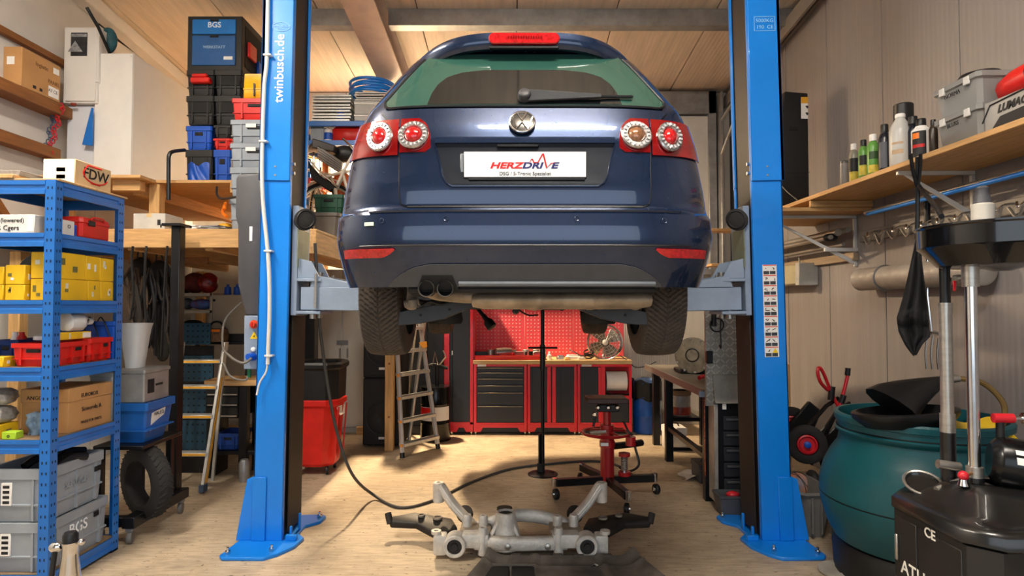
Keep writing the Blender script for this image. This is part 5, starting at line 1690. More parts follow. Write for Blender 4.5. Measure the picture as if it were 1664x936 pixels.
for i in range(22):
    x0 = rs.uniform(212, 274)
    y0_ = rs.uniform(432, 470)
    dd_ = rs.uniform(4.95, 5.12)
    L_ = rs.uniform(40, 130)
    sw_ = rs.uniform(-14, 14)
    lp = rs.uniform(6, 14)
    pts = [P(x0, y0_, dd_), P(x0 + sw_, y0_ + L_ * .5, dd_), P(x0 + sw_ * .3 + lp * .5, y0_ + L_, dd_), P(x0 + lp, y0_ + L_ * .45, dd_), P(x0 + lp * .3, y0_, dd_)]
    tag(MB().tube(smooth(pts, 5), rs.uniform(.006, .012), 6).build('lashing_strap', [BLACK, mat('brown_strap', '#4A3A2C', .7), mat('dark_strap', '#2A2420', .7)][i % 3]), 'dark lashing strap in the tangle hanging below the platform', 'strap', 'lashing straps in the tangle')
# metal rack with bags and beige boxes
D5b = 5.75
rr = thing('metal_rack', 'dark steel rack under the timber platform', 'rack', (-2.7, 6.0, 0))
ra_, rb_ = X(283, D5b), X(402, D5b)
for z_ in (.55, 1.17, 1.46, 1.62):
    x1 = rb_ if z_ < 1.3 else X(345, D5b)
    MB().bx(ra_, x1, D5b, D5b + .45, z_ - .03, z_).build('board', BLACKM if z_ < 1.3 else mat('beige_shelf', '#A79C8C', .6), rr, .003)
for x in (ra_, rb_):
    for yy in (D5b, D5b + .42):
        MB().bx(x - .015, x + .015, yy, yy + .03, 0, 1.17).build('leg', BLACKM, rr)
for x in (ra_ + .01, X(343, D5b)):
    MB().bx(x - .012, x + .012, D5b, D5b + .03, 1.17, 1.62).build('upright', MATS['beige_shelf'], rr)
t = thing('beige_panel', 'beige metal cabinet on the dark rack under the platform', 'cabinet', (X(372, D5b), D5b, 1.17))
MB().bx(X(346, D5b), X(400, D5b), D5b - .01, D5b + .3, 1.24, Z(479, D5b)).build('body', mat('beige_enamel', '#A0937F', .5, 0, .05), t, .006)
MB().bx(X(350, D5b), X(400, D5b), D5b, D5b + .28, 1.172, 1.238).build('plinth', BLACK, t)
MB().cyl((X(349, D5b), D5b - .016, Z(488, D5b)), (X(349, D5b), D5b - .008, Z(488, D5b)), .012, n=10).build('lock', BLACK, t)
def lump(name, label, cat, c, sx_, sy_, sz_, m, seed, group=None):
    o = MB()
    def f(u, v):
        th, ph = u * 2 * pi, (v - .5) * pi
        k = 1 + .12 * sin(3 * th + seed) * cos(ph) + .08 * sin(5 * ph + 4 * th + seed * 2)
        return Vector(c) + Vector((cos(th) * cos(ph) * sx_ * k, sin(th) * cos(ph) * sy_ * k, (sin(ph)) * sz_))
    o.grid(f, 20, 12, True)
    return tag(o.build(name, m, ang=80), label, cat, group)
lump('sports_bag', 'dark red bag on top of the dark rack', 'bag', (X(312, 5.85), 5.9, 1.62 + .10), .10, .12, .10, mat('dark_red_cloth', '#5A1C16', .7, 0, .5, 15), 1)
lump('helmet', 'red and black helmet on top of the dark rack', 'helmet', (X(334, 5.85), 5.9, 1.62 + .10), .085, .1, .10, mat('red_black_gloss', '#7A1612', .3, 0, 1.0, 18), 2)
lump('sports_bag', 'black bag beside the dark red bag on the rack', 'bag', (X(297, 5.85), 5.9, 1.62 + .08), .07, .1, .08, bagm, 3)
lump('cloth_bundle', 'blue and red cloth roll on the beige shelf', 'cloth', (X(325, 5.85), 5.9, 1.515), .11, .08, .05, mat('blue_red_cloth', '#2A5C94', .7, 0, .8, 12, col2='#7A2A2A'), 4)
lump('cloth_bundle', 'grey cloth bundle at the left of the beige shelf', 'cloth', (X(300, 5.85), 5.9, 1.52), .05, .08, .055, mat('grey_cloth', '#5A5B60', .8), 5)
lump('black_jacket', 'black jacket heaped on the dark rack board', 'cloth', (X(308, 5.9), 5.95, 1.27), .14, .12, .095, bagm, 6)
t = thing('tool_bag', 'orange and brown open tool bag on the dark rack', 'bag', (X(352, 5.7), 5.7, 1.17))
loft(m := MB(), [rloop(X(334, 5.7), X(370, 5.7), 5.60, 5.74, e, q, .02) for e, q in ((0, 1.172), (.006, 1.22), (-.004, 1.29), (-.014, 1.29), (-.02, 1.2))])
m.build('pouch', mat('brown_tool_cloth', '#6E5038', .7, 0, .4, 20), t, ang=60)
MB().bx(X(338, 5.7), X(366, 5.7), 5.594, 5.60, 1.265, 1.285).build('orange_band', ORANGE, t)
MB().tube(smooth([P(338, 535, 5.66), P(346, 524, 5.66), P(358, 524, 5.66), P(366, 535, 5.66)]), .01, 6).build('handle', BLACK, t)
for i, px in enumerate((366, 381)):
    tag(MB().lathe([(.03, 0), (.032, .01), (.03, .07), (.012, .08), (.012, .1)], 12, (X(px, 5.8), 5.85, Z(479, D5b) + .001)).build('spray_can', CRBLUE), ['left', 'right'][i] + ' small blue can on the beige cabinet', 'can')
# perforated blue panels leaning behind the ladder
PB = mat('petrol_blue_panel', '#23475C', .5, .2, .15)
for i, (a, b, c, d_) in enumerate(((285, 342, 525, 560), (285, 346, 578, 620), (284, 346, 632, 675), (283, 342, 683, 738))):
    q0, q1 = P(a, d_, 5.55), P(b, c, 5.55)
    t = thing('perforated_panel', ['topmost', 'second', 'third', 'lowest'][i] + ' petrol blue perforated panel behind the yellow-edged ladder', 'panel', (q0.x, 5.55, q0.z), group='perforated panels')
    MB().bx(q0.x, q1.x, 5.55, 5.565, q0.z, q1.z).build('sheet', PB, t, .002)
    m = MB()
    for u in range(7):
        for v in range(4):
            x_, z_ = q0.x + (q1.x - q0.x) * (u + .5) / 7, q0.z + (q1.z - q0.z) * (v + .5) / 4
            m.bx(x_ - .007, x_ + .007, 5.5485, 5.552, z_ - .007, z_ + .007)
    m.build('holes', DARK, t)['kind'] = 'stuff'
MB_ = MB().bx(X(283, 5.57), X(347, 5.57), 5.57, 5.60, 0, 1.14)
tag(MB_.build('backing_board', BLACKM, None, .003), 'dark board carrying the blue perforated panels', 'board')
# step ladder with yellow edges
ld = thing('step_ladder', 'aluminium step ladder with yellow tread edges under the platform', 'ladder', FL(300, 800))
YE = mat('yellow_edge', '#E0A21B', .5)
rb0, rt0 = P(330, 797, 4.98), P(367, 556, 5.28)
lb0, lt0 = P(268, 797, 4.98), P(296, 556, 5.28)
def rail(a, b, m, w_, par, name, wd=.012):
    dd = b - a
    return MB().prism([a + Vector((-wd, -w_, 0)), a + Vector((wd, -w_, 0)), a + Vector((wd, w_, 0)), a + Vector((-wd, w_, 0))], dd).build(name, m, par, .002)
for a, b in ((rb0, rt0), (lb0, lt0)):
    rl = rail(a, b, ALU, .03, ld, 'rail')
    MB().box(a + Vector((0, 0, .02)), (.04, .075, .06)).build('foot', mat('blue_rubber_foot', '#3A4A5E', .6), ld, .004)
    MB().prism([a + (b - a) * .05 + Vector((.013, -.012, 0)), a + (b - a) * .05 + Vector((.013, .012, 0)), a + (b - a) * .05 + Vector((.016, .012, 0)), a + (b - a) * .05 + Vector((.016, -.012, 0))], (b - a) * .7).build('yellow_stripe', YE, rl)
for py in (737, 677, 629, 586):
    f = (797 - py) / (797 - 556)
    a, b = lb0 + (lt0 - lb0) * f, rb0 + (rt0 - rb0) * f
    st_ = MB().bx(a.x, b.x, a.y - .05, a.y + .05, a.z - .028, a.z).build('step', ALU, ld, .003)
    MB().bx(a.x + .01, b.x - .01, a.y - .053, a.y - .05, a.z - .022, a.z - .006).build('edge_strip', YE, st_)
for a, b in ((P(283, 790, 5.5), lt0), (P(345, 785, 5.33), rt0)):
    rail(a, b, ALU, .012, ld, 'rear_leg')
# black workbench behind the left post
wbn = thing('workbench', 'black workbench with a wooden top behind the left lift post', 'workbench', (X(400, 5.35), 5.5, 0))
D = 5.38
MB().bx(X(334, D), X(455, D), D - .01, D + .36, Z(627, D), Z(618, D)).build('worktop', PINE, wbn, .004)
for px in (396, 449):
    MB().bx(X(px - 6, D), X(px + 7, D), D, D + .07, 0, Z(627, D)).build('leg', BLACKM, wbn, .003)
    MB().bx(X(px - 6, D), X(px + 7, D), D + .28, D + .35, 0, Z(627, D)).build('leg', BLACKM, wbn, .003)
MB().bx(X(336, D), X(389, D), D + .01, D + .35, Z(680, D), Z(627, D)).build('drawer_case', BLACKM, wbn, .003)
MB().bx(X(336, D), X(345, D), D + .02, D + .34, 0, Z(680, D)).build('side_panel', BLACKM, wbn, .003)
for a, b in ((629, 643), (645, 660), (662, 678)):
    o = MB().bx(X(337, D), X(389, D), D - .004, D + .01, Z(b, D), Z(a, D)).build('drawer', BLACK, wbn, .002)
    MB().bx(X(340, D), X(388, D), D - .018, D - .004, Z(b, D) + .004, Z(b, D) + .018).build('handle', STEEL, o, .003)
MB().bx(X(340, D), X(449, D), D + .02, D + .34, Z(740, D), Z(734, D)).build('lower_shelf', BLACKM, wbn, .002)
crate('blue_crate', 'dark blue bin on the lower shelf of the black workbench', 'bin', X(350, D), X(388, D), D + .04, D + .3, Z(733, D), Z(706, D), mat('bin_navy', '#123C86', .5), side=False)
tag(MB().lathe([(.04, 0), (.045, .02), (.045, .16), (.03, .19), (.0001, .19)], 14, (X(412, 5.4) - .02, 5.30, 0)).build('grey_can', STEELG), 'grey can on the floor beside the black workbench', 'can')
# ================================================================== BETWEEN LEFT POST AND CAR (FLOOR, BACK)
tb = thing('waste_bin', 'red waste bin with a black rim behind the left lift post', 'bin', (-1.72, 5.55, 0))
bxa, bxb, bya, byb = -1.98, -1.545, 5.42, 5.85
loft(m := MB(), [rloop(bxa, bxb, bya, byb, e, q, .09) for e, q in ((-.06, .075), (-.045, .10), (-.015, .60), (.006, .62), (.006, .66), (-.004, .67))])
m.build('red_body', RED, tb, ang=25)
loft(m := MB(), [rloop(bxa, bxb, bya, byb, e, q, .09) for e, q in ((-.004, .672), (.002, .93), (.02, .95), (.022, .98), (.01, 1.0), (-.03, .99), (-.04, .70))])
m.build('black_collar', BLACK, tb, ang=25)
for f in (.2, .5, .8):
    yy = bya + (byb - bya) * f
    MB().prism([(bxb - .035, yy - .012, .12), (bxb - .035, yy + .012, .12), (bxb + .0, yy + .012, .60), (bxb + .0, yy - .012, .60)], (.008, 0, 0)).build('rib', RED, tb)
MB().add([(bxb - .02, bya + .10, .60), (bxb + .012, bya + .25, .60), (bxb + .012, bya + .25, .52), (bxb + .008, bya + .12, .52)], [(0, 1, 2, 3)]).build('label', PAPER, tb, thick=.003)
for x, yy in ((bxa + .1, bya + .1), (bxb - .1, bya + .1), (bxb - .1, byb - .1), (bxa + .1, byb - .1)):
    MB().lathe([(.012, -.012), (.036, -.012), (.038, 0), (.036, .012), (.012, .012)], 16, (x, yy, .038), ax=(1, .3, 0)).build('castor', BLACK, tb)
wc = thing('white_cabinet', 'white two-door cupboard at the back left of the car', 'cabinet', (X(553, 7.3), 7.5, 0))
d = 7.32
MB().bx(X(512, d), X(596, d), d, d + .45, .07, Z(438, d)).build('body', WHITE, wc, .004)
MB().bx(X(514, d), X(596, d), d + .02, d + .44, 0, .07).build('plinth', mat('plinth_grey', '#A9A6A1', .6), wc)
for a, b in ((513, 556), (558, 595)):
    dr = MB().bx(X(a, d), X(b, d), d - .015, d, .09, Z(440, d)).build('door', mat('cupboard_door_white', '#CFC9BF', .45, 0, .03), wc, .003)
    hx = 553 if a < 540 else 565
    MB().bx(X(hx, d), X(hx + 2.4, d), d - .035, d - .015, Z(581, d), Z(566, d)).build('handle', STEEL, dr, .002)
pb_ = tag(MB().bx(X(549, d), X(567, d), d - .03, d - .018, Z(560, d), Z(553, d)).build('hasp', STEELG, None, .002), 'grey steel hasp across the white cupboard doors', 'hasp')
tag(MB().bx(X(490, 6.6), X(511, 6.6), 6.6, 6.75, 0, Z(430, 6.6)).build('black_locker', BLACK, None, .01), 'tall narrow black locker beside the white cupboard', 'locker')
tag(MB().bx(X(582, 7.25), X(593, 7.25), 7.2, 7.27, 0, .09).build('wood_block', PINE, None, .003), 'small wooden block on the floor by the white cupboard', 'block')
# loudspeakers
for i, (z0, z1) in enumerate(((0.0, .73), (.735, 1.42))):
    d = 6.58
    t = thing('loudspeaker', ['lower', 'upper'][i] + ' black loudspeaker of the stack beside the wooden post', 'speaker', (X(612, d), d, z0), group='stacked loudspeakers')
    xa, xb = X(591, d), X(591, d) + .42
    MB().bx(xa, xb, d, d + .4, z0 + (.02 if i == 0 else 0), z1).build('cabinet', mat('speaker_cloth', '#1A1A1B', .75, 0, .15, 60), t, .008)
    if i == 0:
        for fx in (xa + .05, xb - .05):
            MB().cyl((fx, d + .1, 0), (fx, d + .1, .02), .02, n=10).build('foot', RUBBER, t)
    gr = MB().bx(xa + .012, xb - .012, d - .008, d, z0 + .03, z1 - .015).build('grille', mat('speaker_grille', '#202022', .6, .2, .2, 200), t, .003)
    cc = Vector(((xa + xb) / 2 + .0, d - .010, z0 + .30))
    MB().torus(cc, .17, .008, (0, 1, 0), 34, 6).build('woofer_ring', BLACK, gr)
    MB().lathe([(.165, 0), (.06, .012), (.05, .008), (.0001, .004)], 30, cc, ax=(0, -1, 0), cap=False).build('cone', mat('speaker_cone', '#131314', .6), gr)
    MB().bx(xa + .17, xa + .25, d - .012, d - .008, z0 + .085, z0 + .11).build('badge', PAPER, gr)
wp_ = thing('wooden_post', 'pale squared timber standing upright beside the loudspeakers', 'timber', (X(633, 6.4), 6.45, 0))
MB().bx(X(626, 6.4), X(640, 6.4), 6.40, 6.48, 0, 1.60).build('beam', PINEZ, wp_, .004)
for z_ in (.35, .9):
    MB().cyl((X(633, 6.4), 6.399, z_), (X(633, 6.4), 6.402, z_), .012, n=10).build('knot', BROWNW, wp_)
# aluminium ladder
al = thing('aluminium_ladder', 'aluminium ladder with orange clips standing beside the black oil drum', 'ladder', FL(680, 735))
LB, RB = FL(654, 744), FL(712, 729)
LT, RT = P(640, 455, 6.42), P(672, 455, 6.72)
for a, b in ((LB, LT), (RB, RT)):
    MB().tube([a, b], .024, 8).build('rail', ALU, al)
    MB().cyl(a, a + (b - a).normalized() * .05, .025, n=10).build('foot', BLACK, al)
OC = mat('orange_clip', '#E8931A', .45)
dirx = (RB - LB).normalized()
for i in range(8):
    f = .06 + i * .128
    a, b = LB + (LT - LB) * f, RB + (RT - RB) * f
    ex = (b - a).normalized()
    fw = Vector((ex.y, -ex.x, 0)).normalized()
    s_ = MB().prism([a + fw * -.045, a + fw * .045, a + fw * .045 + Vector((0, 0, .03)), a + fw * -.045 + Vector((0, 0, .03))], b - a).build('step', ALU, al, .002)
    for p in (a, b):
        MB().box(p + Vector((0, 0, .011)), (.028, .05, .03)).build('step_clip', OC, s_, .003)
for p in (LB + (LT - LB) * .60, RB + (RT - RB) * .60):
    MB().prism([p + Vector((-.04, -.05, .04)), p + Vector((.04, -.05, .05)), p + Vector((.05, -.05, -.01)), p + Vector((.0, -.05, -.03))], (0, .03, 0)).build('orange_bracket', OC, al, .004)
for a, b in ((FL(657, 700), P(676, 520, 6.7)), (FL(664, 720), P(690, 520, 6.75))):
    MB().tube([a, b], .02, 8).build('rear_leg', ALU, al)
# black oil drum with hand pump
od = thing('oil_drum', 'black oil drum with a red and white label beside the ladder', 'drum', (X(708, 6.9), 6.95, 0))
c = Vector((X(708, 6.95), 6.95, 0))
MB().lathe([(.16, 0), (.175, .004), (.175, .012), (.168, .02), (.168, .19), (.174, .20), (.168, .21), (.168, .40), (.174, .41), (.168, .42), (.168, .585), (.176, .59), (.176, .60), (.16, .602), (.0001, .59)], 30, c).build('barrel', mat('gloss_black_drum', '#111112', .2, .2, .2), od)
def lab(u, v):
    a = R(-150 + 130 * u)
    return c + Vector((cos(a) * .1695, sin(a) * .1695, .235 + .15 * v))
lb_ = MB().grid(lab, 18, 1).build('label', PAPER, od, thick=.001)
def lab2(u, v):
    a = R(-150 + 60 * u)
    return c + Vector((cos(a) * .1705, sin(a) * .1705, .28 + .10 * v))
MB().grid(lab2, 10, 1).build('label_red', REDINK, lb_, thick=.001)
pp = MB().cyl(c + Vector((.02, -.02, .60)), c + Vector((.02, -.02, .82)), .022, n=12).build('pump', BLACK, od)
MB().tube(smooth([c + Vector((-.12, -.02, .80)), c + Vector((-.02, -.02, .84)), c + Vector((.14, -.02, .80))]), .018, 8).build('pump_head', BLACK, pp)
MB().tube([c + Vector((-.03, -.03, .83)), c + Vector((.0, -.04, .98)), c + Vector((.03, -.03, .84))], .008, 6).build('pump_bow', STEEL, pp)
MB().tube([c + Vector((.05, -.03, .84)), c + Vector((.12, -.04, .93)), c + Vector((.09, -.03, 1.0))], .008, 6).build('pump_lever', STEEL, pp)
# ================================================================== RED WORKSHOP FURNITURE AT THE BACK
D = 7.20
CHAR = mat('charcoal_front', '#2F3136', .42, .2, .08, 4)
RF = mat('red_furniture_paint', '#E02A38', .36, 0, .06, 4, coat=.2)
PEG = mat('pegboard_red', '#E2505E', .5, 0, .06, 3)
GOLD = mat('brass_edge', '#8C7F68', .35, .5, .3, 3)
def px(mb, a, b, t_, bo, d, dep):
    return mb.bx(X(a, d), X(b, d), d, d + dep, Z(bo, d), Z(t_, d))
def feet(par, a, b):
    for q in (a + 3, b - 3):
        MB().cyl((X(q, D), D + .04, 0), (X(q, D), D + .04, Z(702, D)), .012, n=8).build('foot', CHROME, par)
    z0, z1 = Z(702, D), Z(690, D)
    m = MB()
    m.prism([(X(a, D), D - .002, z1), (X(b, D), D - .002, z1), (X(b, D), D - .002, z0), (X(b - 11, D), D - .002, z0), (X(b - 15, D), D - .002, z1 - .035), (X(a + 15, D), D - .002, z1 - .035), (X(a + 11, D), D - .002, z0), (X(a, D), D - .002, z0)], (0, .02, 0))
    m.build('plinth', RF, par, .002)
    MB().bx(X(a + 4, D), X(b - 4, D), D + .06, D + .44, .02, z1 - .002).build('plinth_back', CHAR, par)
def frame(par, a, b, extra=()):
    for q0, q1, t_, bo in [(a, a + 4.5, 592, 690), (b - 4.5, b, 592, 690), (a + 4.5, b - 4.5, 592, 596), (a + 4.5, b - 4.5, 687, 690)] + list(extra):
        px(MB(), q0, q1, t_, bo, D - .006, .02).build('frame_bar', RF, par, .002)
# drawer unit
du = thing('drawer_cabinet', 'red-framed cabinet with six dark drawers in the back bench', 'cabinet', (X(812, D), D + .2, 0))
px(MB(), 770, 856, 593, 690, D + .01, .48).build('carcass', CHAR, du)
frame(du, 770, 856)
for a, b in ((597.5, 604), (605.5, 614), (615.5, 625), (626.5, 636.5), (638, 658), (660, 686)):
    o = px(MB(), 775.5, 850.5, a, b, D - .008, .016).build('drawer', CHAR, du, .002)
    px(MB(), 776.5, 849.5, a + .2, a + 1.5, D - .020, .014).build('grip', GOLD, o, .002)
px(MB(), 776, 790, 592.3, 595.6, D - .010, .006).build('badge', PAPER, du)
feet(du, 770, 856)
# door unit
dd = thing('door_cabinet', 'red-framed cabinet with two dark doors in the back bench', 'cabinet', (X(896, D), D + .2, 0))
px(MB(), 857, 937, 593, 690, D + .01, .48).build('carcass', CHAR, dd)
frame(dd, 857, 937)
for a, b, h0, h1 in ((862, 891, 889, 895), (902, 932, 897, 903)):
    o = px(MB(), a, b, 597, 686, D - .004, .014).build('door', CHAR, dd, .002)
    px(MB(), h0, h1, 596, 687, D - .014, .024).build('handle_bar', RF, o, .003)
    px(MB(), a + 8 if a > 900 else a + 3, a + 9 if a > 900 else a + 4, 597, 686, D - .006, .004).build('crease', BLACK, o)
feet(dd, 857, 937)
# combination unit with paper roll
cu_ = thing('paper_roll_cabinet', 'red-framed end cabinet with a door and open paper roll bay', 'cabinet', (X(981, D), D + .2, 0))
m = MB()
px(m, 938, 978, 593, 690, D + .01, .48)
m.build('carcass', CHAR, cu_)
px(MB(), 978, 1026, 648, 690, D + .01, .48).build('lower_carcass', CHAR, cu_)
px(MB(), 978, 1022, 594, 648, D + .44, .05).build('bay_back', RF, cu_)
frame(cu_, 938, 1026, [(976, 983, 596, 687), (983, 1022, 643, 649)])
px(MB(), 943, 972, 597, 686, D - .004, .014).build('door', CHAR, cu_, .002)
px(MB(), 972, 976, 597, 686, D - .012, .022).build('door_handle', RF, cu_, .002)
px(MB(), 984, 1020, 651, 686, D - .004, .014).build('drawer', CHAR, cu_, .002)
px(MB(), 945, 961, 592.3, 595.6, D - .010, .006).build('badge', PAPER, cu_)
feet(cu_, 938, 1026)
pr = thing('paper_roll', 'white paper roll hanging in the open bay of the red cabinet', 'paper roll', (X(1000, D), D + .2, Z(640, D)))
c0, c1 = P(984, 619, D + .14), P(1017, 619, D + .14)
MB().cyl(c0, c1, .115, n=30).build('roll', PAPER, pr)
MB().cyl(c0 - Vector((.03, 0, 0)), c1 + Vector((.03, 0, 0)), .012, n=8).build('rod', BLACK, pr)
tag(MB().tube(smooth([P(984, 636, D + .05), P(995, 642, D + .05), P(1012, 645, D + .06), P(1021, 641, D + .1)]), .014, 6).build('black_strap', BLACK), 'black strap lying in the paper roll bay', 'strap')
# worktop
wt_ = tag(px(MB(), 769, 1027, 585.5, 592, D - .02, .55).build('worktop', wood('worktop_beech', '#D8B581'), None, .004), 'pale wooden worktop over the three red cabinets', 'worktop')
ZT = Z(585.5, D - .02)
# pegboard
pg = thing('pegboard', 'red perforated tool wall above the wooden worktop', 'tool wall', (X(890, 7.6), 7.65, ZT))
dp = 7.68
for a, b in ((771, 852, ), (852.6, 931), (931.6, 1013)):
    p_ = MB().bx(X(a, dp), X(b, dp), dp, dp + .02, ZT + .01, Z(495, dp)).build('panel', PEG, pg, .002)
    m = MB()
    n_ = 0
    x_ = X(a + 5, dp)
    while x_ < X(b - 4, dp):
        z_ = ZT + .06
        while z_ < Z(500, dp):
            m.bx(x_ - .007, x_ + .007, dp - .0015, dp + .001, z_ - .007, z_ + .007)
            z_ += .044
        x_ += .044
    m.build('holes', mat('pegboard_hole', '#F0BFC0', .6), p_)['kind'] = 'stuff'
MB().bx(X(768, dp), X(1014, dp), dp - .03, dp + .02, Z(495, dp), Z(487, dp)).build('top_rail', RF, pg, .003)
MB().bx(X(768, 7.3), X(772, 7.3), 7.24, 7.70, ZT + .002, Z(490, 7.4)).build('side_panel', RF, pg, .003)
# tall cabinets
tc_ = thing('tall_cabinet', 'tall dark cabinet with red frame left of the workbench', 'cabinet', (X(745, D), D + .2, 0))
px(MB(), 731, 767, 440, 690, D + .01, .48).build('carcass', CHAR, tc_)
px(MB(), 736, 764, 445, 686, D - .006, .016).build('door', CHAR, tc_, .003)
px(MB(), 764, 769, 440, 690, D - .006, .02).build('frame_bar', RF, tc_, .002)
px(MB(), 731, 735, 440, 690, D - .004, .016).build('frame_bar', mat('frame_dark', '#1F2024', .4), tc_, .002)
px(MB(), 734.2, 735.8, 570, 577, D - .012, .01).build('lock', PAPER, tc_)
px(MB(), 731, 769, 686, 691, D - .006, .02).build('frame_bar', RF, tc_, .002)
feet(tc_, 731, 769)
t2 = thing('tall_cabinet', 'tall dark cabinet with red edge behind the aluminium ladder', 'cabinet', (X(705, D), D + .2, 0))
px(MB(), 664, 722, 440, 696, D + .01, .48).build('carcass', CHAR, t2)
px(MB(), 668, 694, 445, 690, D - .006, .016).build('door', CHAR, t2, .003)
px(MB(), 696, 721, 445, 690, D - .006, .016).build('door', CHAR, t2, .003)
px(MB(), 722, 730.5, 440, 702, D - .008, .03).build('red_edge', RF, t2, .003)
px(MB(), 664, 722, 692, 705, D, .4).build('plinth', CHAR, t2)
# fan
fn = thing('table_fan', 'chrome table fan on the wooden worktop', 'fan', (X(984, 7.35), 7.4, ZT))
c = P(983, 556, 7.32)
rr = .205
ring = MB().torus(c, rr, .012, (0, 1, 0), 44, 8).build('guard_ring', CHROME, fn)
MB().torus(c + Vector((0, .07, 0)), rr, .009, (0, 1, 0), 44, 8).build('guard_ring', CHROME, fn)
for r0 in (.06, .10, .14, .175):
    MB().torus(c - Vector((0, .02, 0)), r0, .003, (0, 1, 0), 36, 5).build('guard_wire', STEEL, ring)
for k in range(16):
    a = 2 * pi * k / 16
    MB().cyl(c + Vector((cos(a) * .03, -.03, sin(a) * .03)), c + Vector((cos(a) * rr, 0, sin(a) * rr)), .0025, n=4).build('guard_wire', STEEL, ring)
MB().lathe([(.034, -.03), (.034, -.018), (.026, -.012), (.0001, -.010)], 20, c - Vector((0, .05, 0)), ax=(0, -1, 0)).build('hub', PAPER, fn)
for k in range(4):
    a = 2 * pi * k / 4 + .5
    e1, e2 = Vector((cos(a), 0, sin(a))), Vector((-sin(a), 0, cos(a)))
    MB().prism([c + Vector((0, .02, 0)) + e1 * .03 - e2 * .03, c + Vector((0, .0, 0)) + e1 * .17 - e2 * .07, c + Vector((0, .02, 0)) + e1 * .19, c + Vector((0, .04, 0)) + e1 * .16 + e2 * .10, c + Vector((0, .05, 0)) + e1 * .04 + e2 * .04], (0, .004, 0)).build('blade', mat('fan_blade', '#B9B1A6', .25, .8, .1), fn)
MB().cyl(c + Vector((0, .03, 0)), c + Vector((0, .16, 0)), .06, n=20).build('motor', BLACK, fn)
zb_ = ZT + .002
MB().lathe([(.10, 0), (.10, .012), (.03, .03), (.02, .05)], 24, (c.x, c.y + .1, zb_)).build('base', CHROME, fn)
MB().cyl((c.x, c.y + .1, zb_ + .03), (c.x, c.y + .1, c.z), .016, n=10).build('stem', STEEL, fn)
tag(MB().tube(smooth([P(1008, 578, 7.3), P(1020, 586, 7.25), P(1026, 592, 7.2), P(1034, 597, 7.3), P(1050, 595, 7.5), P(1066, 588, 7.5)]), .006, 6).build('power_cable', BLACK), 'black cable running from the worktop to the right', 'cable')
# red tray with tools
tr = thing('tool_tray', 'long red tool tray on the left of the worktop', 'tray', (X(825, 7.3), 7.3, ZT))
loft(m := MB(), [rloop(X(771, D), X(884, D), D + .0, D + .30, e, q, .008) for e, q in ((-.006, ZT + .001), (0, ZT + .05), (.003, ZT + .055), (-.006, ZT + .055), (-.012, ZT + .012))])
m.build('tray', RF, tr)
rnd = random.Random(5)
zt_ = ZT + .014
def wrench(label, x, y, L_, a, m):
    t = thing('tool', label, 'tool', (x, y, zt_), a, group='hand tools in the red tray', local=True)
    MB().bx(-L_ / 2, L_ / 2, -.018, .018, .03, .08).build('handle', m, t, .004)
    MB().cyl((L_ / 2, 0, .0), (L_ / 2, 0, .10), .042, n=12).build('head', STEEL, t, .003)
    return t
for i, (p_, L_, mm, wd) in enumerate(((785, .18, BLACK, 'black ratchet at the left end of the red tray'), (795, .2, STEEL, 'steel ratchet next to the black one in the red tray'), (846, .14, STEEL, 'short steel wrench right of the impact driver'), (862, .16, BLACK, 'black ratchet towards the jack pole in the red tray'), (874, .12, STEEL, 'small steel ratchet at the right tray end'))):
    wrench(wd, X(p_, 7.3), 7.30 + .03 * (i % 2), L_, rnd.uniform(-.6, .6), mm)
im = thing('impact_driver', 'grey impact driver lying in the middle of the red tray', 'tool', (X(820, 7.32), 7.32, zt_))
MB().lathe([(.03, -.12), (.05, -.10), (.055, 0), (.045, .08), (.02, .10), (.018, .14)], 16, (X(820, 7.32), 7.30, zt_ + .075), ax=(1, .15, .05)).build('motor', STEEL, im)
MB().cyl((X(820, 7.3) - .05, 7.30, zt_ + .05), (X(820, 7.3) - .09, 7.24, zt_ + .02), .022, n=10).build('handle', BLACK, im)
# loose parts right of the pole
for i, (p_, dy, w_, h_, mm, lb, ct) in enumerate(((893, .05, .05, .09, PAPER, 'white spray bottle right of the jack pole', 'bottle'), (911, .06, .10, .05, STEEL, 'grey steel block on the worktop', 'block'), (931, .08, .17, .055, PAPER, 'long white block on the worktop below the pegboard seam', 'block'), (945, .05, .09, .04, CASTALU, 'small cast bracket on the worktop', 'part'), (921, .02, .07, .03, mat('tan_part', '#C9A26A', .6), 'tan part at the worktop front edge', 'part'))):
    x_ = X(p_, D + dy)
    loft(m := MB(), [rloop(x_ - w_ / 2, x_ + w_ / 2, D + dy, D + dy + .08, e, q, .012) for e, q in ((0, ZT + .001), (0, ZT + h_ * .6), (-.012, ZT + h_ * .7), (-.014, ZT + h_))])
    tag(m.build('worktop_part', mm), lb, ct)
t = thing('cable_coil', 'tangled black cable coil beside the fan', 'cable', (X(958, 7.3), 7.3, ZT))
for k in range(4):
    MB().torus((X(957, 7.3), 7.32, ZT + .03 + .018 * k), .05 + .008 * (k % 2), .008, (.4 * sin(k * 2), .5 * cos(k), 1), 18, 6).build('loop', BLACK, t)
tag(MB().tube(smooth([P(925, 568, 7.35), P(935, 573, 7.3), P(945, 578, 7.28), P(953, 575, 7.3)]), .006, 5).build('thin_cable', BLACK), 'thin black cable arching over the loose parts', 'cable')
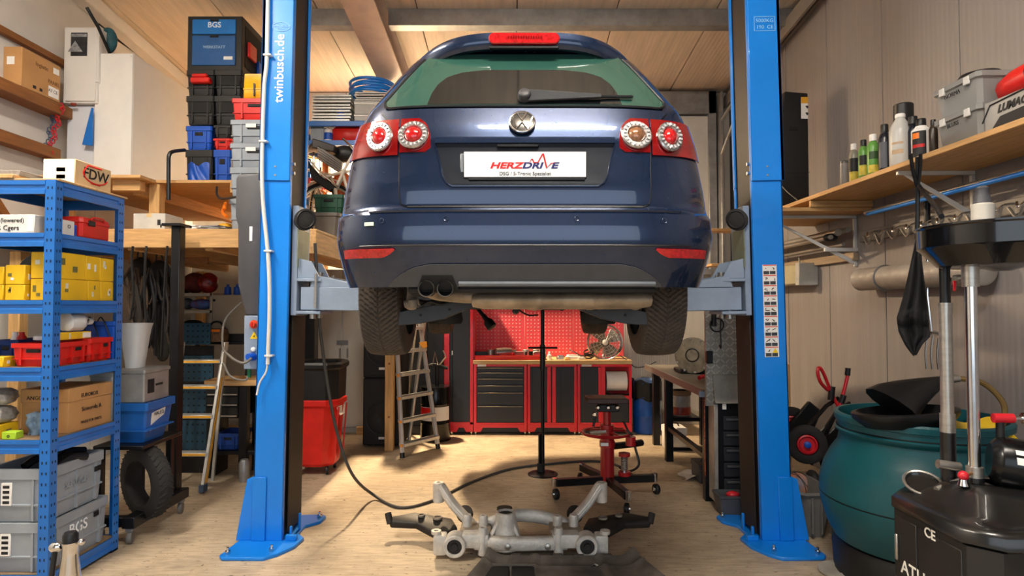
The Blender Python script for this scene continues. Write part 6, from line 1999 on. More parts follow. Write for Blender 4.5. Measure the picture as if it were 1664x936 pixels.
# inspection lamp hanging below the car
t = thing('work_lamp', 'black inspection lamp hanging below the car on the left of the tool wall', 'lamp', P(790, 515, 4.3))
MB().tube([P(776, 501, 4.35), P(786, 514, 4.3)], .013, 8).build('cord', BLACK, t)
MB().lathe([(.016, 0), (.018, .04), (.034, .06), (.036, .11), (.03, .112)], 16, P(785, 512, 4.3), ax=(.5, -.25, -.65)).build('lamp_head', BLACK, t)
t = thing('pole_light', 'silver torch and cable hung at the jack pole top', 'lamp', P(870, 498, 5.3))
MB().cyl(P(850, 496, 5.35), P(872, 500, 5.35), .03, n=12).build('torch', STEEL, t)
MB().tube(smooth([P(835, 490, 5.3), P(843, 503, 5.3), P(858, 512, 5.3), P(874, 512, 5.35)]), .008, 6).build('cable', BLACK, t)
MB().lathe([(.02, 0), (.03, .02), (.02, .05)], 12, P(837, 506, 5.3), ax=(.2, -1, .1)).build('knob', DKGREY, t)
# ================================================================== BLUE DRUM, TABLE AND TOOL CHEST, BACK RIGHT
bd = thing('blue_drum', 'blue plastic drum with a black bag beside the red cabinets', 'drum', (X(1050, 7.35), 7.35, 0))
c = Vector((X(1050, 7.35), 7.35, 0))
MB().lathe([(.14, 0), (.16, .01), (.163, .2), (.167, .21), (.163, .22), (.163, .42), (.167, .43), (.160, .44), (.165, .60), (.155, .60), (.15, .45)], 28, c).build('shell', mat('drum_blue', '#1450A8', .4), bd)
m = MB()
m.grid(lambda u, v: c + Vector((cos(u * 2 * pi) * (.172 - .05 * v * 0 + .012 * sin(9 * u * 2 * pi)), sin(u * 2 * pi) * (.172 + .012 * sin(7 * u * 2 * pi)), .40 + .22 * v + .02 * sin(5 * u * 2 * pi))), 40, 6, True)
m.build('bin_bag', mat('thin_black_film', '#15181B', .3, 0, .3, 10), bd, thick=.003, ang=70)
m = MB()
m.sphere(c + Vector((0, 0, .6)), .13, 16, 8, (1, 1, .4)).build('blue_wipes', mat('blue_wipe', '#6F8FC2', .8, 0, .3, 12), bd)
def dl_(u, v):
    a = R(-75 + 45 * u)
    return c + Vector((cos(a) * .165, sin(a) * .165, .22 + .16 * v))
MB().grid(dl_, 8, 1).build('label', mat('pale_blue_label', '#A9BFDD', .6), bd, thick=.001)
# table along the right
tbx = thing('work_table', 'grey steel work table along the right wall behind the lift post', 'table', (1.8, 5.6, 0))
MB().bx(1.47, 2.12, 4.75, 6.78, .835, .855).build('top', mat('worn_table_top', '#8F877B', .4, .3, .15), tbx, .004)
MB().bx(1.455, 1.47, 4.75, 6.78, .80, .862).build('edge_rail', STEEL, tbx, .003)
for x, yy in ((1.52, 4.80), (1.52, 6.0), (1.56, 6.7), (2.07, 4.82), (2.07, 6.7)):
    MB().bx(x - .035, x + .035, yy - .035, yy + .035, 0, .835).build('leg', BLACKM, tbx, .003)
MB().bx(1.50, 1.55, 4.8, 6.0, .30, .34).build('stretcher', BLACKM, tbx, .003)
MB().bx(1.53, 2.07, 5.98, 6.02, .10, .13).build('stretcher', BLACKM, tbx, .003)
MB().bx(1.435, 1.50, 4.735, 4.76, .80, .845).build('end_cap', GREYBLUE, tbx, .004)
MB().bx(1.478, 1.484, 4.755, 4.762, .20, .78).build('rule_strip', mat('rule_orange', '#B5502C', .5, 0, .8, 60), tbx)
t = thing('canister', 'clear canister with red fluid under the work table', 'canister', (1.66, 6.2, .40))
MB().lathe([(.09, .0), (.1, .02), (.1, .2), (.095, .22), (.07, .25)], 20, (1.70, 6.25, .40)).build('jar', mat('cloudy_plastic', '#B5ADA5', .3, 0, .2, 9), t)
MB().lathe([(.102, .01), (.103, .02), (.103, .08), (.102, .09)], 20, (1.70, 6.25, .40), cap=False).build('fluid_band', mat('red_blue_fluid', '#A8402E', .4, 0, .5, 8), t)
MB().lathe([(.1, .2), (.108, .205), (.108, .235), (.09, .25)], 20, (1.70, 6.25, .40)).build('lid', mat('lid_brown', '#8A6A50', .5), t)
tag(MB().bx(1.58, 1.86, 6.10, 6.42, .36, .398).build('shelf_plate', BLACKM, None, .003), 'black plate under the table holding the canister', 'plate')
for i, (x_, y_, w_, h_, mm, lb) in enumerate(((1.68, 5.35, .20, .16, DKGREY, 'dark grey box on the floor under the work table'), (1.95, 5.55, .22, .30, mat('brown_under', '#5A4636', .7), 'brown box on the floor under the work table'), (1.75, 5.02, .20, .22, BLACKM, 'black toolbox under the near end of the work table'), (1.70, 6.50, .2, .24, PAPER, 'white box at the far end under the work table'))):
    t = thing('floor_box', lb, 'box', (x_, y_, 0))
    loft(m := MB(), [rloop(x_ - w_ / 2, x_ + w_ / 2, y_ - .12, y_ + .12, e, q, .012) for e, q in ((-.006, .001), (0, .01), (0, h_ * .7), (.006, h_ * .72), (.006, h_ * .98), (-.004, h_))])
    m.build('body', mm, t)
    MB().tube(smooth([(x_ - .05, y_, h_), (x_ - .03, y_, h_ + .03), (x_ + .03, y_, h_ + .03), (x_ + .05, y_, h_)]), .007, 6).build('handle', BLACK, t)
gb = thing('gearbox', 'cast aluminium gearbox standing on the work table', 'gearbox', (1.78, 6.0, .857))
c = Vector((1.72, 5.86, 1.03))
axg = Vector((-.45, -.9, .1)).normalized()
MB().lathe([(.10, -.14), (.15, -.12), (.165, -.02), (.17, 0), (.17, .02), (.15, .025), (.10, .04), (.05, .045), (.0001, .045)], 30, c, ax=axg).build('bell_housing', mat('old_cast', '#8D8270', .6, .3, .3, 14, .4, 50), gb)
M = Vector((0, 0, 1)).rotation_difference(axg).to_matrix()
for k in range(10):
    a = 2 * pi * k / 10
    MB().cyl(c + M @ Vector((cos(a) * .16, sin(a) * .16, .015)), c + M @ Vector((cos(a) * .16, sin(a) * .16, .035)), .012, n=6).build('bolt', STEEL, gb)
MB().torus(c + axg * .045, .06, .006, axg, 28, 6).build('seal_ring', BLACKM, gb)
MB().lathe([(.13, 0), (.14, .05), (.11, .2), (.08, .28)], 20, c - axg * .12, ax=-axg).build('case', CASTALU, gb)
MB().lathe([(.05, 0), (.055, .1), (.03, .13)], 14, c + Vector((.16, .02, .04)), ax=(.1, -1, .1)).build('filter', BLACK, gb)
MB().bx(1.60, 1.95, 5.85, 6.12, .857, .90).build('oil_pan', BLACK, gb, .01)
for i, (x, yy, mm) in enumerate(((1.62, 5.35, REDP), (1.74, 5.15, REDP), (1.60, 5.05, PAPER))):
    tag(MB().tube(smooth([(x, yy, .875), (x + .05, yy + .03, .885), (x + .14, yy + .05, .875)]), .018, 8).build('pliers' if i < 2 else 'rag', mm), ['far red-handled pliers on the table', 'near red-handled pliers on the table', 'pale rag roll on the table edge'][i], ['pliers', 'pliers', 'rag'][i])
# tread-plate tool chest
TREAD = mat('tread_plate', '#A39E95', .38, .35, .15, 8)
tcst = thing('tool_chest', 'tread-plate aluminium tool chest behind the right lift post', 'tool chest', (1.75, 4.6, 0))
d = 4.62
x0, x1 = X(1146, d), X(1215, d)
MB().bx(x0, x1, d, d + .03, Z(660, d), Z(490, d)).build('upper_plate', TREAD, tcst, .003)
MB().prism([(X(1157, d), d - .06, Z(654, d)), (x1, d - .06, Z(654, d)), (x1, d - .01, Z(609, d)), (X(1156, d), d - .01, Z(609, d))], (0, .012, 0)).build('lid', TREAD, tcst, .003)
m = MB()
k = 0
for i in range(9):
    for j in range(18):
        xx, zz_ = x0 + .018 + i * .036, Z(655, d) + .02 + j * .042
        if zz_ > Z(494, d) or xx > x1 - .01:
            continue
        a = R(45) if (i + j) % 2 else R(-45)
        e = Vector((cos(a), 0, sin(a))) * .019
        f_ = Vector((-sin(a), 0, cos(a))) * .0045
        p_ = Vector((xx, d - .0055, zz_))
        m.prism([p_ - e - f_, p_ + e - f_, p_ + e + f_, p_ - e + f_], (0, .006, 0))
m.build('tread_pattern', mat('tread_bar_bright', '#CBC6BC', .3, .4, .1), tcst)['kind'] = 'stuff'
MB().bx(X(1160, d), x1, d - .02, d + .09, .10, Z(656, d)).build('cabinet', BLACKM, tcst, .004)
MB().bx(X(1157, d), X(1163, d), d - .03, d + .11, .05, Z(656, d)).build('side_post', TREAD, tcst, .003)
for j in range(5):
    zz_ = .12 + j * .115
    o = MB().bx(X(1172, d), x1, d - .028, d - .02, zz_, zz_ + .10).build('drawer', CHAR, tcst, .002)
    MB().bx(X(1176, d), x1 - .02, d - .04, d - .028, zz_ + .07, zz_ + .085).build('drawer_grip', DKGREY, o, .002)
MB().bx(X(1170, d), X(1176, d), d - .035, d - .028, Z(664, d), Z(652, d)).build('label', PAPER, tcst)
MB().cyl((x0 + .06, d - .012, Z(530, d)), (x0 + .06, d - .012, Z(505, d)), .02, n=10).build('hose_hook', BLACK, tcst)
t = tag(MB().torus((x0 + .08, d - .02, Z(528, d)), .05, .005, (0, 1, 0), 24, 6).build('hose_ring', BLACK), 'black cable ring hung on the tread-plate chest', 'cable')
tag(MB().tube(smooth([P(1172, 508, 4.6), P(1171, 535, 4.6), P(1172, 565, 4.59), P(1169, 560, 4.58)]), .005, 5).build('thin_chain', BLACK), 'thin black chain hanging down the tread plate', 'chain')
tag(MB().bx(X(1145, d), X(1155, d), d - .045, d - .001, Z(590, d), Z(570, d)).build('black_box', BLACK, None, .005), 'small black box at the tread plate edge', 'box')
t = thing('parts_bin', 'dark plastic bin with a red rag at the foot of the tool chest', 'bin', (1.72, 4.5, 0))
bq = crate
loft(m := MB(), [rloop(X(1166, 4.42), X(1210, 4.42), 4.40, 4.57, e, q, .012) for e, q in ((-.02, .004), (0, .13), (.006, .135), (.006, .15), (-.006, .15), (-.03, .02))])
m.build('shell', DKGREY, t)
MB().sphere((X(1190, 4.45), 4.48, .14), .05, 12, 8, (1, .8, .5)).build('rag', REDP, t)
# small things on the back right wall
for i, (py, lb) in enumerate(((371, 'upper'), (428, 'lower'))):
    d = 6.6
    MB_ = MB().bx(X(1157, d), X(1190, d) + .2, d, d + .22, Z(py + 4, d), Z(py, d))
    tag(MB_.build('wall_board', PINE, None, .003), f'{lb} short wooden board on the wall behind the right lift post', 'board')
for k, (py0, py1) in enumerate(((195, 165), (250, 200))):
    struct(MB().tube([P(1173, py0, 7.2), P(1192, py1, 6.9)], .02, 6).build(f'trim_{13 + k}', STEELG))
# ================================================================== FLOOR OBJECTS IN THE MIDDLE
# pole jack
pj = thing('pole_jack', 'black telescopic pole jack on a round base under the car', 'jack', FL(882, 771))
c = FL(882, 771)
MB().lathe([(.135, 0), (.135, .006), (.12, .014), (.03, .018), (.0001, .018)], 36, c).build('base_disc', BLACKM, pj)
MB().cyl(c + Vector((0, 0, .01)), (c.x, c.y, Z(497, c.y)), .0165, n=14).build('pole', BLACKM, pj)
MB().cyl(c + Vector((-.028, 0, .04)), c + Vector((-.028, 0, .36)), .012, n=10).build('release_bar', BLACKM, pj)
MB().bx(c.x - .05, c.x + .012, c.y - .015, c.y + .015, .02, .10).build('release_block', BLACK, pj, .004)
MB().cyl((c.x, c.y, Z(600, c.y)), (c.x, c.y, Z(560, c.y)), .024, n=12).build('collar', BLACK, pj)
MB().cyl((c.x - .13, c.y - .02, Z(565, c.y)), (c.x + .13, c.y - .02, Z(565, c.y)), .009, n=8).build('tee_handle', BLACK, pj)
MB().bx(c.x - .10, c.x + .20, c.y - .03, c.y + .03, Z(504, c.y), Z(494, c.y)).build('head', BLACK, pj, .006)
MB().cyl((c.x + .17, c.y - .045, Z(500, c.y)), (c.x + .17, c.y - .02, Z(500, c.y)), .03, n=10).build('head_knob', BLACK, pj)
for a in (0, 2.1, 4.2):
    MB().bx(c.x + .08 * cos(a) - .02, c.x + .08 * cos(a) + .02, c.y + .06 * sin(a) - .008, c.y + .06 * sin(a) + .008, .0145, .019).build('slot', DARK, pj)
# red transmission jack
JR = mat('jack_red_paint', '#A8161A', .32, 0, .12, 5, coat=.4)
cj = FL(987, 806)
tj = thing('transmission_jack', 'red hydraulic transmission jack on four black castor legs', 'jack', cj)
hub = cj + Vector((0, 0, .13))
for k, (px_, py_) in enumerate(((897, 812), (1023, 838), (1068, 803), (943, 783))):
    e = FL(px_, py_)
    tip = e + Vector((0, 0, .13))
    dv = (tip - hub)
    dirv = dv.normalized()
    sdv = Vector((-dirv.y, dirv.x, 0)) * .028
    lg = MB().prism([hub - sdv + Vector((0, 0, -.028)), hub + sdv + Vector((0, 0, -.028)), hub + sdv + Vector((0, 0, .028)), hub - sdv + Vector((0, 0, .028))], dv * .93).build('leg', BLACKM, tj, .005)
    MB().cyl(tip - dirv * .02 + Vector((0, 0, -.03)), tip - dirv * .02 + Vector((0, 0, .035)), .022, n=12).build('swivel', CHROME, lg)
    wc_ = e - dirv * .02 + Vector((0.012 * (-1) ** k, 0, .042))
    MB().lathe([(.012, -.016), (.038, -.016), (.042, -.01), (.042, .01), (.038, .016), (.012, .016)], 22, wc_, ax=(1, .35 * (-1) ** k, 0)).build('castor_wheel', BLACK, lg)
    MB().cyl(wc_ + Vector((-.024, 0, 0)), wc_ + Vector((.024, 0, 0)), .018, n=12).build('castor_fork', CHROME, lg)
top = Z(656, cj.y)
MB().cyl(hub + Vector((0, 0, -.03)), (cj.x, cj.y, Z(690, cj.y)), .055, n=22).build('cylinder', JR, tj)
MB().cyl((cj.x, cj.y, Z(725, cj.y)), (cj.x, cj.y, Z(716, cj.y)), .062, n=22).build('clamp_band', JR, tj)
MB().cyl((cj.x, cj.y, Z(695, cj.y)), (cj.x, cj.y, top - .03), .032, n=16).build('ram', JR, tj)
MB().bx(cj.x - .06, cj.x + .0, cj.y - .062, cj.y - .054, Z(722, cj.y), Z(717, cj.y)).build('label', PAPER, tj)
zr_ = Z(703, cj.y)
rg = MB().torus((cj.x - .01, cj.y, zr_), .185, .012, (0, 0, 1), 40, 8).build('ring_handle', JR, tj)
for a in (.4, 2.2, 3.6, 5.2):
    MB().cyl((cj.x, cj.y, zr_ + .02), (cj.x - .01 + cos(a) * .18, cj.y + sin(a) * .18, zr_), .010, n=8).build('ring_spoke', JR, rg)
MB().cyl((cj.x - .15, cj.y - .09, zr_ + .012), (cj.x - .02, cj.y - .06, zr_ + .02), .016, n=8).build('ring_clamp', CHROME, rg)
MB().bx(cj.x - .165, cj.x + .15, cj.y - .10, cj.y + .12, Z(653, cj.y), Z(645, cj.y)).build('saddle_plate', mat('dark_rusty_plate', '#4B3B36', .5, .4, .2), tj, .005)
hd_ = MB().bx(cj.x - .08, cj.x + .09, cj.y - .05, cj.y + .05, Z(668, cj.y), Z(656, cj.y)).build('tilt_head', BLACKM, tj, .006)
for dx_ in (-.08, 0.0, .07):
    MB().lathe([(.018, 0), (.018, .015), (.01, .025)], 12, (cj.x + dx_, cj.y - .05, Z(660, cj.y)), ax=(0, -1, 0)).build('knob', CHROME, hd_)
MB().lathe([(.022, 0), (.022, .015), (.012, .025)], 12, (cj.x - .10, cj.y - .05, Z(671, cj.y)), ax=(-.3, -1, 0)).build('knob', CHROME, hd_)
MB().tube([(cj.x - .10, cj.y - .06, Z(673, cj.y)), (cj.x - .12, cj.y - .08, Z(690, cj.y))], .009, 6).build('tilt_lever', BLACKM, hd_)
MB().tube(smooth([(cj.x + .12, cj.y - .06, zr_ + .1), (cj.x + .15, cj.y - .1, zr_ + .03), (cj.x + .18, cj.y - .1, zr_ - .0)]), .008, 6).build('pump_lever', BLACK, tj)
MB().cyl((cj.x + .17, cj.y - .08, Z(720, cj.y)), (cj.x + .17, cj.y - .08, Z(706, cj.y)), .04, n=14).build('release_cup', JR, tj)
MB().cyl((cj.x + .13, cj.y - .03, .17), (cj.x + .13, cj.y - .03, .20), .05, n=14).build('pump_base', JR, tj)
MB().cyl((cj.x + .13, cj.y - .03, .2), (cj.x + .13, cj.y - .03, .32), .02, n=12).build('pump_piston', CHROME, tj)
for k in range(7):
    MB().torus((cj.x + .13, cj.y - .03, .215 + k * .015), .026, .004, (0, 0, 1), 16, 5).build('spring_coil', STEEL, tj)
MB().cyl((cj.x + .13, cj.y - .03, .32), (cj.x + .13, cj.y - .03, .345), .045, n=14).build('pump_cap', JR, tj)
MB().tube([(cj.x + .06, cj.y + .05, .38), (cj.x + .22, cj.y + .16, .37), (cj.x + .32, cj.y + .22, .37)], .028, 8).build('foot_pedal', BLACKM, tj)
MB().tube(smooth([(cj.x + .25, cj.y + .15, .35), (cj.x + .27, cj.y + .1, .22), (cj.x + .18, cj.y + .05, .18), (cj.x + .1, cj.y + .02, .22)]), .010, 6).build('pump_hose', BLACK, tj)
# rubber hose across the floor
hp = [P(512, 395, 4.12), P(515, 450, 4.15), P(519, 520, 4.2), P(530, 610, 4.3), P(547, 700, 4.38), P(572, 770, 4.45)] + [FL(*q) + Vector((0, 0, .011)) for q in ((606, 812), (650, 827), (705, 815), (765, 786), (830, 764), (900, 755), (960, 751), (1000, 757), (1030, 775))]
hp[6].z = .04
tag(MB().tube(smooth(hp, 8), .011, 10).build('air_hose', mat('grey_rubber_hose', '#4E4C49', .6, 0, .1)), 'grey rubber hose hanging from the lift and curving over the floor', 'hose')
# white rag
m = MB()
c = FL(1136, 776)
m.grid(lambda u, v: c + Vector(((u - .5) * .30 + .02 * sin(v * 6), (v - .5) * .22 + .02 * sin(u * 7), .012 + .05 * (abs(sin(u * 6 + v * 3)) * (1 - abs(2 * u - 1)) + .6 * abs(sin(v * 7 + u * 2)) * (u > .6)))), 22, 16)
tag(m.build('cleaning_rag', mat('white_rag', '#D2CEC8', .8, 0, .08, 10), thick=.004, ang=80), 'crumpled white cleaning rag on the floor before the work table', 'rag')
# ---------------------------------------------------------------- axle subframe
sf = thing('axle_subframe', 'cast aluminium axle subframe with black arms on the floor', 'car part', FL(845, 890))
DK = mat('black_wishbone', '#2E2A27', .5, .3, .25, 12)
BUSH = mat('dark_bushing', '#2A2522', .7, 0, .3, 12)
YF = 3.72     # front line of the subframe
q = lambda px_, py_, d_: P(px_, py_, d_)
# front cross member
m = MB()
prof = [(-.02, .05), (.02, .05), (.035, .09), (.03, .13), (-.01, .14), (-.03, .10)]
def sweep(mb, path, prof_, axis_up=Vector((0, 0, 1))):
    path = [Vector(p) for p in path]
    n = len(prof_)
    vs = []
    for i, p in enumerate(path):
        tv = (path[min(i + 1, len(path) - 1)] - path[max(i - 1, 0)]).normalized()
        sd_ = tv.cross(axis_up).normalized()
        u_ = sd_.cross(tv)
        vs += [p + sd_ * a + u_ * b for a, b in prof_]
    fs = [(i * n + k, i * n + (k + 1) % n, (i + 1) * n + (k + 1) % n, (i + 1) * n + k) for i in range(len(path) - 1) for k in range(n)]
    fs += [tuple(range(n))[::-1], tuple(range((len(path) - 1) * n, len(path) * n))]
    return mb.add(vs, fs)
oval = lambda a, b, n=12: [(a * cos(2 * pi * k / n), b * sin(2 * pi * k / n)) for k in range(n)]
XC = X(846, YF)
sweep(m, [(XC - .28, YF, .085), (XC, YF - .005, .08), (XC + .28, YF, .085)], [(-.03, -.035), (.03, -.035), (.03, .03), (.015, .04), (-.015, .04), (-.03, .03)])
m.build('cross_beam', CASTALU, sf, .008, ang=50)
for s in (-1, 1):
    cx_ = XC + s * .39
    # bush housing facing the viewer
    h_ = MB().lathe([(.060, -.05), (.066, -.045), (.066, .045), (.060, .05), (.044, .05), (.044, -.05), (.060, -.05)], 28, (cx_ - s * .0, YF - .02, .085), ax=(0, -1, 0), cap=False).build('bush_housing', CASTALU, sf)
    MB().lathe([(.044, -.045), (.044, .04), (.03, .044), (.018, .04), (.018, .052), (.0001, .052)], 24, (cx_, YF - .02, .085), ax=(0, -1, 0)).build('bushing', BUSH, h_)
    MB().bx(min(cx_ + s * .05, cx_ + s * .13), max(cx_ + s * .05, cx_ + s * .13), YF - .04, YF + .05, .02, .14).build('side_lug', CASTALU, sf, .015, seg=2)
    MB().lathe([(.028, 0), (.030, .004), (.030, .02), (.014, .02), (.014, .005)], 16, (cx_ + s * .115, YF - .0, .138)).build('mount_eye', CASTALU, sf)
    MB().bx(min(cx_ - s * .04, cx_ - s * .20), max(cx_ - s * .04, cx_ - s * .20), YF - .035, YF + .06, .06, .145).build('saddle_block', CASTALU, sf, .014, seg=2)
    for dx_, dy_, hh in ((-.165, -.01, .18), (-.06, .13, .21), (-.16, .14, .20)):
        MB().lathe([(.030, .02), (.028, hh - .01), (.024, hh), (.012, hh), (.012, hh - .02)], 16, (cx_ + s * dx_, YF + dy_, 0)).build('bolt_boss', CASTALU, sf)
    MB().bx(min(cx_ - s * .02, cx_ - s * .21), max(cx_ - s * .02, cx_ - s * .21), YF + .06, YF + .22, .05, .14).build('mount_tray', mat('stained_cast', '#9A8B78', .6, .3, .3, 9), sf, .012, seg=2)
    # upright horn
    m = MB()
    path = smooth([(cx_ - s * .10, YF + .22, .10), (cx_ - s * .02, YF + .25, .17), (cx_ + s * .05, YF + .27, .24), (cx_ + s * .12, YF + .28, .34)], 5)
    sweep(m, path, oval(.045, .028))
    hn = m.build('mount_horn', CASTALU, sf, ang=60)
    m = MB()
    sweep(m, [p + Vector((0, -.035, .012)) for p in path], oval(.010, .012, 8))
    m.build('horn_rib', CASTALU, hn)
    MB().lathe([(.034, -.09), (.036, -.08), (.036, .03), (.03, .035), (.014, .035), (.014, .0)], 18, (cx_ + s * .135, YF + .28, .33)).build('horn_head', CASTALU, hn)
    MB().lathe([(.05, 0), (.055, .02), (.05, .05)], 18, (cx_ - s * .03, YF + .36, .12), ax=(0, -.6, .8)).build('rear_bush', BUSH, sf)
    # black wishbone
    m = MB()
    ww = [(cx_ + s * .0, YF + .16, .12), (cx_ + s * .05, YF + .30, .13), (cx_ + s * .30, YF + .36, .15), (cx_ + s * .46, YF + .33, .13), (cx_ + s * .45, YF + .29, .11), (cx_ + s * .28, YF + .27, .11), (cx_ + s * .12, YF + .12, .09)]
    m.prism(ww, (0, 0, -.045))
    wb_ = m.build('wishbone', DK, sf, .012, seg=2)
    for dx_, dy_, rr_ in ((.14, .27, .022), (.25, .315, .016)):
        MB().lathe([(rr_ + .008, 0), (rr_ + .008, .012), (rr_, .012), (rr_, .002)], 16, (cx_ + s * dx_, YF + dy_, .135)).build('wishbone_eye', DUSTY, wb_)
    MB().cyl((cx_ + s * .45, YF + .30, .095), (cx_ + s * .47, YF + .33, .15), .022, n=12).build('ball_joint', BUSH, wb_)
# middle tower and rear webs
MB().lathe([(.11, .03), (.085, .12), (.062, .20), (.060, .235), (.048, .238), (.046, .19)], 26, (X(822, YF + .10), YF + .10, 0), cap=False).build('bearing_tower', CASTALU, sf)
MB().lathe([(.046, .16), (.046, .225), (.03, .23), (.012, .222), (.0001, .222)], 22, (X(822, YF + .10), YF + .10, 0)).build('tower_bushing', BUSH, sf)
for a, b in ((-.12, .0), (-.02, .05), (.10, .03)):
    MB().prism([(X(822, YF) + a - .012, YF, .05), (X(822, YF) + a + .012, YF, .05), (X(822, YF) + a * .4 + .010, YF + .06, .19), (X(822, YF) + a * .4 - .010, YF + .06, .19)], (0, .04, 0)).build('tower_rib', CASTALU, sf, .004)
m = MB()
sweep(m, smooth([(XC - .30, YF + .20, .09), (XC - .16, YF + .20, .14), (XC - .06, YF + .22, .17), (XC + .10, YF + .24, .16), (XC + .25, YF + .22, .13), (XC + .32, YF + .20, .10)], 4), oval(.03, .042))
m.build('rear_beam', CASTALU, sf, ang=60)
MB().bx(XC - .30, XC + .28, YF + .02, YF + .22, .035, .06).build('web_plate', MATS['stained_cast'], sf, .008)
MB().lathe([(.05, .12), (.052, .15), (.05, .19)], 16, (X(820, YF + .3), YF + .32, 0)).build('rear_mount', BUSH, sf)
for px_ in (825, 889):
    MB().lathe([(.018, 0), (.018, .008), (.008, .012)], 14, (X(px_, YF), YF - .036, .075), ax=(0, -1, 0)).build('drain_bolt', STEEL, sf)
# ---------------------------------------------------------------- undertray in front
ut = thing('undertray', 'black plastic engine undertray on the floor in the foreground', 'car part', (X(910, 3.45), 3.45, 0))
UT = mat('undertray_plastic', '#5E564E', .7, 0, .3, 9, .15, 40)
def utf(u, v):
    y_ = 3.63 - v * .62
    x_ = X(912, 3.6) + (u - .5) * (.86 + .38 * v)
    rim = .05 * (math.exp(-((u) / .06) ** 2) + math.exp(-((1 - u) / .06) ** 2)) + .03 * math.exp(-(v / .06) ** 2)
    z_ = .012 + rim + .018 * math.exp(-(((u - .62) / .18) ** 2 + ((v - .55) / .3) ** 2) * 2) + (.012 if (.30 < u < .34 or .74 < u < .77) else 0) + (.010 if .16 < v < .2 else 0)
    return Vector((x_, y_, z_))
MB().grid(utf, 60, 30).build('tray', UT, ut, thick=.006, ang=40)
for px_ in (800, 838, 870, 905, 940, 985):
    x_ = X(px_, 3.63)
    MB().bx(x_ - .03, x_ + .03, 3.62, 3.66, .03, .048).build('tab', UT, ut, .004)
for px_ in (808, 850):
    x_ = X(px_, 3.45)
    MB().bx(x_ - .065, x_ + .065, 3.36, 3.52, .024, .032).build('cutout', DARK, ut, .004)
    MB().bx(x_ - .075, x_ + .075, 3.52, 3.535, .024, .042).build('cutout_lip', UT, ut, .003)
MB().lathe([(.02, 0), (.02, .01), (.008, .014)], 12, (X(965, 3.5), 3.5, .035)).build('fastener', CHROME, ut)
# ================================================================== RIGHT WALL
# long shelf plank
SZ = 2.36
ws = thing('wall_shelf', 'long pine shelf plank on the right wall', 'shelf', (2.55, 3.8, SZ - .03))
MB().bx(2.33, 2.83, 1.6, 5.32, SZ - .032, SZ).build('plank', PINEY, ws, .003)
WMET = mat('white_bracket_metal', '#D4D2CE', .4, .2, .05)
def bracket(y_, par, x0=2.36, z1=SZ - .033, drop=.30, nm='bracket'):
    o = MB().bx(x0, 2.832, y_ - .012, y_ + .012, z1 - .025, z1).build(nm, WMET, par, .002)
    MB().bx(2.81, 2.832, y_ - .012, y_ + .012, z1 - drop, z1 - .026).build('bracket_upright', WMET, o, .002)
    MB().prism([(x0 + .04, y_ - .008, z1 - .026), (x0 + .07, y_ - .008, z1 - .026), (2.815, y_ - .008, z1 - drop + .05), (2.815, y_ - .008, z1 - drop + .01)], (0, .016, 0)).build('bracket_brace', WMET, o, .002)
bracket(2.80, ws)
bracket(3.75, ws)
w2 = thing('lower_wall_board', 'short pine board below the far end of the long shelf', 'shelf', (2.45, 5.2, 2.27))
MB().bx(2.02, 2.83, 4.82, 5.75, 2.245, 2.275).build('plank', PINE, w2, .003)
MB().bx(2.34, 2.83, 4.80, 4.83, 2.275, 2.326).build('edge_strip', PINE, w2, .003)
bracket(5.05, w2, 2.06, 2.244, .42)
# black air-conditioner-like case
kc = thing('black_case', 'tall black plastic case with a yellow tag on the right wall board', 'case', (2.4, 5.4, 2.36))
d = 5.36
x0, x1 = X(1255, d), X(1318, d)
MB().prism([(X(1255, d), d, 2.36), (x1, d, 2.36), (x1, d, Z(151, d)), (X(1280, d), d, Z(148, d)), (X(1266, d), d, Z(260, d))], (0, .24, 0)).build('body', BLACK, kc, .012, seg=2)
MB().bx(X(1266, d), x1 + .002, d - .003, d + .2, Z(280, d) - .003, Z(280, d)).build('seam', DARK, kc)
tg_ = MB().bx(X(1306, d), X(1317, d), d - .004, d, Z(193, d), Z(158, d)).build('tag', PAPER, kc)
MB().bx(X(1306, d), X(1317, d), d - .006, d - .003, Z(168, d), Z(158, d)).build('tag_top', mat('tag_yellow', '#E0A52A', .5), tg_)
for py in (174, 185):
    MB().cyl(P(1311, py, d - .0065), P(1311, py, d - .003), .014, n=12).build('tag_mark', INK, tg_)
MB().bx(X(1286, d), X(1301, d), d - .004, d + .01, Z(212, d), Z(206, d)).build('vent', DARK, kc, .003)
tag(MB().bx(2.06, 2.60, 5.36, 5.60, 2.277, 2.359).build('case_plinth', BLACK, None, .005), 'black plinth under the tall black case', 'plinth')
tag(MB().tube(smooth([P(1265, 296, 5.3), P(1280, 312, 5.2), P(1297, 326, 5.1)]), .006, 6).build('case_cable', BLACK), 'black cable trailing from the tall black case', 'cable')
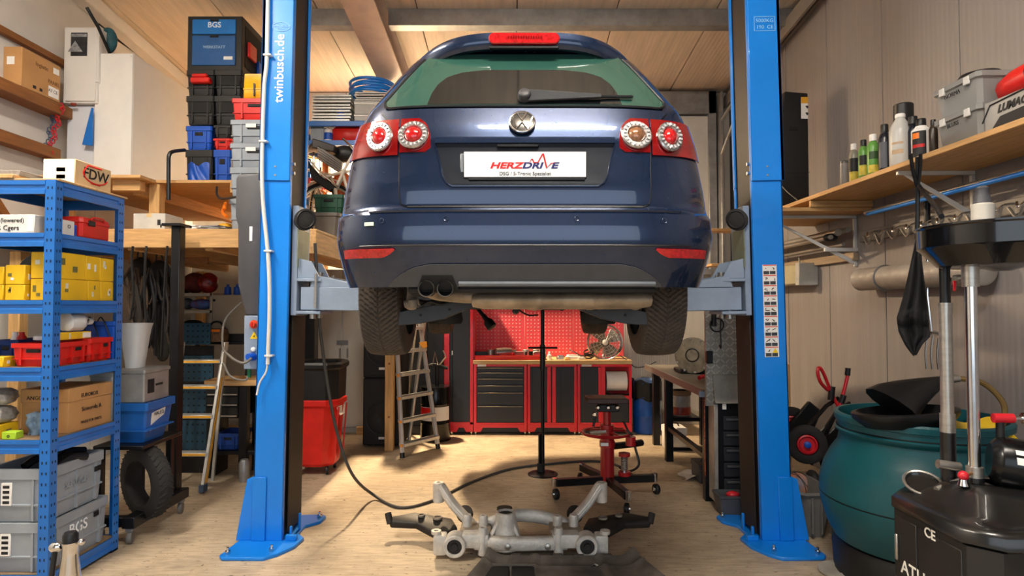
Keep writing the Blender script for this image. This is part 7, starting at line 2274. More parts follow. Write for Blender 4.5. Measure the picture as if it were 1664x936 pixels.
# bottles on the shelf
def bottle(label, px_, py_top, py_bot, w_px, body, cap, prof, lab=None, capr=.6, dd=None, cat='bottle'):
    d_ = (SZ - H) / ((497 - py_bot) / F)
    x_ = max(X(px_, d_), 2.37 + w_px / 2 * d_ / F)
    d_ = x_ / ((px_ - 832) / F)
    if dd:
        d_, x_ = dd, X(px_, dd)
    r_ = w_px / 2 * d_ / F
    h_ = Z(py_top, d_) - SZ
    t = thing('bottle', label, cat, (x_, d_, SZ))
    MB().lathe([(r_ * a, h_ * b) for a, b in prof], 22, (x_, d_, SZ + .001)).build('body', body, t)
    tb_ = prof[-1][1]
    MB().lathe([(r_ * capr, h_ * tb_), (r_ * capr, h_ * .985), (r_ * capr * .9, h_), (.0001, h_)], 18, (x_, d_, SZ + .001)).build('cap', cap, t)
    if lab:
        for (v0, v1, mm, a0, a1) in lab:
            def lf(u, v):
                a = R(a0 + (a1 - a0) * u)
                return Vector((x_ + cos(a) * r_ * 1.012, d_ + sin(a) * r_ * 1.012, SZ + h_ * (v0 + (v1 - v0) * v)))
            MB().grid(lf, 12, 1).build('label', mm, t, thick=.0006)
    return t
std = [(.92, 0), (1, .02), (1, .70), (.7, .80), (.5, .82), (.5, .84)]
DKB = mat('dark_navy_bottle', '#1B1F2A', .3, 0, .1)
YL = mat('yellow_label', '#C9B23A', .5, 0, .2, 20)
GB = mat('green_bottle', '#5C9440', .35, 0, .15, 10)
GYB = mat('grey_bottle', '#8A8678', .35, 0, .1)
bottle('small grey bottle with a yellow and black label on the wall shelf', 1391, 234, 291, 15, GYB, PAPER, std, [(.02, .28, YL, 180, 300), (.28, .62, INK, 180, 300)])
bottle('small green bottle with a dark cap next to the grey one', 1407, 228, 284, 16, GB, BLACK, std, [(.1, .35, YL, 190, 320), (.36, .6, INK, 190, 300)])
bottle('larger green bottle with a white cap on the wall shelf', 1423, 219, 277, 19, GB, PAPER, std, [(.08, .26, YL, 190, 330), (.40, .58, mat('dark_green_print', '#2C4A22', .5), 200, 320)])
bottle('dark navy bottle between the green and the clear bottle', 1442, 203, 270, 19, DKB, BLACK, std, [(.08, .62, mat('grey_print_dark', '#4A4E58', .5), 190, 260)])
bottle('large clear bottle with volume marks on the wall shelf', 1468, 186, 264, 33, mat('frosted_plastic', '#B9B9B6', .35, 0, .05), PAPER, [(.94, 0), (1, .02), (1, .66), (.85, .78), (.45, .90), (.42, .93)], [(.42, .46, mat('faint_orange', '#B59A7C', .6), 190, 250), (.24, .32, MATS['faint_orange'], 190, 250)], capr=.46)
bottle('black-capped tin behind the large clear bottle', 1474, 170, 258, 27, mat('tin_grey', '#3B3B3D', .4, .3), BLACK, [(.9, 0), (.92, .03), (.92, .68)], capr=1.08, dd=3.95)
bottle('white can with black and orange label on the wall shelf', 1502, 194, 249, 28, PAPER, BLACK, [(.95, 0), (1, .02), (1, .72), (.6, .80), (.6, .82)], [(.03, .68, INK, 175, 265), (.50, .64, ORANGE, 178, 225), (.28, .36, REDINK, 178, 255)], capr=.52)
bottle('dark bottle behind the white can', 1489, 190, 246, 15, DKB, BLACK, std, capr=.9, dd=3.75)
bottle('brown bottle beside the clear storage boxes', 1522, 195, 243, 13, mat('brown_bottle', '#33291F', .35), BLACK, std)
bottle('small clear beaker at the far end of the wall shelf', 1375, 262, 295, 13, mat('grey_clear', '#8C8782', .3), mat('grey_lid', '#5A5753', .4), [(.85, 0), (1, .05), (1, .9)], capr=1.02, cat='beaker')
# clear storage boxes
CB = mat('clear_box_plastic', '#C9C9C6', .25, 0, .04, trans=.6, ior=1.15)
for i, (za, zb) in enumerate(((SZ + .001, SZ + .16), (SZ + .162, SZ + .325))):
    t = thing('storage_box', ['lower', 'upper'][i] + ' clear plastic storage box on the wall shelf', 'box', (2.45, 3.1, za), group='clear storage boxes')
    xa, xb, ya, yb_ = 2.345, 2.62, 3.06, 3.38
    loft(m := MB(), [rloop(xa, xb, ya, yb_, e, q, .02) for e, q in ((-.02, za), (-.015, za + .005), (0, zb - .035), (.012, zb - .03), (.012, zb - .004), (.004, zb))])
    m.build('box', CB, t)
    for yy in (ya + .07, yb_ - .07):
        MB().bx(xa - .016, xa - .004, yy - .02, yy + .02, zb - .05, zb - .008).build('latch', mat('latch_clear', '#D6D4D0', .35), t, .003)
    loft(m := MB(), [rloop(xa + .03, xb - .03, ya + .03, yb_ - .03, 0, q, .01) for q in (za + .012, za + .075 + .02 * i)])
    m.build('contents', mat('grey_contents', '#8B8983', .6, 0, .3, 18), t)
    MB().text('BLUSS' if i == 0 else 'NORMA', .032, Matrix.Translation((xa - .006, (ya + yb_) / 2 + .02, za + .10)) @ Matrix.Rotation(-pi / 2, 4, 'Z') @ Matrix.Rotation(pi / 2, 4, 'X'), ext=.001).build('marking', INK, t)
t = thing('pan_lid', 'black lid with a bar handle on the clear storage boxes', 'lid', (2.5, 3.1, SZ + .326))
MB().lathe([(.10, 0), (.105, .008), (.09, .028), (.0001, .034)], 26, (2.46, 3.20, SZ + .327)).build('lid', BLACK, t)
MB().bx(2.55, 2.78, 3.18, 3.21, SZ + .335, SZ + .35).build('handle', BLACK, t, .004)
# printed grey box with red tool on top
t = thing('printed_box', 'flat grey and black printed box at the right end of the shelf', 'box', (2.5, 2.7, SZ))
xa, xb, ya, yb_, za, zb = 2.345, 2.70, 2.45, 3.03, SZ + .001, SZ + .14
MB().bx(xa, xb, ya, yb_, za, zb).build('body', mat('box_grey_print', '#9A9894', .5), t, .004)
MB().prism([(xa - .001, yb_ - .05, za + .003), (xa - .001, ya, za + .003), (xa - .001, ya, za + .07), (xa - .001, yb_ - .10, za + .05)], (.0015, 0, 0)).build('dark_band', INK, t)
MM = Matrix.Translation((xa - .002, 2.86, za + .085)) @ Matrix.Rotation(-pi / 2, 4, 'Z') @ Matrix.Rotation(pi / 2, 4, 'X')
MB().text('LUMAG', .05, MM, shear=.3, bold=.002).build('lettering', INK, t)
m = MB()
m.tube([MM @ Vector(p) for p in ((-.18, -.04, .0005), (-.13, .035, .0005), (.12, .05, .0005), (.15, .02, .0005))], .0035, 5)
m.build('logo_swoosh', INK, t)
rt = thing('red_tool', 'large red machine housing lying on the printed box', 'tool', (2.5, 2.75, SZ + .152))
loft(m := MB(), [[Vector((2.37 + .22 * (.5 + .5 * cos(a) * k), y_, SZ + .142 + .085 * k * (1 + sin(a)) / 1)) for a in [2 * pi * j / 14 for j in range(14)]] for y_, k in ((3.04, .55), (3.02, .78), (2.95, .90), (2.78, .96), (2.52, .94), (2.4, .9), (2.35, .7))])
m.build('housing', RED, rt, ang=50)
loft(m := MB(), [[Vector((2.37 + .22 * (.5 + .5 * cos(a) * k), y_, SZ + .141 + .087 * k * (1 + sin(a)) / 1)) for a in [2 * pi * j / 14 for j in range(14)]] for y_, k in ((2.83, .965), (2.77, .985))])
m.build('strap', BLACK, rt, ang=50)
MB().tube(smooth([(2.48, 2.72, SZ + .295), (2.48, 2.68, SZ + .34), (2.48, 2.52, SZ + .34), (2.48, 2.46, SZ + .285)]), .014, 8).build('handle', BLACK, rt)
# rails, pipes and hooks below the shelf
tag(MB().cyl((2.74, 2.2, 2.22), (2.74, 4.75, 2.22), .018, n=10).build('alu_pipe', ALU), 'aluminium pipe hung below the long wall shelf', 'pipe')
tag(MB().cyl((2.66, 3.02, 2.19), (2.68, 4.62, 2.19), .014, n=10).build('blue_pipe', BLUE), 'bright blue pipe below the long wall shelf', 'pipe')
tag(MB().bx(2.60, 2.83, 2.2, 2.95, 2.27, 2.29).build('shelf_rail', WMET, None, .003), 'white metal rail under the near end of the wall shelf', 'rail')
struct(MB().bx(2.80, 2.832, 2.0, 4.95, 2.01, 2.10).build('trim_15', mat('hook_rail_grey', '#827C76', .5, .1), None, .004))
struct(MB().bx(2.79, 2.832, 5.02, 7.3, 1.87, 1.94).build('trim_16', mat('tan_batten', '#A08C74', .6, 0, .1, 8, stretch=(9, 1, 9)), None, .004))
rnd = random.Random(3)
for i in range(12):
    yy = 2.95 + i * .155
    t = thing('wall_hook', ['first', 'second', 'third', 'fourth', 'fifth', 'sixth', 'seventh', 'eighth', 'ninth', 'tenth', 'eleventh', 'twelfth'][i] + ' chrome hook on the grey wall rail, counted from the camera', 'hook', (2.78, yy, 2.05), group='hooks on the wall rail')
    MB().tube(smooth([(2.80, yy, 2.07), (2.74, yy, 2.06), (2.71, yy + .02, 2.03), (2.72, yy + .04, 2.06)]), .007, 6).build('hook', CHROME, t)
    MB().tube(smooth([(2.73, yy, 2.05), (2.73, yy + .05, 1.99 - .03 * rnd.random()), (2.73, yy + .11, 2.04)]), .009, 6).build('clip', STEEL, t)
t = thing('wall_socket', 'white wall socket with an orange switch near the picture edge', 'socket', (2.8, 3.0, 2.0))
MB().bx(2.79, 2.832, 2.92, 3.10, 1.965, 2.045).build('plate', PAPER, t, .006)
MB().cyl((2.775, 3.03, 2.005), (2.79, 3.03, 2.005), .02, n=14).build('switch', ORANGE, t)
# tube bundle on the far bracket
for i, (z_, x_, r_) in enumerate(((2.10, 2.66, .03), (2.06, 2.60, .018), (2.12, 2.74, .022), (2.00, 2.70, .015))):
    tag(MB().cyl((x_, 5.0, z_), (x_, 7.2, z_), r_, n=14).build('steel_tube', STEEL), ['thick steel tube on the far wall bracket', 'thin steel tube in front on the far bracket', 'steel tube close to the wall on the far bracket', 'lowest thin tube on the far bracket'][i], 'tube', 'tubes on the wall bracket')
for y_ in (5.0, 6.6):
    struct(MB().bx(2.56, 2.832, y_ + .02, y_ + .045, 1.945, 1.975).build('trim_%d' % (17 if y_ < 6 else 18), WMET, None, .002))
tag(MB().sphere((2.62, 5.05, 2.06), .06, 14, 8, (1, .7, .6)).build('black_clamp', BLACK), 'black clamp at the end of the steel tubes', 'clamp')
# duct along the wall
du_ = thing('air_duct', 'beige spiral duct fixed along the right wall', 'duct', (2.74, 4.2, 1.64))
prof = [(.07, 0), (.088, .01)]
k = .03
while k < 1.24:
    prof += [(.086, k), (.0872, k + .008), (.086, k + .016)]
    k += .10
prof += [(.088, 1.25), (.06, 1.26)]
MB().lathe(prof, 26, (2.735, 3.56, 1.705), ax=(0, 1, 0)).build('duct', mat('duct_beige', '#989088', .45, .1, .12), du_)
for yy in (3.8, 4.5):
    MB().torus((2.735, yy, 1.705), .092, .006, (0, 1, 0), 26, 6).build('clamp', STEELG, du_)
# lamp box on the far wall
lb_ = thing('wall_lamp', 'rectangular wall lamp with a frosted cover behind the right post', 'lamp', (2.75, 5.9, 1.72))
MB().bx(2.66, 2.832, 5.72, 6.5, 1.70, 1.89).build('cover', mat('lamp_cover', '#B0A888', .4, 0, .1), lb_, .012)
MB().bx(2.652, 2.832, 5.68, 5.76, 1.69, 1.90).build('end_cap', mat('clear_end', '#B7B5AF', .3), lb_, .006)
MB().cyl((2.76, 5.9, 1.89), (2.76, 5.9, 1.97), .008, n=6).build('hanger', STEELG, lb_)
# black towel and straps
d = 3.46
tw_ = thing('black_towel', 'black cloth hanging on a strap from the wall shelf', 'towel', P(1488, 577, d))
def tow(u, v):
    # v 0 top .. 1 bottom
    wl = interp([(0, 2), (.1, 5), (.5, 20), (.68, 30), (.80, 26), (.92, 14), (1, 2)], v)
    wr_ = interp([(0, 2), (.1, 6), (.5, 18), (.68, 22), (.84, 24), (.9, 12), (1, 2)], v)
    px_ = 1490 + interp([(0, 0), (.5, -2), (1, -4)], v) - wl + (wl + wr_) * u
    py_ = 385 + 192 * v + 8 * sin(u * 9) * (v > .55) * (1 - v)
    fold = .022 * sin(u * 15 + v * 3) * min(1, v * 2) + .012 * sin(u * 8 - v * 9)
    return P(px_, py_, d + fold - .03 * (v > .62) * (v < .72))
MB().grid(tow, 34, 44).build('cloth', mat('black_towel_cloth', '#252527', .9, 0, .2, 30, .3, 150), tw_, thick=.004, ang=80)
MB().tube([P(1490, 388, d), P(1491, 345, d), P(1491, 300, d), P(1491, 255, d - .02)], .012, 8).build('strap', BLACK, tw_)
for k in (-1, 1):
    MB().tube(smooth([P(1491, 305, d), P(1489 + 6 * k, 275, d - .03), P(1488 + 8 * k, 250, d - .06)]), .010, 6).build('strap_loop', BLACK, tw_)
tag(MB().tube(smooth([P(1492, 300, d), P(1503, 315, 3.3), P(1520, 335, 2.8), P(1530, 352, 2.5)]), .011, 8).build('black_hose', BLACK), 'black hose from the towel strap down to the drain basin', 'hose')
# chrome pump lever hanging at the wall
t = thing('grease_gun', 'thin chrome lever rod hanging behind the black towel', 'tool', P(1510, 480, 4.1))
MB().tube([P(1507, 345, 4.1), P(1507, 480, 4.1), P(1514, 540, 4.1)], .008, 8).build('rod', CHROME, t)
MB().cyl(P(1506, 322, 4.1), P(1507, 362, 4.1), .018, n=10).build('grip', BLACK, t)
MB().tube(smooth([P(1505, 545, 4.1), P(1515, 540, 4.1), P(1526, 542, 4.1)]), .012, 6).build('hook', CHROME, t)
for k, px_ in enumerate((1507, 1516, 1526)):
    MB().tube(smooth([P(px_, 545, 4.1), P(px_ - 3, 575, 4.1), P(px_ - 1, 600, 4.1)]), .007, 6).build('chain_strand', CHROME, t)

# ================================================================== HAND TRUCK, BARREL, OIL DRAINER
ht = thing('hand_truck', 'folding red and black hand truck leaning by the right wall', 'hand truck', (2.2, 4.6, 0))
BT = mat('black_tube_paint', '#131315', .3, .3, .1)
dh = 4.75
for s, (b0, b1, h0) in enumerate((((1318, 735), (1352, 652), None), ((1350, 740), (1370, 660), None))):
    MB().tube([P(b0[0] - 20, b0[1] - 25, dh - .1), P(b1[0] - 10, b1[1] + 8, dh), P(b1[0] + 10, b1[1] - 5, dh + .05)], .016, 8).build('frame_tube', BT, ht)
    MB().tube([P(b0[0], b0[1] + 20, dh - .1), P(b1[0] + 4, b1[1] + 25, dh)], .014, 8).build('frame_tube', BT, ht)
MB().tube(smooth([P(1368, 672, dh), P(1352, 640, dh), P(1337, 604, dh - .03), P(1330, 598, dh - .04), P(1329, 608, dh - .05), P(1334, 622, dh - .04), P(1345, 634, dh)]), .013, 8).build('handle', REDP, ht)
MB().tube(smooth([P(1362, 668, dh), P(1370, 640, dh), P(1377, 612, dh), P(1378, 602, dh)]), .014, 8).build('handle', REDP, ht)
MB().cyl(P(1377, 610, dh), P(1378, 598, dh), .02, n=12).build('handle_grip', BLACK, ht)
MB().cyl(P(1350, 650, dh), P(1352, 628, dh), .024, n=12).build('joint_sleeve', BLACK, ht)
MB().cyl(P(1371, 642, dh), P(1367, 655, dh), .022, n=12).build('joint_sleeve', BLACK, ht)
MB().prism([P(1281, 692, dh + .1), P(1316, 652, dh + .1), P(1336, 668, dh + .1), P(1318, 712, dh + .1), P(1284, 728, dh + .1)], (0, .04, 0)).build('toe_plate', BLACK, ht, .008)
MB().prism([P(1325, 725, dh - .06), P(1372, 680, dh), P(1378, 760, dh), P(1340, 775, dh - .06)], (0, .02, 0)).build('back_plate', BLACK, ht, .006)
MB().tube([P(1314, 715, dh - .1), P(1344, 692, dh - .05)], .010, 6).build('chrome_tube', STEEL, ht)
for s, (px_, py_, d_) in enumerate(((1311, 722, 4.6), (1286, 690, 4.95))):
    c = P(px_, py_, d_)
    r_ = .142
    w_ = MB().lathe([(r_ * .55, -.035), (r_ * .8, -.042), (r_ * .97, -.03), (r_, -.01), (r_, .01), (r_ * .97, .03), (r_ * .8, .042), (r_ * .55, .035), (r_ * .53, 0), (r_ * .55, -.035)], 34, c, ax=(-.28, -1, .1), cap=False).build('wheel_tyre', RUBBER, ht)
    MB().lathe([(r_ * .55, -.02), (r_ * .5, .03), (r_ * .42, .034), (r_ * .36, .018), (r_ * .2, .018), (.0001, .02)], 28, c, ax=(-.28, -1, .1)).build('wheel_rim', REDP, w_)
    MB().lathe([(.024, .015), (.024, .045), (.012, .052)], 14, c, ax=(-.28, -1, .1)).build('hub_cap', CRBLUE, w_)
ax_ = MB().cyl(P(1311, 722, 4.62), P(1286, 690, 4.97), .012, n=8).build('axle', STEEL, ht)
tag(MB().bx(X(1276, 5.0), X(1283, 5.0), 5.0, 5.03, 0, Z(592, 5.0)).build('wood_lath', PINEZ, None, .003), 'upright wooden lath behind the right lift post', 'lath')
# ball
bl_ = thing('football', 'orange and blue patterned ball on the floor by the hand truck', 'ball', P(1297, 792, 4.45))
c = P(1297, 790, 4.45)
rb_ = .098
MB().sphere(c, rb_, 22, 14).build('skin', mat('ball_orange', '#C9843A', .5, 0, .5, 9, col2='#4A6A8C'), bl_)
for a in range(6):
    ax3 = Vector((cos(a * 1.1), sin(a * 1.7), .6 * cos(a * 2.3))).normalized()
    MB().torus(c + ax3 * .03, (rb_ ** 2 - .03 ** 2) ** .5, .003, ax3, 28, 5).build('seam', BLACK, bl_)
tag(MB().sphere((X(1322, 4.35), 4.40, .17), .12, 16, 10, (.5, .9, 1.4)).build('black_sack', bagm), 'black sack leaning between the ball and the grey tub', 'sack')
# net of stuff: small box under the ball
carton('cardboard_box', 'low brown carton under the patterned ball', 'box', X(1280, 4.4), X(1318, 4.4), 4.36, 4.56, 0, Z(813, 4.4), CARD, tape=False)
# grey tub between post and barrel
gt = thing('grey_tub', 'dusty grey plastic tub between the lift post and the teal barrel', 'tub', (2.05, 4.0, 0))
loft(m := MB(), [[Vector(p) for p in rloop(1.86, 2.09, 3.98, 4.46, e, q, .03)] for e, q in ((-.05, .0), (-.02, .20), (.0, .28), (.012, .285), (.012, .30), (0, .30), (-.06, .02))])
m.build('shell', mat('dusty_grey_plastic', '#77746F', .6), gt)
for k in range(3):
    MB().bx(1.92 + k * .06, 1.93 + k * .06, 3.976, 4.0, .04, .27).build('rib', MATS['dusty_grey_plastic'], gt)
# teal barrel
BCX, BCY = 2.25, 3.42
TEAL = mat('teal_barrel_plastic', '#14545C', .4, 0, .1, 4, .05, 40)
ba = thing('barrel', 'big teal plastic barrel holding a black funnel at the right wall', 'barrel', (BCX, BCY, .10))
prof = [(r_, h_ - .02) for r_, h_ in [(.40, .22), (.43, .23), (.465, .30), (.495, .40), (.503, .455), (.503, .460), (.495, .465), (.503, .470), (.500, .54), (.478, .62), (.440, .70), (.405, .75), (.395, .80), (.405, .81), (.415, .82), (.418, .83), (.405, .84), (.405, .875), (.418, .88), (.420, .91), (.412, .92), (.395, .92), (.38, .80), (.46, .50), (.40, .25)]]
MB().lathe(prof, 56, (BCX, BCY, 0)).build('shell', TEAL, ba, ang=30)
MB().torus((BCX, BCY, .445), .499, .004, (0, 0, 1), 56, 6).build('waist_groove', DARK, ba)
MB().torus((BCX, BCY, .822), .406, .004, (0, 0, 1), 56, 6).build('neck_groove', DARK, ba)
tag(MB().lathe([(.40, 0), (.43, .005), (.44, .16), (.42, .195), (.0001, .195)], 44, (BCX, BCY, .002)).build('barrel_dolly', mat('dolly_black', '#1B1A19', .5), None), 'black round dolly under the teal barrel', 'dolly')
tag(MB().lathe([(.12, 0), (.125, .01), (.12, .022), (.07, .026), (.05, .018), (.0001, .018)], 30, (X(1362, 3.5), 3.50, .001)).build('rubber_pad', mat('dirty_white_pad', '#A39C90', .6, 0, .25)), 'dirty white round pad on the floor before the barrel', 'pad')
fu = thing('funnel', 'black drain funnel with a spout lying on the teal barrel', 'funnel', (BCX - .2, BCY - .1, .92))
c = Vector((BCX - .18, BCY - .16, .925))
MB().lathe([(.21, -.05), (.25, -.01), (.26, .005), (.26, .025), (.235, .03), (.20, -.02), (.12, -.05), (.05, -.06), (.0001, -.06)], 36, c, ax=(-.08, .05, 1), sx=1, sy=.8).build('bowl', BLACK, fu)
loft(m := MB(), [[c + Vector((-.04 + .33 * f - .10 * sin(a) * (1 - f), .05 + .08 * f + cos(a) * (.17 - .14 * f ** .7), .045 + .115 * f ** .6 + sin(a) * (.085 - .055 * f))) for a in [2 * pi * j / 12 for j in range(12)]] for f in (0, .15, .4, .7, .9, 1)])
m.build('spout', BLACK, fu, ang=60)
MB().lathe([(.03, 0), (.034, .01), (.034, .03), (.024, .04), (.02, .09)], 16, c + Vector((.28, .12, .17)), ax=(1, -.1, .1)).build('coupling', STEEL, fu)
tag(MB().tube(smooth([c + Vector((.36, .11, .18)), c + Vector((.46, .06, .16)), c + Vector((.52, 0, .06)), c + Vector((.50, -.02, -.06))]), .014, 8).build('brass_hose', mat('brass_hose', '#7A6238', .4, .4)), 'brown hose curling from the funnel into the barrel', 'hose')
tag(MB().lathe([(.34, 0), (.37, .004), (.37, .03), (.0001, .03)], 44, (BCX, BCY, .80)).build('barrel_contents', mat('dark_contents', '#17191A', .7, 0, .5, 7)), 'dark contents inside the teal barrel', 'contents')
t = thing('yellow_wrapper', 'yellow wrapper with blue print lying in the barrel', 'wrapper', (BCX + .05, BCY - .2, .832))
m = MB()
m.grid(lambda u, v: Vector((BCX - .03 + .28 * u, BCY - .26 + .16 * v - .1 * u, .845 + .02 * sin(u * 8) * v + .06 * v)), 12, 6)
m.build('sheet', mat('yellow_wrapper_film', '#D9B428', .45), t, thick=.003, ang=70)
# ---------------------------------------------------------------- waste-oil drainer
od_ = thing('oil_drainer', 'black mobile waste-oil drainer in the right foreground', 'oil drainer', (1.85, 2.3, 0))
GBK = mat('gloss_black_plastic', '#1A1918', .30, 0, .12, 5, coat=.3)
SBK = mat('satin_black_panel', '#211F1E', .42, 0, .1, 5)
ox0, ox1, oy0, oy1, oz = 1.525, 2.22, 2.02, 2.55, .755
loft(m := MB(), [rloop(ox0, ox1, oy0, oy1, e, q, .07) for e, q in ((-.02, .12), (0, .14), (0, oz - .06))])
m.build('tank', SBK, od_, ang=30)
loft(m := MB(), [rloop(ox0, ox1, oy0, oy1, e, q, .09) for e, q in ((.004, oz - .058), (.014, oz - .05), (.014, oz - .012), (.0, oz + .004), (-.02, oz + .006), (-.05, oz + .02), (-.11, oz + .075), (-.16, oz + .092), (-.22, oz + .095))])
m.build('top_shell', GBK, od_, ang=50)
MB().bx(ox0 - .003, ox0 + .002, oy0 + .09, oy0 + .315, .20, oz - .085).build('door_panel', SBK, od_, .002)
MB().bx(ox0 - .004, ox0 - .001, oy0 + .313, oy0 + .319, .20, oz - .085).build('panel_seam', DARK, od_)
MB().bx(ox0 - .003, ox0 + .002, oy0 + .325, oy1 - .075, .20, oz - .085).build('door_panel', SBK, od_, .002)
MB().bx(ox0 - .012, ox0 - .003, oy1 - .10, oy1 - .085, .50, .60).build('door_handle', STEEL, od_, .003)
face = lambda y_, z_: Matrix.Translation((ox0 - .0045, y_, z_)) @ Matrix.Rotation(-pi / 2, 4, 'Z') @ Matrix.Rotation(pi / 2, 4, 'X')
MB().text('ATH-Heinl', .072, face(2.275, Z(926, 2.40)), bold=.0006).build('lettering', mat('cream_ink', '#E4DFD2', .5), od_)
MB().text('CE', .05, face(2.265, Z(868, 2.265)), bold=.0008).build('ce_mark', MATS['cream_ink'], od_)
for x_, y_ in ((ox0 + .06, oy0 + .06), (ox0 + .06, oy1 - .06), (ox1 - .06, oy0 + .06), (ox1 - .06, oy1 - .06)):
    MB().lathe([(.02, -.02), (.055, -.02), (.06, -.01), (.06, .01), (.055, .02), (.02, .02)], 22, (x_, y_, .06), ax=(1, .2, 0)).build('castor', BLACK, od_)
# filler cup and lever
cpp = Vector((ox0 + .10, oy1 - .10, oz + .03))
MB().lathe([(.075, 0.01), (.078, .018), (.068, .018), (.045, -.02), (.03, -.03), (.0001, -.03)], 30, cpp, ax=(-.35, -.3, 1), sx=.8, sy=1.1).build('filler_cup', GBK, od_)
MB().torus(cpp + Vector((-.005, -.004, .017)), .073, .006, (-.35, -.3, 1), 30, 6, .8, 1.1).build('cup_rim', STEEL, od_)
MB().cyl(cpp + Vector((-.02, -.10, .02)), cpp + Vector((.11, -.08, .055)), .012, n=10).build('cup_lever', STEEL, od_)
MB().cyl(cpp + Vector((.10, -.08, .052)), cpp + Vector((.15, -.075, .065)), .017, n=10).build('lever_joint', BLACK, od_)
# tubes
zt0 = oz + .08
d1, d2 = 2.42, 2.30
xt1, xt2 = X(1536, d1), X(1578, d2)
t1 = MB().cyl((xt1, d1, Z(700, d1)), (xt1, d1, Z(500, d1)), .0225, n=18).build('left_tube', STEEL, od_)
MB().cyl((xt1, d1, zt0 - .03), (xt1, d1, Z(700, d1)), .0265, n=18).build('left_tube_socket', GBK, od_)
MB().cyl((xt1, d1, Z(702, d1)), (xt1, d1, Z(672, d1)), .027, n=18).build('tube_collar', STEEL, t1)
MB().cyl((xt1, d1, Z(500, d1)), (xt1, d1, Z(436, d1)), .019, n=16).build('left_tube_sleeve', BLACK, od_)
MB().cyl((xt1, d1, Z(508, d1)), (xt1, d1, Z(492, d1)), .025, n=16).build('tube_ring', STEEL, t1)
t2_ = MB().cyl((xt2, d2, zt0 - .03), (xt2, d2, Z(440, d2)), .020, n=18).build('right_tube', CHROME, od_)
MB().cyl((xt2, d2, Z(466, d2)), (xt2, d2, Z(432, d2)), .028, n=18).build('tube_collar', STEEL, t2_)
MB().cyl((xt2, d2, Z(775, d2)), (xt2, d2, Z(758, d2)), .028, n=18).build('tube_collar', STEEL, t2_)
MB().cyl((xt2, d2, zt0 - .04), (xt2, d2, Z(775, d2)), .03, n=18).build('right_tube_socket', GBK, od_)
# valve between
vz = Z(765, d2)
vv = MB().cyl((X(1513, d1), d1 - .02, vz), (X(1545, d1), d1 - .03, vz - .01), .018, n=12).build('valve_body', STEEL, od_)
MB().sphere((X(1550, d2), d2 - .03, vz - .01), .018, 12, 8).build('valve_knob', REDP, vv)
MB().cyl((X(1550, d2), d2 - .03, vz - .045), (X(1550, d2), d2 - .03, vz - .02), .02, .012, n=12).build('valve_foot', CHROME, vv)
MB().cyl((X(1553, d2), d2 - .03, vz - .01), (X(1572, d2), d2 - .01, vz - .005), .006, n=8).build('valve_stem', mat('brass', '#B5824A', .3, .8), vv)
vz2 = Z(452, d2)
v2 = MB().cyl((X(1546, d1), d1 - .01, vz2), (X(1572, d2), d2, vz2), .010, n=8).build('upper_valve_pipe', STEEL, od_)
MB().lathe([(.016, -.012), (.016, .012)], 12, (X(1551, 2.38), 2.36, vz2), ax=(0, -1, 0)).build('upper_valve_knob', STEEL, v2)
MB().prism([P(1549, 456, 2.345), P(1555, 456, 2.345), P(1554, 473, 2.345), P(1550, 473, 2.345)], (0, .006, 0)).build('upper_valve_lever', REDP, v2, .002)
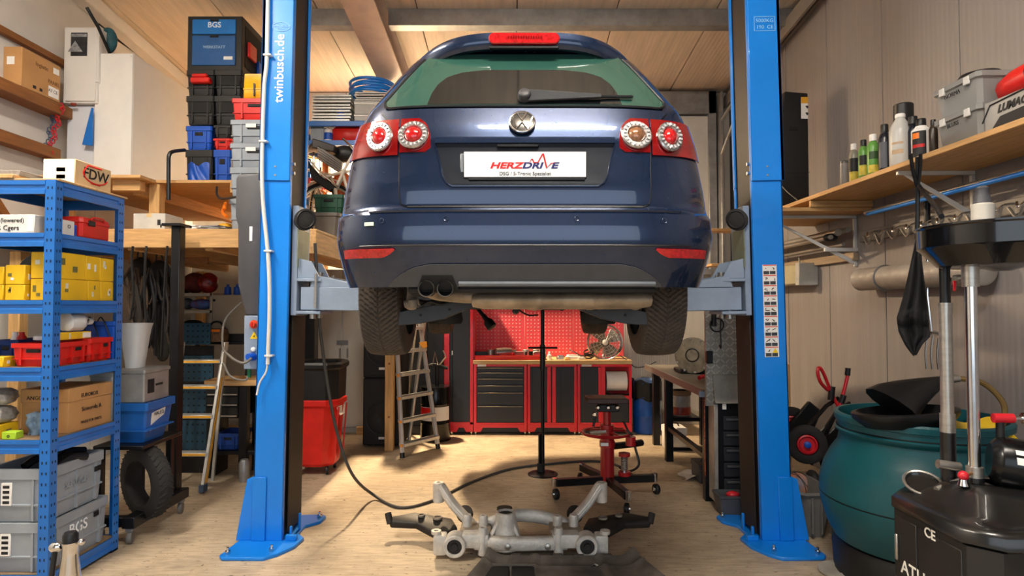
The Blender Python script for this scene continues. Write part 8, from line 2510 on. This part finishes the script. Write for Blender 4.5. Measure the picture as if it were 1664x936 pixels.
# basin
bc = Vector((X(1630, 2.32), 2.32, 0))
zb0, zb1 = Z(436, 2.32), Z(366, 2.3)
hb = zb1 - zb0
MB().lathe([(.03, zb0 - .01), (.06, zb0), (.18, zb0 + .005), (.205, zb0 + .01), (.262, zb0 + hb * .46), (.270, zb0 + hb * .5), (.272, zb1 - .012), (.278, zb1 - .006), (.278, zb1), (.268, zb1), (.262, zb0 + hb * .5), (.19, zb0 + .02), (.0001, zb0 + .012)], 56, bc).build('basin', mat('gloss_black_enamel', '#0E0E0F', .16, .2, .15, 6, coat=.6), od_, ang=30)
MB().cyl((xt1, d1, Z(436, d1)), (xt1, d1, Z(428, d1) + .03), .022, n=14).build('basin_socket', STEEL, od_)
t = thing('spray_bottle', 'white bottle with a grey spray head in the drain basin', 'bottle', (X(1614, 2.3), 2.34, zb0 + .012))
MB().lathe([(.036, zb0 + .013), (.038, zb0 + .02), (.038, Z(330, 2.3)), (.03, Z(328, 2.3))], 22, (X(1614, 2.3), 2.34, 0)).build('bottle', mat('cream_bottle', '#CFC9BD', .45, 0, .08), t)
MB().lathe([(.03, Z(329, 2.3)), (.024, Z(316, 2.3)), (.02, Z(309, 2.3)), (.024, Z(303, 2.3)), (.012, Z(299, 2.3))], 18, (X(1614, 2.3), 2.34, 0)).build('spray_head', DKGREY, t)
# pump motor
pm_ = Vector((X(1612, 2.28), 2.28, Z(748, 2.28)))
axm = Vector((.88, -.45, -.10)).normalized()
MB().lathe([(.06, -.02), (.085, 0), (.09, .01), (.09, .10)], 30, pm_, ax=axm).build('pump_motor', mat('motor_black', '#121213', .25, .2, .1), od_)
MB().lathe([(.09, .10), (.096, .104), (.096, .15), (.085, .16), (.08, .155), (.055, .155), (.05, .165), (.0001, .165)], 30, pm_, ax=axm).build('motor_end_cap', CHROME, od_)
M = Vector((0, 0, 1)).rotation_difference(axm).to_matrix()
for dy_, mm, h_ in ((.02, PAPER, .022), (-.022, PAPER, .03)):
    m = MB()
    m.grid(lambda u, v: pm_ + axm * (.045 + .045 * u) + (Vector((0, 0, 1)) * sin(.35 + (dy_ + h_ * v) * 9) + Vector((-.45, -.88, 0)) * cos(.35 + (dy_ + h_ * v) * 9)).normalized() * .0915, 4, 4)
    m.build('rating_label', mm, od_, thick=.001)
MB().cyl(pm_ + Vector((.02, 0, .08)), pm_ + Vector((.02, 0, .145)), .014, n=12).build('pump_valve', BLACK, od_)
MB().cyl(pm_ + Vector((-.005, 0, .155)), pm_ + Vector((.06, -.01, .155)), .018, n=12).build('pump_valve_handle', REDP, od_)
MB().lathe([(.008, 0), (.008, .03), (.022, .032), (.022, .045), (.008, .046), (.008, .1)], 14, pm_ + Vector((.065, -.01, .155)), ax=(1, -.05, 0)).build('pump_pipe', CHROME, od_)
